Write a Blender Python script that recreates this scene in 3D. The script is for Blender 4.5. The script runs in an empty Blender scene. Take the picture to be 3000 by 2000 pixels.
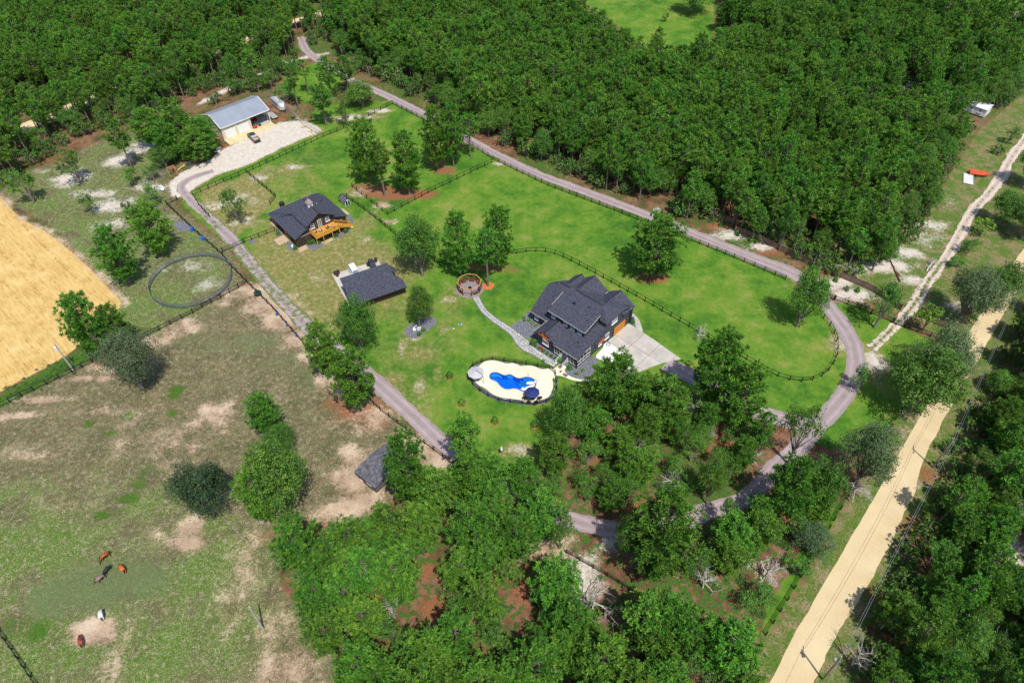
import bpy, math, random
import numpy as np
from mathutils import Matrix, Vector
R = random.Random(7)
C = bpy.context.scene.collection
S = bpy.context.scene
rad = math.radians

# ---------------------------------------------------------------- camera (drone, 110 m up)
CAM_H, CAM_F, PITCH, ROLL = 110.0, 2100.0, rad(46), rad(-1)
cR, sR = math.cos(ROLL), math.sin(ROLL)
cP, sP = math.cos(PITCH), math.sin(PITCH)
fwd = Vector((0, cP, -sP)); dwn = Vector((0, -sP, -cP)); rgt = Vector((1, 0, 0))
cx_ = cR*rgt - sR*dwn; cy_ = -(sR*rgt + cR*dwn); cz_ = -fwd
cam = bpy.data.cameras.new('camera'); camo = bpy.data.objects.new('camera', cam); C.objects.link(camo)
M4 = Matrix((cx_, cy_, cz_)).transposed().to_4x4(); M4.translation = (0, 0, CAM_H)
camo.matrix_world = M4
cam.sensor_width = 36; cam.lens = CAM_F/3000*36; cam.clip_start = 1; cam.clip_end = 20000
S.camera = camo

# ---------------------------------------------------------------- sky, sun, exposure
SUN_EL, SUN_AZ = rad(62), rad(157)
w = bpy.data.worlds.new('World'); S.world = w; w.use_nodes = True
nt = w.node_tree; nt.nodes.clear()
sk = nt.nodes.new('ShaderNodeTexSky'); sk.sky_type = 'NISHITA'; sk.sun_disc = False
sk.sun_elevation = SUN_EL; sk.sun_rotation = SUN_AZ
bg = nt.nodes.new('ShaderNodeBackground'); bg.inputs[1].default_value = 0.125
wo = nt.nodes.new('ShaderNodeOutputWorld')
nt.links.new(sk.outputs[0], bg.inputs[0]); nt.links.new(bg.outputs[0], wo.inputs[0])
sl = bpy.data.lights.new('sun', 'SUN'); sl.energy = 4.2; sl.angle = rad(0.55); sl.color = (1, 0.955, 0.87)
so = bpy.data.objects.new('sun', sl); C.objects.link(so)
Ld = Vector((-math.sin(SUN_AZ)*math.cos(SUN_EL), -math.cos(SUN_AZ)*math.cos(SUN_EL), -math.sin(SUN_EL)))
so.rotation_euler = Ld.to_track_quat('-Z', 'Y').to_euler(); so.location = (0, 0, 200)
S.view_settings.view_transform = 'Standard'; S.view_settings.look = 'None'
S.view_settings.exposure = 0.14; S.view_settings.gamma = 1.0; S.view_settings.use_curve_mapping = False
S.cycles.max_bounces = 5; S.cycles.diffuse_bounces = 3; S.cycles.glossy_bounces = 2
S.cycles.transmission_bounces = 3; S.cycles.transparent_max_bounces = 6

# ---------------------------------------------------------------- survey helpers: where a sight line meets the ground
def G(x, y, z=0.0):
    u = (x-1500)/CAM_F; v = (y-1000)/CAM_F
    u, v = cR*u + sR*v, -sR*u + cR*v
    d = sP + v*cP; t = (CAM_H - z)/d
    return (u*t, (cP - v*sP)*t)
def PJ(X, Y, Z=0.0):
    dz = CAM_H-Z; zc = Y*cP+dz*sP; v = (dz*cP-Y*sP)/zc; u = X/zc
    u, v = cR*u-sR*v, sR*u+cR*v
    return (1500+u*CAM_F, 1000+v*CAM_F)
def T0(x, y): return (x/2.351, y/2.351)
def T1(x, y): return (1000+x/2.351, y/2.351)
def T2(x, y): return (2000+x/2.351, y/2.351)
def T3(x, y): return (x/2.351, 667+y/2.351)
def T4(x, y): return (1000+x/2.351, 667+y/2.351)
def T5(x, y): return (2000+x/2.351, 667+y/2.351)
def T6(x, y): return (x/2.351, 1333+y/2.351)
def T7(x, y): return (1000+x/2.351, 1333+y/2.351)
def T8(x, y): return (2000+x/2.351, 1333+y/2.351)
def FV(x, y): return (x*1.2755, y*1.2755)
def HZ(x, y): return (1500+x/4.704, 780+y/4.704)
def PZ(x, y): return (1380+x/7.84, 1000+y/7.84)
def BZ(x, y): return (780+x/9.046, 560+y/9.046)
def MZ(x, y): return (550+x/5.87, 250+y/5.87)
def GW(pts): return [G(*p) for p in pts]
def fv(*a): return GW([FV(a[i], a[i+1]) for i in range(0, len(a), 2)])
def px(*a): return GW([(a[i], a[i+1]) for i in range(0, len(a), 2)])
def tz(T, *a): return GW([T(a[i], a[i+1]) for i in range(0, len(a), 2)])

# ---------------------------------------------------------------- materials
def mat(name, col, rough=0.8, var=0.0, vscale=3.0, col2=None, bump=0.0, bscale=30.0, metal=0.0, spec=0.3, stretch=None, randobj=0.0, detail=4):
    m = bpy.data.materials.new(name); m.use_nodes = True
    n = m.node_tree.nodes; l = m.node_tree.links; b = n['Principled BSDF']
    b.inputs['Roughness'].default_value = rough; b.inputs['Metallic'].default_value = metal
    b.inputs['Specular IOR Level'].default_value = spec
    b.inputs['Base Color'].default_value = (*col, 1)
    tc = n.new('ShaderNodeTexCoord'); src = tc.outputs['Object']
    if stretch:
        mp = n.new('ShaderNodeMapping'); mp.inputs['Scale'].default_value = stretch; l.new(src, mp.inputs[0]); src = mp.outputs[0]
    out = None
    if var or col2:
        nz = n.new('ShaderNodeTexNoise'); nz.inputs['Scale'].default_value = vscale; nz.inputs['Detail'].default_value = detail
        l.new(src, nz.inputs['Vector'])
        c2 = col2 if col2 else tuple(c*(1-var) for c in col); c1 = col if col2 else tuple(min(1, c*(1+var)) for c in col)
        rp = n.new('ShaderNodeValToRGB'); rp.color_ramp.elements[0].position = .35; rp.color_ramp.elements[1].position = .65
        rp.color_ramp.elements[0].color = (*c1, 1); rp.color_ramp.elements[1].color = (*c2, 1)
        l.new(nz.outputs['Fac'], rp.inputs[0]); out = rp.outputs[0]
    if randobj:
        oi = n.new('ShaderNodeObjectInfo'); mr = n.new('ShaderNodeMapRange')
        mr.inputs[3].default_value = 1-randobj; mr.inputs[4].default_value = 1+randobj
        l.new(oi.outputs['Random'], mr.inputs[0])
        hs = n.new('ShaderNodeHueSaturation'); l.new(mr.outputs[0], hs.inputs['Value'])
        if out is not None: l.new(out, hs.inputs['Color'])
        else: hs.inputs['Color'].default_value = (*col, 1)
        out = hs.outputs[0]
    if out is not None: l.new(out, b.inputs['Base Color'])
    if bump:
        nb = n.new('ShaderNodeTexNoise'); nb.inputs['Scale'].default_value = bscale; l.new(src, nb.inputs['Vector'])
        bp = n.new('ShaderNodeBump'); bp.inputs['Strength'].default_value = bump; bp.inputs['Distance'].default_value = .05
        l.new(nb.outputs['Fac'], bp.inputs['Height']); l.new(bp.outputs[0], b.inputs['Normal'])
    return m

def leafmat(name, c1, c2, c3, sc=1.3, trans=0.2):
    """leaves: three greens mixed by clumps, each tree a little different"""
    m = bpy.data.materials.new(name); m.use_nodes = True
    n = m.node_tree.nodes; l = m.node_tree.links; n.clear()
    o = n.new('ShaderNodeOutputMaterial'); tc = n.new('ShaderNodeTexCoord')
    nz = n.new('ShaderNodeTexNoise'); nz.inputs['Scale'].default_value = sc; nz.inputs['Detail'].default_value = 3
    l.new(tc.outputs['Object'], nz.inputs['Vector'])
    rp = n.new('ShaderNodeValToRGB'); e = rp.color_ramp.elements
    e[0].position = .38; e[0].color = (*c1, 1); e[1].position = .62; e[1].color = (*c3, 1)
    x = e.new(.5); x.color = (*c2, 1)
    l.new(nz.outputs['Fac'], rp.inputs[0])
    oi = n.new('ShaderNodeObjectInfo'); hs = n.new('ShaderNodeHueSaturation')
    a = n.new('ShaderNodeMapRange'); a.inputs[3].default_value = .78; a.inputs[4].default_value = 1.2
    l.new(oi.outputs['Random'], a.inputs[0]); l.new(a.outputs[0], hs.inputs['Value'])
    ml = n.new('ShaderNodeMath'); ml.operation = 'MULTIPLY'; ml.inputs[1].default_value = 7.31
    fr = n.new('ShaderNodeMath'); fr.operation = 'FRACT'; l.new(oi.outputs['Random'], ml.inputs[0]); l.new(ml.outputs[0], fr.inputs[0])
    h = n.new('ShaderNodeMapRange'); h.inputs[3].default_value = .484; h.inputs[4].default_value = .512
    l.new(fr.outputs[0], h.inputs[0]); l.new(h.outputs[0], hs.inputs['Hue'])
    l.new(rp.outputs[0], hs.inputs['Color'])
    d = n.new('ShaderNodeBsdfPrincipled'); d.inputs['Roughness'].default_value = .55; d.inputs['Specular IOR Level'].default_value = .28
    l.new(hs.outputs[0], d.inputs['Base Color'])
    t = n.new('ShaderNodeBsdfTranslucent'); l.new(hs.outputs[0], t.inputs[0])
    mx = n.new('ShaderNodeMixShader'); mx.inputs[0].default_value = trans
    l.new(d.outputs[0], mx.inputs[1]); l.new(t.outputs[0], mx.inputs[2]); l.new(mx.outputs[0], o.inputs[0])
    return m

K = {}
K['pine'] = leafmat('pine_needles', (.062, .175, .022), (.100, .262, .028), (.158, .335, .034), .9)
K['oak'] = leafmat('oak_leaves', (.056, .150, .024), (.090, .222, .028), (.145, .295, .040), 1.1)
K['live_oak'] = leafmat('live_oak_leaves', (.07, .11, .05), (.10, .15, .07), (.15, .20, .10), 1.1)
K['grey_oak'] = leafmat('grey_green_oak_leaves', (.085, .16, .06), (.125, .21, .08), (.18, .27, .12), 1.1)
K['dark_oak'] = leafmat('dark_oak_leaves', (.03, .07, .03), (.05, .10, .042), (.08, .14, .06), 1.1)
K['lime'] = leafmat('bright_leaves', (.07, .2, .015), (.13, .30, .02), (.2, .36, .04), 1.1)
K['rust'] = leafmat('yellowing_leaves', (.12, .12, .02), (.22, .19, .03), (.28, .2, .04), 1.1)
K['shrub'] = leafmat('shrub_leaves', (.045, .13, .02), (.075, .19, .025), (.13, .26, .04), 2.5)
K['bark'] = mat('pine_bark', (.20, .155, .13), .95, .35, 4, bump=.4)
K['oakbark'] = mat('oak_bark', (.22, .19, .16), .95, .35, 4, bump=.4)
K['dead'] = mat('bleached_dead_wood', (.52, .48, .44), .9, .25, 3)
K['black'] = mat('black_painted_wood', (.018, .017, .018), .75, .3, 6)
K['char'] = mat('charcoal_siding', (.050, .058, .078), .6, .12, 1.2, bump=.35, bscale=3, stretch=(.6, .6, 14))
K['brown'] = mat('dark_brown_siding', (.075, .052, .040), .65, .15, 1.5, bump=.35, bscale=4, stretch=(8, 8, .5))
K['shingle'] = mat('charcoal_shingles', (.036, .039, .060), .9, col2=(.075, .079, .108), vscale=2.6, bump=.5, bscale=7, detail=9)
K['oldshingle'] = mat('weathered_shingles', (.06, .062, .075), .9, col2=(.15, .15, .17), vscale=1.6, bump=.5, bscale=8, detail=8)
K['white'] = mat('white_trim_paint', (.78, .78, .77), .5, .05, 3)
K['gutter'] = mat('pale_gutter_metal', (.55, .54, .52), .4, .1, 3)
K['glass'] = mat('window_glass', (.10, .17, .26), .08, .3, .8, spec=.9)
K['darkglass'] = mat('dark_window_glass', (.03, .04, .05), .08, .3, .8, spec=.9)
K['screen'] = mat('dark_porch_screen', (.025, .025, .03), .7, .3, 3)
K['orange'] = mat('orange_stained_cedar', (.75, .16, .015), .6, .15, 5)
K['gdoor'] = mat('orange_wood_garage_door', (.62, .25, .02), .5, .12, 2, stretch=(1, 1, 6))
K['deck'] = mat('golden_stained_decking', (.62, .30, .055), .6, .2, 2.5, stretch=(1, 8, 1))
K['deckpost'] = mat('pale_deck_posts', (.48, .31, .11), .7, .2, 3)
K['concrete'] = mat('light_concrete', (.40, .37, .335), .9, col2=(.50, .47, .43), vscale=.45, bump=.1, randobj=.05)
K['newconc'] = mat('fresh_white_concrete', (.68, .67, .65), .85, .05, .6)
K['brnconc'] = mat('tan_concrete', (.46, .34, .24), .9, .12, 1.2)
K['pooldeck'] = mat('cream_pool_deck', (.76, .69, .55), .8, col2=(.68, .60, .46), vscale=.22)
K['gravelbed'] = mat('blue_grey_stone_chips', (.045, .048, .062), .9, col2=(.25, .26, .30), vscale=4.5, bump=1, bscale=9, detail=10)
K['firegravel'] = mat('mixed_stone_chips', (.12, .10, .105), .9, col2=(.38, .33, .32), vscale=5, bump=1, bscale=9, detail=10)
K['stone'] = mat('pale_flagstone', (.50, .485, .45), .85, col2=(.38, .375, .355), vscale=1.6, bump=.3, bscale=5, randobj=.12)
K['beige'] = mat('cream_metal_siding', (.66, .58, .44), .5, .04, 2, bump=.5, bscale=3, stretch=(5, 5, .05))
K['mroof'] = mat('blue_grey_metal_roof', (.36, .40, .47), .38, .06, .4, metal=.35, spec=.5)
K['mroof2'] = mat('grey_metal_roof', (.41, .43, .48), .42, .08, .4, metal=.3, spec=.5)
K['mulch'] = mat('red_brown_mulch', (.40, .13, .055), .95, .3, 5, bump=.5)
K['needlemulch'] = mat('orange_pine_straw', (.50, .15, .045), .95, .25, 4, bump=.5)
K['metal'] = mat('galvanised_steel', (.42, .44, .47), .45, .15, 4, metal=.5)
K['pole'] = mat('weathered_pole_wood', (.22, .19, .165), .9, .3, 3)
K['greypole'] = mat('pale_weathered_pole', (.40, .40, .40), .9, .2, 3)
K['rubber'] = mat('black_rubber', (.018, .018, .02), .7, .2, 4)
K['tire'] = K['rubber']
K['redbrown'] = mat('red_brown_stain', (.16, .045, .028), .6, .2, 4)
K['toprail'] = mat('copper_stained_rail', (.60, .27, .12), .6, .2, 4)
K['picket'] = mat('weathered_brown_pickets', (.20, .135, .105), .9, .3, 1.5, bump=.3)
K['carwhite'] = mat('white_car_paint', (.80, .80, .80), .25, .03, 1, spec=.6)
K['carblack'] = mat('black_car_paint', (.02, .022, .028), .25, .1, 1, spec=.6)
K['carnavy'] = mat('dark_navy_paint', (.035, .04, .06), .3, .2, 1, spec=.6)
K['bluepl'] = mat('bright_blue_plastic', (.02, .14, .62), .4, .05, 2)
K['redpl'] = mat('bright_red_plastic', (.75, .02, .02), .4, .05, 2)
K['yelpl'] = mat('yellow_plastic', (.80, .58, .03), .4, .05, 2)
K['grnpl'] = mat('green_paint', (.04, .26, .09), .4, .05, 2)
K['navycloth'] = mat('navy_canvas', (.018, .035, .15), .75, .12, 1.5)
K['greycloth'] = mat('pale_grey_canvas', (.46, .45, .48), .8, .08, 1.2)
K['greyplank'] = mat('weathered_grey_planks', (.13, .12, .125), .9, .35, 3, stretch=(1, 1, 6))
K['alu'] = mat('aluminium_panels', (.72, .73, .74), .3, .05, 1, metal=.4)
K['pinkshingle'] = mat('copper_cupola_roof', (.30, .22, .23), .6, .2, 3)
K['steel'] = mat('dark_steel', (.05, .05, .055), .5, .2, 3, metal=.4)
K['tangrey'] = mat('grey_tan_roof', (.36, .33, .32), .8, .08, .3)
K['mobile'] = mat('white_trailer_roof', (.70, .71, .76), .5, .08, .5)
K['pen'] = mat('blue_grey_pen_panels', (.17, .19, .23), .5, .2, 3, metal=.4)
K['tank'] = mat('dark_green_tank', (.02, .05, .035), .5, .2, 3)
K['barrel'] = mat('dark_brown_barrel', (.075, .035, .03), .6, .25, 3)

# ---------------------------------------------------------------- mesh helpers
class MB:
    def __init__(s): s.v = []; s.f = []; s.m = []; s.cur = 0
    def add(s, vs, fs):
        b = len(s.v); s.v += [tuple(v) for v in vs]
        for f in fs: s.f.append(tuple(b+i for i in f)); s.m.append(s.cur)
        return s
    def box(s, x0, y0, z0, x1, y1, z1):
        v = [(x0,y0,z0),(x1,y0,z0),(x1,y1,z0),(x0,y1,z0),(x0,y0,z1),(x1,y0,z1),(x1,y1,z1),(x0,y1,z1)]
        return s.add(v, [(3,2,1,0),(4,5,6,7),(0,1,5,4),(1,2,6,5),(2,3,7,6),(3,0,4,7)])
    def bar(s, p, q, w, h, up=(0,0,1)):
        p = Vector(p); q = Vector(q); d = (q-p).normalized(); u = Vector(up)
        if abs(d.dot(u)) > .98: u = Vector((1,0,0))
        r = d.cross(u).normalized()*w/2; t = r.cross(d).normalized()*h/2
        v = [p-r-t, p+r-t, p+r+t, p-r+t, q-r-t, q+r-t, q+r+t, q-r+t]
        return s.add(v, [(0,1,2,3),(7,6,5,4),(4,5,1,0),(5,6,2,1),(6,7,3,2),(7,4,0,3)])
    def tube(s, pts, rs, n=6, cap=True):
        pts = [Vector(p) for p in pts]
        if not hasattr(rs, '__len__'): rs = [rs]*len(pts)
        b = len(s.v); prev = None
        for i, p in enumerate(pts):
            d = (pts[min(i+1, len(pts)-1)]-pts[max(i-1, 0)]).normalized()
            u = Vector((0,0,1)) if abs(d.z) < .9 else Vector((1,0,0))
            if prev is None: r = d.cross(u).normalized()
            else: r = (prev - d*prev.dot(d)).normalized()
            prev = r; t = d.cross(r)
            for k in range(n):
                a = 2*math.pi*k/n; s.v.append(tuple(p+(r*math.cos(a)+t*math.sin(a))*rs[i]))
        for i in range(len(pts)-1):
            for k in range(n):
                a = b+i*n+k; c = b+i*n+(k+1)%n; s.f.append((a, c, c+n, a+n)); s.m.append(s.cur)
        if cap:
            s.f.append(tuple(b+n-1-k for k in range(n))); s.m.append(s.cur)
            e = b+(len(pts)-1)*n; s.f.append(tuple(e+k for k in range(n))); s.m.append(s.cur)
        return s
    def cyl(s, x, y, z0, z1, r0, r1=None, n=14):
        return s.tube([(x,y,z0),(x,y,z1)], [r0, r0 if r1 is None else r1], n)
    def prism(s, poly, z0, z1):
        n = len(poly); v = [(p[0],p[1],z0) for p in poly]+[(p[0],p[1],z1) for p in poly]
        a = sum(poly[i][0]*poly[(i+1)%n][1]-poly[(i+1)%n][0]*poly[i][1] for i in range(n))
        f = [tuple(range(n, 2*n)), tuple(range(n-1, -1, -1))]+[(i, (i+1)%n, n+(i+1)%n, n+i) for i in range(n)]
        if a < 0: f = [tuple(reversed(q)) for q in f]
        return s.add(v, f)
    def slab(s, poly, t):
        """roof plane: 3D polygon given counter-clockwise seen from above, thickness straight down"""
        n = len(poly); v = [tuple(p) for p in poly]+[(p[0],p[1],p[2]-t) for p in poly]
        f = [tuple(range(n)), tuple(range(2*n-1, n-1, -1))]+[((i+1)%n, i, n+i, n+(i+1)%n) for i in range(n)]
        a = sum(poly[i][0]*poly[(i+1)%n][1]-poly[(i+1)%n][0]*poly[i][1] for i in range(n))
        if a < 0: f = [tuple(reversed(q)) for q in f]
        return s.add(v, f)
    def wallpoly(s, pts, th):
        """vertical wall from an outline of 3D points lying in one vertical plane; thickness th (vector)"""
        n = len(pts); th = Vector((*th, 0)); v = [Vector(p) for p in pts]; v = v+[p+th for p in v]
        return s.add(v, [tuple(range(n)), tuple(range(2*n-1, n-1, -1))]+[((i+1)%n, i, n+i, n+(i+1)%n) for i in range(n)])
    def sphere(s, c, r, nu=8, nv=6):
        if not hasattr(r, '__len__'): r = (r, r, r)
        b = len(s.v); s.v.append((c[0], c[1], c[2]-r[2]))
        for j in range(1, nv):
            ph = -math.pi/2+math.pi*j/nv
            for i in range(nu):
                a = 2*math.pi*i/nu; s.v.append((c[0]+r[0]*math.cos(ph)*math.cos(a), c[1]+r[1]*math.cos(ph)*math.sin(a), c[2]+r[2]*math.sin(ph)))
        s.v.append((c[0], c[1], c[2]+r[2])); e = len(s.v)-1
        for i in range(nu):
            s.f.append((b, b+1+(i+1)%nu, b+1+i)); s.m.append(s.cur)
            for j in range(nv-2):
                a = b+1+j*nu+i; c2 = b+1+j*nu+(i+1)%nu; s.f.append((a, c2, c2+nu, a+nu)); s.m.append(s.cur)
            a = b+1+(nv-2)*nu; s.f.append((a+i, a+(i+1)%nu, e)); s.m.append(s.cur)
        return s
    def mesh(s, name, mats):
        me = bpy.data.meshes.new(name); me.from_pydata(s.v, [], s.f)
        if not isinstance(mats, (list, tuple)): mats = [mats]
        for m in mats: me.materials.append(m)
        if len(mats) > 1: me.polygons.foreach_set('material_index', s.m)
        me.update(); return me
    def build(s, name, mats, parent=None, loc=(0,0,0), rz=0, smooth=False):
        me = s.mesh(name, mats)
        if smooth: me.polygons.foreach_set('use_smooth', [True]*len(me.polygons))
        return put(name, me, parent, loc, rz)
def put(name, me, parent=None, loc=(0,0,0), rz=0, scale=None):
    o = bpy.data.objects.new(name, me); C.objects.link(o); o.parent = parent
    o.location = loc; o.rotation_euler = (0, 0, rz)
    if scale: o.scale = scale
    return o
def tag(o, label=None, cat=None, group=None, kind=None):
    if label: o['label'] = label
    if cat: o['category'] = cat
    if group: o['group'] = group
    if kind: o['kind'] = kind
    return o
def thing(name, label, cat, loc=(0,0,0), rz=0, group=None):
    o = bpy.data.objects.new(name, None); C.objects.link(o); o.location = loc if len(loc) == 3 else (*loc, 0); o.rotation_euler = (0, 0, rz)
    o.empty_display_size = .3
    return tag(o, label, cat, group)
def copy_tree(o, loc, rz=None, label=None, parent=None):
    c = o.copy(); C.objects.link(c)
    if parent is not None: c.parent = parent
    if loc is not None: c.location = loc if len(loc) == 3 else (*loc, 0)
    if rz is not None: c.rotation_euler = (0, 0, rz)
    if label: c['label'] = label
    for ch in list(o.children): copy_tree(ch, None, None, None, c)
    return c
def structure(o): return tag(o, kind='structure')

# ---------------------------------------------------------------- 2D helpers
def inside(P, poly):
    poly = np.asarray(poly); x, y = P[:, 0], P[:, 1]; r = np.zeros(len(P), bool); n = len(poly); j = n-1
    for i in range(n):
        xi, yi = poly[i]; xj, yj = poly[j]
        if yi != yj:
            c = ((yi > y) != (yj > y)) & (x < (xj-xi)*(y-yi)/(yj-yi)+xi); r ^= c
        j = i
    return r
def segdist(P, a, b):
    a = np.asarray(a); b = np.asarray(b); d = b-a; L = max(float(d@d), 1e-9)
    t = np.clip(((P-a)@d)/L, 0, 1); q = a+t[:, None]*d
    return np.hypot(P[:, 0]-q[:, 0], P[:, 1]-q[:, 1])
def linedist(P, line):
    r = np.full(len(P), 1e9)
    for i in range(len(line)-1): r = np.minimum(r, segdist(P, line[i], line[i+1]))
    return r
def sdist(P, poly):
    d = linedist(P, list(poly)+[poly[0]]); return np.where(inside(P, poly), -d, d)
def resample(pts, step, smooth=0):
    pts = [np.array(p, float) for p in pts]
    for _ in range(smooth):
        q = [pts[0]]
        for i in range(len(pts)-1): q += [pts[i]*.75+pts[i+1]*.25, pts[i]*.25+pts[i+1]*.75]
        q.append(pts[-1]); pts = q
    A = np.array(pts); L = np.r_[0, np.cumsum(np.hypot(*(A[1:]-A[:-1]).T))]
    n = max(1, int(round(L[-1]/step))); t = np.linspace(0, L[-1], n+1)
    return np.c_[np.interp(t, L, A[:, 0]), np.interp(t, L, A[:, 1])]
def smoothpoly(poly, it=2):
    P = [np.array(p, float) for p in poly]
    for _ in range(it):
        q = []
        for i in range(len(P)): a = P[i]; b = P[(i+1)%len(P)]; q += [a*.75+b*.25, a*.25+b*.75]
        P = q
    return [tuple(p) for p in P]
def clip_half(poly, p, n):
    """keep the side where (x-p).n <= 0"""
    out = []; m = len(poly)
    for i in range(m):
        a = poly[i]; b = poly[(i+1)%m]
        da = (a[0]-p[0])*n[0]+(a[1]-p[1])*n[1]; db = (b[0]-p[0])*n[0]+(b[1]-p[1])*n[1]
        if da <= 0: out.append(a)
        if (da < 0 < db) or (db < 0 < da):
            t = da/(da-db); out.append((a[0]+(b[0]-a[0])*t, a[1]+(b[1]-a[1])*t))
    return out
def tri_sheet(name, poly, z, m, parent=None, step=None):
    """flat sheet over a (possibly concave) outline"""
    from mathutils.geometry import tessellate_polygon
    v = [Vector((p[0], p[1], z)) for p in poly]
    t = tessellate_polygon([v]); mb = MB(); fs = []
    for a, b, c in t:
        n = (v[b]-v[a]).cross(v[c]-v[a]); fs.append((a, b, c) if n.z > 0 else (a, c, b))
    mb.add(v, fs); return mb.build(name, m, parent)
def thick_sheet(name, poly, z0, z1, m, parent=None):
    from mathutils.geometry import tessellate_polygon
    n = len(poly); v = [Vector((p[0], p[1], z1)) for p in poly]; t = tessellate_polygon([v]); fs = []
    for a, b, c in t:
        q = (v[b]-v[a]).cross(v[c]-v[a]); fs.append((a, b, c) if q.z > 0 else (a, c, b))
    mb = MB(); mb.add(v+[Vector((p[0], p[1], z0)) for p in poly], fs+[(i, (i+1)%n, n+(i+1)%n, n+i) for i in range(n)])
    return mb.build(name, m, parent)
# ---------------------------------------------------------------- ground lines and outlines (surveyed on the photograph, metres on the ground)
DRIVE = fv(690,85, 703,118, 735,140, 790,178, 880,215, 930,240, 965,258, 1010,285, 1085,325, 1150,360, 1220,395, 1310,428, 1400,462, 1480,492, 1560,525,
           1640,557, 1720,590, 1808,620, 1855,652, 1888,683, 1921,726, 1961,783, 1970,840, 1955,890, 1908,946, 1868,986, 1838,1018, 1790,1065, 1750,1115,
           1715,1145, 1668,1162, 1618,1178, 1540,1205, 1467,1222, 1384,1215, 1284,1185, 1217,1145, 1147,1092, 1080,1060, 1017,1023, 951,956, 884,896, 820,840, 760,795,
           707,753, 667,710, 607,643, 560,583, 533,550, 480,500, 434,457, 413,430, 434,410, 490,392)
BRANCH = fv(1880,985, 1800,965, 1732,940, 1660,905, 1600,870, 1528,835)
ROADL = tz(T5, 2560,-60, 2351,130, 2210,350, 1950,750, 1830,960, 1700,1190, 1480,1568)+tz(T8, 1200,500, 960,900, 750,1270, 600,1568, 420,1900)
ROADR = tz(T5, 2510,120, 2361,345, 2260,515, 2120,750, 1970,1030, 1785,1340, 1685,1540)+tz(T8, 1610,220, 1500,470, 1330,810, 1150,1100, 960,1430, 900,1568, 730,1900)
ROAD = ROADL+ROADR[::-1]
ROADC = [((a[0]+b[0])/2, (a[1]+b[1])/2) for a, b in zip(resample(ROADL, 8)[:], resample(ROADR, 8)[:])]
TRACK = tz(T2, 2480,800, 2351,960, 2250,1110, 2190,1230, 2100,1340, 2000,1450, 1930,1568)+tz(T5, 1850,150, 1790,240, 1700,350, 1650,450, 1570,560, 1480,650, 1400,740, 1300,830)
NWROAD = tz(T0, -260,1080, -100,1000, 150,890, 330,800, 500,740, 700,650, 900,570, 1150,490, 1300,430, 1500,350, 1700,280, 1900,190, 2100,130, 2300,60)
NWPATH = tz(T0, 1380,710, 1600,600, 1850,490, 2000,420, 2120,395, 2250,370)
YARD = smoothpoly(tz(T0, 1150,1290, 1190,1230, 1290,1165, 1450,1095, 1580,1000, 1900,850, 2060,820, 2230,890, 2140,935, 1920,1030, 1700,1140, 1500,1200, 1370,1280, 1290,1340, 1190,1370), 1)
LAWN = fv(735,250, 890,238, 960,275, 1060,335, 1140,368, 1300,445, 1480,510, 1650,575, 1800,640, 1870,690, 1930,760, 1950,830, 1935,880, 1890,930, 1840,958, 1760,950, 1700,925,
          1600,890, 1530,870, 1480,850, 1440,880, 1370,905, 1300,950, 1265,1010, 1220,1060, 1190,1110, 1140,1085, 1060,1030, 960,950, 890,890, 780,800, 710,740, 640,660, 560,570, 520,540,
          440,470, 430,440, 570,380, 720,315)
RIGHTLAWN = fv(1890,700, 1960,700, 2050,750, 2160,800, 2100,900, 2060,960, 2010,1030, 1900,1020, 1860,1000, 1940,950, 1985,880, 1985,800)
PASTURE = fv(565,650, 340,765, 190,835, 0,935, -200,1040, -250,1700, 820,1700, 760,1500, 640,1340, 660,1200, 800,1190, 880,1160, 1010,1060, 900,960, 770,850, 700,775)
STRAW = smoothpoly(tz(T3, -700,-400, -200,-350, 0,-220, 130,-70, 330,30, 560,220, 740,400, 860,530, 740,600, 610,680, 540,830, 300,970, 0,1130, -500,1380, -1200,1500), 1)
CLEARING = fv(0,440, 60,400, 170,350, 260,310, 360,300, 380,330, 380,400, 400,440, 400,480, 520,560, 565,645, 480,690, 370,750, 250,760, 260,700, 200,600, 120,520, 0,455)
VERGE = fv(2600,150, 2352,300, 2230,420, 2120,560, 2060,640, 2100,720, 2160,800, 2060,960, 1960,1130, 1850,1330, 1750,1480, 1650,1700, 1900,1700, 1960,1500, 2100,1260, 2250,1000, 2352,850, 2600,600)
BANK = fv(1940,540, 2120,480, 2150,540, 2120,640, 2060,700, 1990,690, 1900,640, 1850,610)
MEADOW = fv(1300,-150, 1330,0, 1420,60, 1500,130, 1560,150, 1640,150, 1640,-150)
NEFIELD = fv(2180,-40, 2260,40, 2290,110, 2420,160, 2700,160, 2700,-200, 2180,-200)
NWLAWN = fv(660,165, 740,140, 790,175, 770,230, 700,240, 640,205)
CARPARK = tz(T2, 2140,50, 2250,85, 2360,80, 2600,60, 2600,330, 2330,290, 2100,200, 2080,100)

# ---------------------------------------------------------------- the ground: one sheet, cover types stored as masks
def axis(a, b, st, far):
    x = list(np.arange(a, b+.01, st)); s = st; p = b; q = a; lo = []
    while p < far: s *= 1.5; p += s; x.append(p)
    s = st
    while q > -far: s *= 1.5; q -= s; lo.append(q)
    return np.array(lo[::-1]+x)
gx = axis(-225, 225, .62, 6000); gy = axis(18, 330, .62, 6000)
GX, GY = np.meshgrid(gx, gy); P = np.c_[GX.ravel(), GY.ravel()]; N = len(P)
core = (abs(P[:, 0]) < 260) & (P[:, 1] > 0) & (P[:, 1] < 370)
def mk(poly, soft=3.0, grow=0.0):
    r = np.zeros(N); r[core] = np.clip(.5-(sdist(P[core], poly)-grow)/(2*soft), 0, 1); return r
def mkl(line, wd, soft=2.0):
    r = np.zeros(N); r[core] = np.clip(.5-(linedist(P[core], line)-wd/2)/(2*soft), 0, 1); return r
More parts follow.
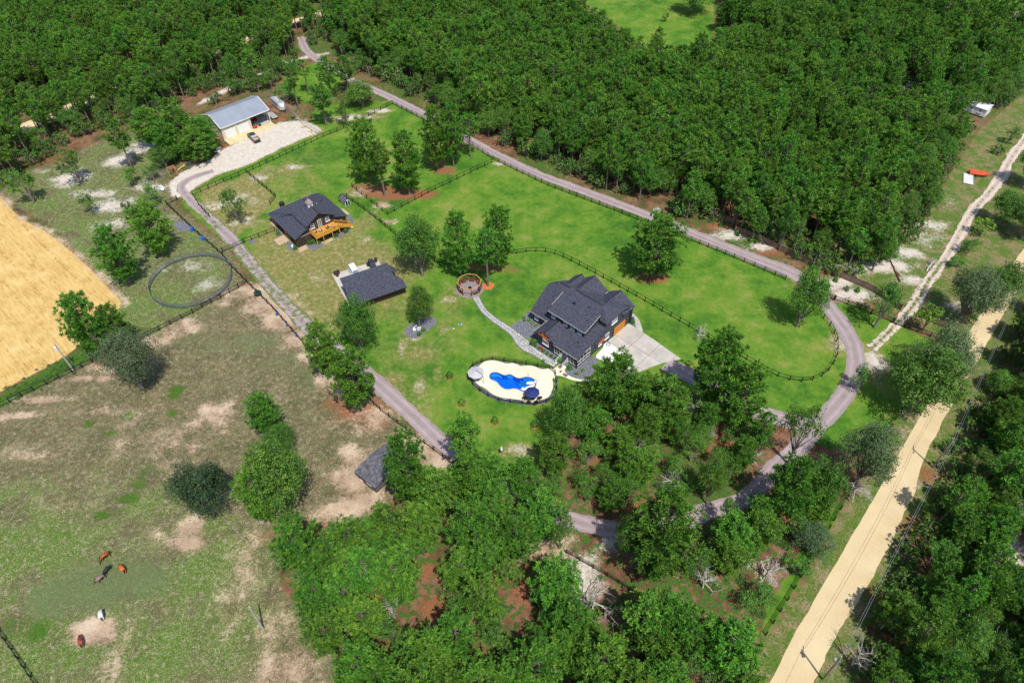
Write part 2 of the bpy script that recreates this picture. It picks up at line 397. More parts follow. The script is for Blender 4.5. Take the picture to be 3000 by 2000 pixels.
def blob(lst, base=None):
    r = np.zeros(N) if base is None else base
    for (x, y, rx, ry, a) in lst:
        c = G(x, y); q = ((P[:, 0]-c[0])/rx)**2+((P[:, 1]-c[1])/ry)**2
        r = np.maximum(r, a*np.exp(-q*1.2))
    return r
mx = np.maximum
m_lawn = mx(mx(mx(mk(LAWN, 1.5, 1.8), mk(tz(T8, 1130,300, 1060,330, 960,480, 820,640, 700,860, 590,1040, 540,1230, 580,1250, 760,960, 930,680, 1060,440), 1.5)), mk(RIGHTLAWN, 2, 1.0)), mx(mx(mk(MEADOW, 3), mk(NEFIELD, 3)), mk(NWLAWN, 3)))
m_past = mx(mk(PASTURE, 2.0), mk(CLEARING, 3.0)*1.0)
m_straw = mk(STRAW, 1.2)
m_verge = mx(mx(mk(VERGE, 3.0), mk(BANK, 3.0)), mk(fv(2130,480, 2190,390, 2250,300, 2340,225, 2500,120, 2600,300, 2300,460, 2150,640, 2060,720, 1990,680), 3.0))
# drier turf
m_dry = blob([(860,760,18,10,.85),(1000,740,16,8,.8),(900,700,10,10,.85),(1150,900,9,8,.62),(1350,1130,10,9,.35),(1230,1030,9,8,.60),(1130,1130,8,8,.7),(1200,1200,6,6,.6),(1290,1000,8,6,.50),
              (830,650,8,7,.8),(1060,660,7,6,.7),(700,590,9,8,1),(660,560,9,7,1),(1500,1330,10,4,.55),(1330,900,5,7,.6),(1080,830,8,6,.6),
              (1830,0,40,20,.35),(1080,640,5,5,.6),(1400,1290,10,8,.30),(830,500,10,5,.7),(760,520,8,5,.9),(2300,1000,14,7,.15),(1900,560,14,5,.2)])
m_dry = mx(m_dry, mk(px(575,572, 723,512, 808,578, 793,600, 740,660, 680,700, 640,665, 600,605), 1.5)*1.0); m_dry = mx(m_dry, mk(px(725,495, 880,440, 930,520, 860,560), 6)*.6)
m_dry = mx(m_dry, mk(px(880,590, 1290,770, 1180,880, 900,1040, 730,820, 700,700), 5)*.72)
m_dry = mx(m_dry, mk(px(560,560, 730,490, 900,420, 960,420, 1000,540, 900,640, 640,640), 8)*.50); m_dry = mx(m_dry, mk(px(1290,780, 1180,880, 1000,1010, 1180,1200, 1400,1340, 1330,1150, 1300,1000, 1360,880), 6)*.42)
m_sand = mx(mk(YARD, 1.2)*1.0, blob([(760,520,5,3,.6),(860,490,9,3,.55),(790,500,6,4,.52),(1050,345,11,3,.8),(1110,325,5,2,.9),(960,720,4,3,.50),(1060,560,6,4,.6),(1070,700,5,3,.55),(930,820,6,4,.50),(870,880,5,4,.52),
     (1245,920,4,5,.50),(1320,870,5,5,.48),(1200,990,5,4,.5),(1300,960,3,6,.5),(1180,1010,2.2,4,.6),(1280,1100,2,5,.45),(1520,1320,7,3,.55),(1230,1140,3,8,.5),(1460,480,3,1.5,.8),(2430,830,10,4,.95),(2500,860,9,4,.9),(2130,690,9,3.5,.85),(2230,720,8,3,.8),(2580,780,12,4,.95),(2640,740,9,5,.8),(2700,700,9,5,.7),
     (2730,660,7,4,.8),(2660,820,6,3,.8),(2780,580,7,6,.5),(210,520,8,6,.9),(130,500,8,3,.5),(270,570,9,4,.85),(350,470,8,6,.85),(420,430,7,8,.8),(330,600,10,6,.8),(330,660,8,5,.7),(180,540,8,4,.7),(430,550,8,4,.8),(60,520,8,3,.5),(520,640,6,4,.5),(560,780,9,5,.62),(610,830,8,5,.6),(480,790,9,6,.5),
     (700,590,10,7,.62),(640,600,7,5,.60),(720,650,8,4,.6),(2820,900,7,4,.6),(2810,1030,6,4,.7),(2640,1390,5,5,.6),(2700,1270,5,5,.6),(2650,1290,5,5,.5),(2560,1600,5,6,.5),(1630,1670,5,5,.7),(1700,1700,6,8,.85),(2180,1640,4,3,.7),(2240,1670,4,4,.5),
     (2920,1620,3,6,.9),(2450,1000,3,5,.6),(2560,1060,4,7,.75),(1790,1590,4,3,.6),(1880,1640,3,5,.6),(2870,1880,10,12,.6),(2960,1610,5,12,.8),(1370,1340,3,3,.5)]))
yard_ = mk(YARD, 1.2); m_sand = mx(yard_, np.where(m_sand > yard_, m_sand*.84, 0)); m_dry = mx(m_dry, np.minimum(1, m_sand*1.6))
m_sand = mx(m_sand, mkl(NWPATH, 3, 1.5)*.8)
m_red = blob([(1110,560,7,4,.95),(1160,570,8,4,.95),(1240,570,6,3,.9),(1070,550,6,3,.8),(1300,500,5,3,.8),(1330,425,4,3,.9),(1280,480,5,3,.8),(1430,840,3,2.5,0),(1910,812,4.5,3,1),(1430,780,9,4,.62),(1500,790,5,3,.5),(1350,790,6,3,.5),
     (2150,610,7,5,.95),(2100,660,6,3,.7),(2260,740,7,3,.7),(2420,800,6,2.5,.7),(1065,1205,8,4,.85),(1100,1240,6,3,.7),(1130,1250,5,3,.5),(2090,1290,5,4,.95),(2110,1260,3,3,.95),(1730,1340,4,4,.6),(1350,1530,3.5,2.5,.95),(1340,1560,2,2,.95),
     (1090,1720,3.5,4,.95),(1380,1620,2.5,2,.95),(1395,1770,4,2.5,.95),(1280,1780,4,2.5,.9),(1210,1670,2.5,2,.9),(1380,1950,4,4,.9),(1530,1730,2.5,3,.95),(1250,1670,2.5,2,.9),(1160,1900,3,3,.7),(1050,1900,2.5,3,.6),(2280,1520,6,4,.8),(2220,1500,6,3,.9),(2330,1550,5,4,.6),
     (2700,1560,4,5,.8),(2560,1730,3,5,.6),(2830,1960,5,4,.9),(840,1570,12,3.5,.55),(870,1530,8,3,.5),(980,1180,5,5,.6),(300,1070,3,2,.6),(290,1060,3,1.5,.85),(1070,500,6,2.5,.3),(2720,1390,4,3,.7),(1900,1480,6,3,.6),(1760,1390,5,4,.6),(1830,1330,4,3,.5),(900,1700,2,2,.5),
     (670,430,5,3,.75),(645,460,4,2,.95),(630,400,4,2.5,.8),(800,330,6,4,.5),(820,350,3,2,.95),(580,470,7,2,.6),(520,480,6,2,.5),(300,340,20,6,.6),(420,340,18,5,.6),(100,470,20,5,.6),(700,250,14,4,.5)])
m_bare = blob([(740,850,5,4,1),(780,880,9,5,1),(830,940,9,5,1),(800,900,10,6,.95),(880,990,6,5,1),(930,1040,5,5,1),(970,1090,5,5,.95),(690,870,8,4,.7),(640,890,9,2,.6),(1010,1130,6,5,.8),(1060,1180,5,5,.6),(1090,1230,8,5,.8),(1190,1290,9,5,.8),(1250,1330,7,6,.9),(1280,1370,6,5,.9),
     (530,960,7,4,.8),(480,990,6,3,.8),(440,1010,5,2,.7),(560,940,6,2,.7),(1030,1410,6,6,.95),(1040,1350,5,5,.8),(1060,1470,7,4,.9),(1000,1500,8,4,.8),(1110,1360,5,5,.8),(1020,1330,5,4,.7),(560,1550,4,4,.9),(550,1590,5,2.5,1),(290,1850,3.5,3,1),(310,1870,3,2,.9),(830,1970,9,8,.75),(790,1860,6,8,.6),
     (0,1220,6,3,.6),(120,1170,9,1.6,.9),(250,1110,9,1.6,.9),(30,1215,9,1.6,.85),(330,1080,7,2,.9),(620,1230,8,5,.7),(500,1290,10,6,.62),(280,1210,8,3,.6),(610,1200,4,4,.75),(660,1170,6,6,.5),(400,1230,10,4,.5),(350,1900,4,9,.6),(320,1960,5,5,.6),(720,1500,9,4,.4),(770,1560,9,6,.4),
     (1470,1330,3,2,.5),(2620,1310,5,4,.6),(2660,1220,5,5,.6),(2760,1060,5,5,.5),(1600,1600,9,5,.85),(1540,1500,5,3,.5),(2000,1300,5,4,.5),(1950,1600,8,4,.4),(2420,1620,4,6,.5),(2100,1600,8,8,.4),(2230,1650,4,5,.6),(1890,1940,9,8,.7),(2000,1860,8,6,.5),(2780,1000,5,5,.4),(1120,600,4,2.5,.9),(1090,620,4,2,.5),(1140,650,3,2,.8),
     (830,320,5,5,.5),(890,350,6,4,.6),(840,360,4,3,.6)])
m_bare = m_bare*.84; m_bare = mx(m_bare, blob([(400,1300,14,5,.42),(600,1250,9,4,.5),(540,1330,6,9,.5),(100,1330,16,5,.40),(720,1650,6,12,.55),(680,1780,5,9,.5),(260,1850,5,3,.9),(460,1560,10,4,.35),(200,1470,14,3,.4),(700,1440,10,3,.4)]))
m_weed = blob([(520,1140,2.5,1.6,.9),(510,1160,2.0,1.6,.8),(380,1220,3,2,.7),(310,1270,5,2.5,.6),(260,1240,2.2,1.8,.7),(505,1210,2.0,1.8,.7),(370,1460,3.5,1.8,.8),(410,1420,3,2,.7),(300,1510,2.5,1.4,.9),(420,1390,2,3,.7),(340,1500,3,1.6,.6),(440,1380,3,1.5,.6),(60,1480,8,3,.5),(170,1560,9,3,.4),(110,1850,4,3,.7),(40,1830,6,4,.6),
     (560,700,5,3,.3),(740,1060,8,6,.4),(890,1110,3,5,.5),(640,1160,5,4,.3),(260,1900,6,4,.5),(480,1450,5,3,.4),(540,1300,9,2,.3)])
m_bare = mx(m_bare, mkl(tz(T0, 0,1330, 60,1400)+tz(T3, 150,-60, 340,20, 570,210, 750,390, 870,520), 2.2, 1.6)*.72)
m_weed = mx(m_weed, mkl(tz(T0, 0,1360, 40,1420)+tz(T3, 130,-40, 320,40, 540,230, 720,410), .8, .9)*.6)
m_weed = mx(m_weed, mk(tz(T3, -300,1260, 0,1150, 250,1010, 540,850, 700,860, 720,890, 500,980, 300,1090, 130,1180, -300,1400), 1.5)*.95)
m_moss = blob([(330,1700,14,5,.9),(230,1740,12,4,.9),(400,1680,8,4,.8),(150,1780,8,3,.7),(620,1010,9,6,.5),(750,1000,12,7,.55),(820,1060,9,6,.5),(900,1100,5,8,.6),(560,1000,9,4,.5),(700,1330,9,5,.4),(960,1300,9,7,.4),(860,1220,9,8,.4),(150,1450,14,5,.3)])
# how green the pasture is: green towards the lower part
pg = blob([(100,1600,20,9,.9),(300,1600,14,7,.6),(420,1480,9,6,.7),(500,1450,8,5,.7),(650,1650,14,9,.9),(560,1700,14,9,.8),(450,1900,16,9,.9),(650,1850,14,9,.8),(150,1900,16,9,.9),(60,1430,10,5,.6),(600,1540,9,5,.8),(230,1400,10,4,.4),(250,660,14,6,.9),(110,600,10,4,.8),(300,780,12,8,1),(400,900,9,8,1),(390,620,7,5,.7),(560,720,9,5,.8),(480,860,8,8,.8),(120,620,9,5,.7),(430,520,6,4,.6),
     (350,520,7,4,.8),(400,500,6,4,.7),(260,480,9,3,.5),(700,1900,12,9,.7),(520,900,9,5,.9),(210,740,9,6,1),(440,720,8,5,.8)])
pg = mx(pg, mk(CLEARING, 4)*.62); pg = mx(pg, mk(px(0,1330, 420,1380, 640,1600, 760,1800, 700,2100, -200,2100, -200,1330), 10)*.55)
pg = mx(pg, blob([(300,900,9,6,1),(420,960,9,4,1),(340,960,8,6,1)]))
A0 = np.c_[m_lawn, m_past, m_straw, m_verge]; A1 = np.c_[m_dry, m_sand, m_red, m_bare]; A2 = np.c_[m_weed, m_moss, pg, np.zeros(N)]
gz = np.zeros(N)
nx, ny = len(gx), len(gy)
idx = np.arange(N).reshape(ny, nx)
quads = np.stack([idx[:-1, :-1], idx[:-1, 1:], idx[1:, 1:], idx[1:, :-1]], -1).reshape(-1, 4)
# cut a hole for the pool
POOL = smoothpoly(tz(PZ, 420,800, 440,740, 500,710, 590,708, 660,735, 740,775, 800,778, 870,755, 930,765, 990,810, 1060,840, 1130,850, 1200,825, 1290,815, 1370,830, 1440,865, 1490,910, 1500,960, 1490,1040, 1440,1110, 1370,1160, 1260,1175, 1180,1160, 1110,1120, 1040,1095, 960,1090, 900,1105, 840,1110, 760,1095, 690,1050, 640,1000, 610,950, 550,915, 470,890, 430,850), 2)
pc = P[quads].mean(1); near = (abs(pc[:, 0]-np.mean([p[0] for p in POOL])) < 14) & (abs(pc[:, 1]-np.mean([p[1] for p in POOL])) < 12)
cut = np.zeros(len(quads), bool); cut[near] = sdist(pc[near], POOL) < .9
quads = quads[~cut]
me = bpy.data.meshes.new('ground'); me.vertices.add(N); me.vertices.foreach_set('co', np.c_[P, gz].ravel())
me.loops.add(quads.size); me.loops.foreach_set('vertex_index', quads.ravel())
me.polygons.add(len(quads)); me.polygons.foreach_set('loop_start', np.arange(len(quads))*4); me.polygons.foreach_set('loop_total', np.full(len(quads), 4))
for nme, A in (('zone', A0), ('cover', A1), ('cover2', A2)):
    at = me.color_attributes.new(nme, 'FLOAT_COLOR', 'POINT'); at.data.foreach_set('color', A.astype(np.float32).ravel())
me.update(); me.validate()

def ground_mat():
    m = bpy.data.materials.new('ground_cover'); m.use_nodes = True
    n = m.node_tree.nodes; l = m.node_tree.links; b = n['Principled BSDF']
    b.inputs['Roughness'].default_value = .95; b.inputs['Specular IOR Level'].default_value = .1
    geo = n.new('ShaderNodeNewGeometry'); pos = geo.outputs['Position']
    def noise(sc, det=3, rough=.55, stretch=None, dist=0.0):
        nz = n.new('ShaderNodeTexNoise'); nz.inputs['Scale'].default_value = sc; nz.inputs['Detail'].default_value = det; nz.inputs['Roughness'].default_value = rough
        nz.inputs['Distortion'].default_value = dist; src = pos
        if stretch:
            mp = n.new('ShaderNodeMapping'); mp.inputs['Rotation'].default_value = (0, 0, stretch[0]); l.new(pos, mp.inputs[0])
            m2 = n.new('ShaderNodeMapping'); m2.inputs['Scale'].default_value = (stretch[1], stretch[2], 1); l.new(mp.outputs[0], m2.inputs[0]); src = m2.outputs[0]
        l.new(src, nz.inputs['Vector']); return nz.outputs['Fac']
    def math_(op, a, c=None, d=None, clamp=False):
        x = n.new('ShaderNodeMath'); x.operation = op; x.use_clamp = clamp
        for i, v in enumerate((a, c, d)):
            if v is None: continue
            if isinstance(v, (int, float)): x.inputs[i].default_value = v
            else: l.new(v, x.inputs[i])
        return x.outputs[0]
    def ramp(f, stops):
        r = n.new('ShaderNodeValToRGB'); e = r.color_ramp.elements
        e[0].position, e[0].color = stops[0][0], (*stops[0][1], 1); e[1].position, e[1].color = stops[-1][0], (*stops[-1][1], 1)
        for p, c in stops[1:-1]: x = e.new(p); x.color = (*c, 1)
        l.new(f, r.inputs[0]); return r.outputs[0]
    def mix(f, a, c):
        x = n.new('ShaderNodeMix'); x.data_type = 'RGBA'
        l.new(f, x.inputs[0])
        for k, v in ((6, a), (7, c)):
            if isinstance(v, tuple): x.inputs[k].default_value = (*v, 1)
            else: l.new(v, x.inputs[k])
        return x.outputs[2]
    def attr(nm):
        a = n.new('ShaderNodeAttribute'); a.attribute_name = nm; s = n.new('ShaderNodeSeparateColor'); l.new(a.outputs['Color'], s.inputs[0])
        return s.outputs[0], s.outputs[1], s.outputs[2], a.outputs['Alpha']
    lawn, past, straw, verge = attr('zone'); dry, sand, red, bare = attr('cover'); weed, moss, pgrn, _ = attr('cover2')
    nbig = noise(.045, 3); nmid = noise(.22, 4, .6); nsm = noise(.9, 4, .65); nfine = noise(3.2, 3, .7); nvf = noise(9, 2, .7); nspk = noise(1.7, 5, .8, dist=.6)
    def thr(mask, nz, amp, wd=.10):
        v = math_('ADD', mask, math_('MULTIPLY', math_('SUBTRACT', nz, .5), amp))
        mr = n.new('ShaderNodeMapRange'); mr.interpolation_type = 'SMOOTHSTEP'
        mr.inputs[1].default_value = .5-wd; mr.inputs[2].default_value = .5+wd; l.new(v, mr.inputs[0]); return mr.outputs[0]
    # woodland floor: rusty needles, dark humus, green understorey
    floor = ramp(nmid, [(.30, (.07, .04, .028)), (.45, (.16, .075, .045)), (.55, (.24, .125, .08)), (.68, (.15, .09, .06))])
    floor = mix(thr(math_('MULTIPLY', nsm, 1.0), nbig, .5, .04), floor, ramp(nfine, [(.35, (.035, .085, .018)), (.65, (.09, .16, .03))]))
    # lawn: bright, mottled
    n1 = math_('ADD', math_('MULTIPLY', nbig, .48), math_('MULTIPLY', nmid, .52)); n1 = math_('ADD', n1, math_('MULTIPLY', math_('SUBTRACT', nvf, .5), .22)); n1 = math_('ADD', n1, math_('MULTIPLY', math_('SUBTRACT', nsm, .5), .30))
    lw = ramp(n1, [(.36, (.042, .125, .016)), (.44, (.070, .172, .018)), (.50, (.100, .208, .022)), (.57, (.145, .228, .032)), (.66, (.235, .250, .070))])
    lw = mix(thr(math_('MULTIPLY', nspk, .62), nfine, .4, .12), lw, (.26, .28, .07))
    dr = ramp(math_('ADD', math_('MULTIPLY', nsm, .5), math_('MULTIPLY', nfine, .5)), [(.36, (.11, .14, .035)), (.48, (.185, .18, .055)), (.56, (.28, .235, .10)), (.66, (.48, .40, .22))])
    mot = math_('ADD', math_('MULTIPLY', nmid, .34), math_('ADD', math_('MULTIPLY', nspk, .38), math_('MULTIPLY', nvf, .28)))
    lw = mix(thr(math_('MULTIPLY', dry, .95), mot, 2.2, .22), lw, dr)
    col = mix(thr(lawn, nsm, .5, .06), floor, lw)
    # pasture: dry thatch with green grass showing through
    thatch = ramp(math_('ADD', math_('MULTIPLY', nmid, .30), math_('ADD', math_('MULTIPLY', nsm, .25), math_('MULTIPLY', nfine, .45))), [(.36, (.055, .060, .026)), (.45, (.095, .086, .042)), (.53, (.150, .125, .066)), (.62, (.27, .22, .135)), (.70, (.46, .38, .25))])
    pgreen = ramp(nfine, [(.38, (.045, .10, .016)), (.50, (.085, .155, .024)), (.60, (.16, .21, .05)), (.70, (.33, .33, .12))])
    pf = math_('ADD', math_('MULTIPLY', nmid, .35), math_('ADD', math_('MULTIPLY', nspk, .40), math_('MULTIPLY', nvf, .25)))
    ps = mix(thr(math_('ADD', math_('MULTIPLY', pgrn, .46), .24), pf, 2.0, .14), thatch, pgreen)
    ps = mix(thr(math_('SUBTRACT', noise(.6, 6, .78), .10), nvf, .9, .05), ps, ramp(nvf, [(.35, (.042, .085, .020)), (.65, (.085, .135, .030))]))
    ps = mix(thr(math_('SUBTRACT', noise(1.1, 6, .85, None, .4), .135), nvf, 1.1, .05), ps, (.50, .43, .30))
    col = mix(thr(past, nsm, .5, .06), col, ps)
    vg = mix(thr(math_('SUBTRACT', noise(.35, 5, .7), .02), mot, 1.8, .12), ramp(nfine, [(.38, (.055, .115, .018)), (.62, (.115, .18, .03))]), ramp(nfine, [(.38, (.12, .115, .045)), (.62, (.32, .25, .14))]))
    col = mix(thr(verge, nsm, .6, .08), col, vg)
    # stubble field with drill rows
    rows = n.new('ShaderNodeTexWave'); rows.inputs['Scale'].default_value = .078; rows.inputs['Distortion'].default_value = .5; rows.inputs['Detail'].default_value = 2; rows.inputs['Detail Scale'].default_value = 2
    a, c = G(*T3(250, 100)), G(*T3(700, 560)); ang = math.atan2(c[1]-a[1], c[0]-a[0])
    mp = n.new('ShaderNodeMapping'); mp.inputs['Rotation'].default_value = (0, 0, -ang+math.pi/2); l.new(pos, mp.inputs[0]); l.new(mp.outputs[0], rows.inputs['Vector'])
    st = ramp(math_('ADD', math_('MULTIPLY', nmid, .4), math_('MULTIPLY', noise(1.2, 5, .75, (-ang, .25, 1.6)), .6)), [(.34, (.36, .21, .06)), (.45, (.53, .35, .12)), (.56, (.64, .45, .18)), (.68, (.74, .58, .31))])
    st = mix(math_('MULTIPLY', thr(math_('SUBTRACT', math_('MULTIPLY', rows.outputs['Fac'], 1.0), .52), nsm, .9, .07), .55), st, (.33, .19, .06))
    st = mix(thr(math_('MULTIPLY', nspk, .55), nfine, .45, .05), st, (.20, .16, .05))
    col = mix(thr(straw, nsm, .6, .08), col, st)
    # overlays
    col = mix(thr(math_('MULTIPLY', weed, .90), mot, 2.4, .10), col, ramp(nfine, [(.35, (.03, .085, .012)), (.65, (.085, .17, .02))]))
    col = mix(math_('MULTIPLY', thr(moss, nmid, .7, .25), .75), col, ramp(nfine, [(.35, (.085, .125, .05)), (.65, (.14, .18, .075))]))
    col = mix(thr(math_('MULTIPLY', red, .95), mot, 2.0, .18), col, ramp(nfine, [(.36, (.17, .075, .038)), (.64, (.33, .14, .070))]))
    col = mix(thr(math_('MULTIPLY', bare, .95), mot, 3.0, .14), col, ramp(math_('ADD', math_('MULTIPLY', nmid, .6), math_('MULTIPLY', nfine, .4)), [(.38, (.30, .20, .135)), (.52, (.43, .32, .225)), (.64, (.58, .46, .34))]))
    col = mix(thr(math_('MULTIPLY', sand, .90), mot, 2.6, .14), col, ramp(math_('ADD', math_('MULTIPLY', nsm, .5), math_('MULTIPLY', nfine, .5)), [(.36, (.44, .385, .32)), (.50, (.56, .505, .44)), (.64, (.68, .635, .57))]))
    l.new(col, b.inputs['Base Color'])
    bp = n.new('ShaderNodeBump'); bp.inputs['Strength'].default_value = .9; bp.inputs['Distance'].default_value = .12
    l.new(math_('ADD', nfine, math_('MULTIPLY', nsm, .8)), bp.inputs['Height']); l.new(bp.outputs[0], b.inputs['Normal'])
    return m
me.materials.append(ground_mat())
structure(put('ground', me))

def nodemat_blend(name, c_main, c_alt, c_patch, patch, sc=.5):
    """driven gravel or sand: two tones, rut streaks, and grass or litter growing in patches"""
    m = bpy.data.materials.new(name); m.use_nodes = True; n = m.node_tree.nodes; l = m.node_tree.links; b = n['Principled BSDF']
    b.inputs['Roughness'].default_value = .95; b.inputs['Specular IOR Level'].default_value = .15
    geo = n.new('ShaderNodeNewGeometry')
    def nz(s, d=4, r=.6):
        x = n.new('ShaderNodeTexNoise'); x.inputs['Scale'].default_value = s; x.inputs['Detail'].default_value = d; x.inputs['Roughness'].default_value = r; l.new(geo.outputs['Position'], x.inputs['Vector']); return x.outputs['Fac']
    r = n.new('ShaderNodeValToRGB'); r.color_ramp.elements[0].position = .36; r.color_ramp.elements[1].position = .64
    r.color_ramp.elements[0].color = (*c_alt, 1); r.color_ramp.elements[1].color = (*c_main, 1)
    ad = n.new('ShaderNodeMath'); ad.operation = 'ADD'; m1 = n.new('ShaderNodeMath'); m1.operation = 'MULTIPLY'; m1.inputs[1].default_value = .55; m2 = n.new('ShaderNodeMath'); m2.operation = 'MULTIPLY'; m2.inputs[1].default_value = .45
    l.new(nz(sc), m1.inputs[0]); l.new(nz(5, 3, .7), m2.inputs[0]); l.new(m1.outputs[0], ad.inputs[0]); l.new(m2.outputs[0], ad.inputs[1]); l.new(ad.outputs[0], r.inputs[0])
    a = n.new('ShaderNodeAttribute'); a.attribute_name = 'patch'
    s1 = n.new('ShaderNodeMath'); s1.operation = 'ADD'; l.new(a.outputs['Fac'], s1.inputs[0])
    q = n.new('ShaderNodeMath'); q.operation = 'MULTIPLY_ADD'; q.inputs[1].default_value = 1.6; q.inputs[2].default_value = -.8; l.new(nz(.9, 5, .7), q.inputs[0]); l.new(q.outputs[0], s1.inputs[1])
    mr = n.new('ShaderNodeMapRange'); mr.inputs[1].default_value = .48; mr.inputs[2].default_value = .58; l.new(s1.outputs[0], mr.inputs[0])
    mx_ = n.new('ShaderNodeMix'); mx_.data_type = 'RGBA'; l.new(mr.outputs[0], mx_.inputs[0]); ra = n.new('ShaderNodeAttribute'); ra.attribute_name = 'rut'; rm = n.new('ShaderNodeMath'); rm.operation = 'MULTIPLY'; l.new(ra.outputs['Fac'], rm.inputs[0]); l.new(nz(.25, 3, .6), rm.inputs[1])
    rh = n.new('ShaderNodeMix'); rh.data_type = 'RGBA'; l.new(rm.outputs[0], rh.inputs[0]); l.new(r.outputs[0], rh.inputs[6]); rh.inputs[7].default_value = (*[min(1, c*1.45) for c in c_main], 1)
    l.new(rh.outputs[2], mx_.inputs[6]); mx_.inputs[7].default_value = (*c_patch, 1)
    l.new(mx_.outputs[2], b.inputs['Base Color'])
    bp = n.new('ShaderNodeBump'); bp.inputs['Strength'].default_value = .5; bp.inputs['Distance'].default_value = .05; l.new(nz(7, 3), bp.inputs['Height']); l.new(bp.outputs[0], b.inputs['Normal'])
    return m
def ribbon(name, line, widths, z, m, seed, edge=.3, step=.7, smooth=2, patchf=None, cols=12):
    c = resample(line, step, smooth); n_ = len(c); rr = np.random.RandomState(seed)
    t = np.gradient(c, axis=0); t /= np.hypot(*t.T)[:, None]; nr = np.c_[-t[:, 1], t[:, 0]]
    def wob():
        a = rr.randn(n_+8); k = np.ones(3)/3; a = np.convolve(a, k, 'same'); b2 = np.convolve(rr.randn(n_+8), np.ones(9)/3, 'same'); return (a*.5+b2*.6)[4:-4]*edge
    wd = np.interp(np.linspace(0, 1, n_), np.linspace(0, 1, len(widths)), widths)
    eL = wd/2+wob(); eR = wd/2+wob(); V = []; F = []; pa = []; ru = []
    for i in range(n_):
        for k in range(cols+1):
            s = -eR[i]+(eL[i]+eR[i])*k/cols; p = c[i]+nr[i]*s; V.append((p[0], p[1], z)); pa.append(patchf(p, abs(s)/max(wd[i]/2, .1)) if patchf else 0.0); ru.append(math.exp(-((abs(s)-.85)/.32)**2))
    for i in range(n_-1):
        for k in range(cols): a = i*(cols+1)+k; F.append((a, a+cols+1, a+cols+2, a+1)[::-1])
    me = bpy.data.meshes.new(name); me.from_pydata(V, [], F); me.materials.append(m)
    at = me.attributes.new('patch', 'FLOAT', 'POINT'); at.data.foreach_set('value', np.array(pa, np.float32)); at = me.attributes.new('rut', 'FLOAT', 'POINT'); at.data.foreach_set('value', np.array(ru, np.float32)); me.update()
    if me.polygons[0].normal.z < 0: me.flip_normals()
    return structure(put(name, me))
gA, gB = G(*FV(540, 545)), G(*FV(707, 753))
def drive_patch(p, e):
    d = min(math.hypot(p[0]-q[0], p[1]-q[1]) for q in [G(*FV(*z)) for z in ((545,567),(560,583),(580,612),(600,635),(620,660),(640,680),(660,700),(680,722),(495,520),(470,495))])
    v = .14+.30*max(0, e-.6)/.4
    if d < 8: v += .42*(1-d/8)
    return v
K['gravel'] = nodemat_blend('mauve_gravel', (.335, .27, .275), (.25, .205, .21), (.14, .17, .06), 0)
K['tanroad'] = nodemat_blend('tan_sand_road', (.66, .54, .34), (.54, .42, .24), (.45, .33, .16), 0, .16)
K['track'] = nodemat_blend('pale_pink_track', (.52, .43, .37), (.38, .30, .26), (.12, .17, .045), 0, .5)
ribbon('gravel_driveway', DRIVE, [3.0, 3.2, 3.3, 3.3, 3.3, 3.4, 4.2, 3.8, 3.4, 3.5, 3.5, 3.6, 3.4, 3.4, 2.2], .02, K['gravel'], 3, .30, .7, 2, drive_patch)
ribbon('gravel_driveway', BRANCH, [4, 3.4, 3.4, 4], .026, K['gravel'], 4, .16, .7, 2, lambda p, e: .1)
ribbon('sandy_track', TRACK, [2.6, 2.6, 2.6, 2.4, 2.2], .02, K['track'], 5, .35, .7, 2, lambda p, e: .22+(.24 if e < .28 else 0)+(.14 if e > .8 else 0)+(.14 if p[1] < 130 else 0))
ribbon('dirt_road', NWROAD, [5, 5, 5, 5], .02, K['tanroad'], 6, .5, .9, 2, lambda p, e: .15)
# the wide dirt road, ragged verge on the near side
rl = resample(ROADL, 1.2, 1); rr_ = resample(ROADR, 1.2, 1); nn = min(len(rl), len(rr_)); rl = resample(ROADL, 1.2, 1); 
rl = np.array([np.interp(np.linspace(0, 1, 160), np.linspace(0, 1, len(rl)), rl[:, k]) for k in (0, 1)]).T
rr_ = np.array([np.interp(np.linspace(0, 1, 160), np.linspace(0, 1, len(rr_)), rr_[:, k]) for k in (0, 1)]).T
rs = np.random.RandomState(2); V = []; F = []; pa = []
w1 = np.convolve(rs.randn(170), np.ones(4)/4, 'same')[5:165]*.10; w2 = np.convolve(rs.randn(170), np.ones(4)/4, 'same')[5:165]*.28
for i in range(160):
    d = rr_[i]-rl[i]; L = np.hypot(*d); d = d/L
    for k in range(13):
        s = -w1[i]+(L+w1[i]+w2[i])*k/12; p = rl[i]+d*s; V.append((p[0], p[1], .02)); pa.append(.05+(.30 if k > 10 else 0)+(.20 if k in (8, 9) else 0)+(.10 if k in (2, 5) else 0))
for i in range(159):
    for k in range(12): a = i*13+k; F.append((a, a+13, a+14, a+1))
me = bpy.data.meshes.new('dirt_road'); me.from_pydata(V, [], F); me.materials.append(K['tanroad'])
at = me.attributes.new('patch', 'FLOAT', 'POINT'); at.data.foreach_set('value', np.array(pa, np.float32)); me.update()
if me.polygons[0].normal.z < 0: me.flip_normals()
structure(put('dirt_road', me))
structure(tri_sheet('paved_pad', CARPARK, .03, K['tangrey']))
structure(tri_sheet('paved_pad', tz(T2, 1740,440, 1850,440, 1900,500, 1830,540, 1760,530), .03, K['tangrey']))
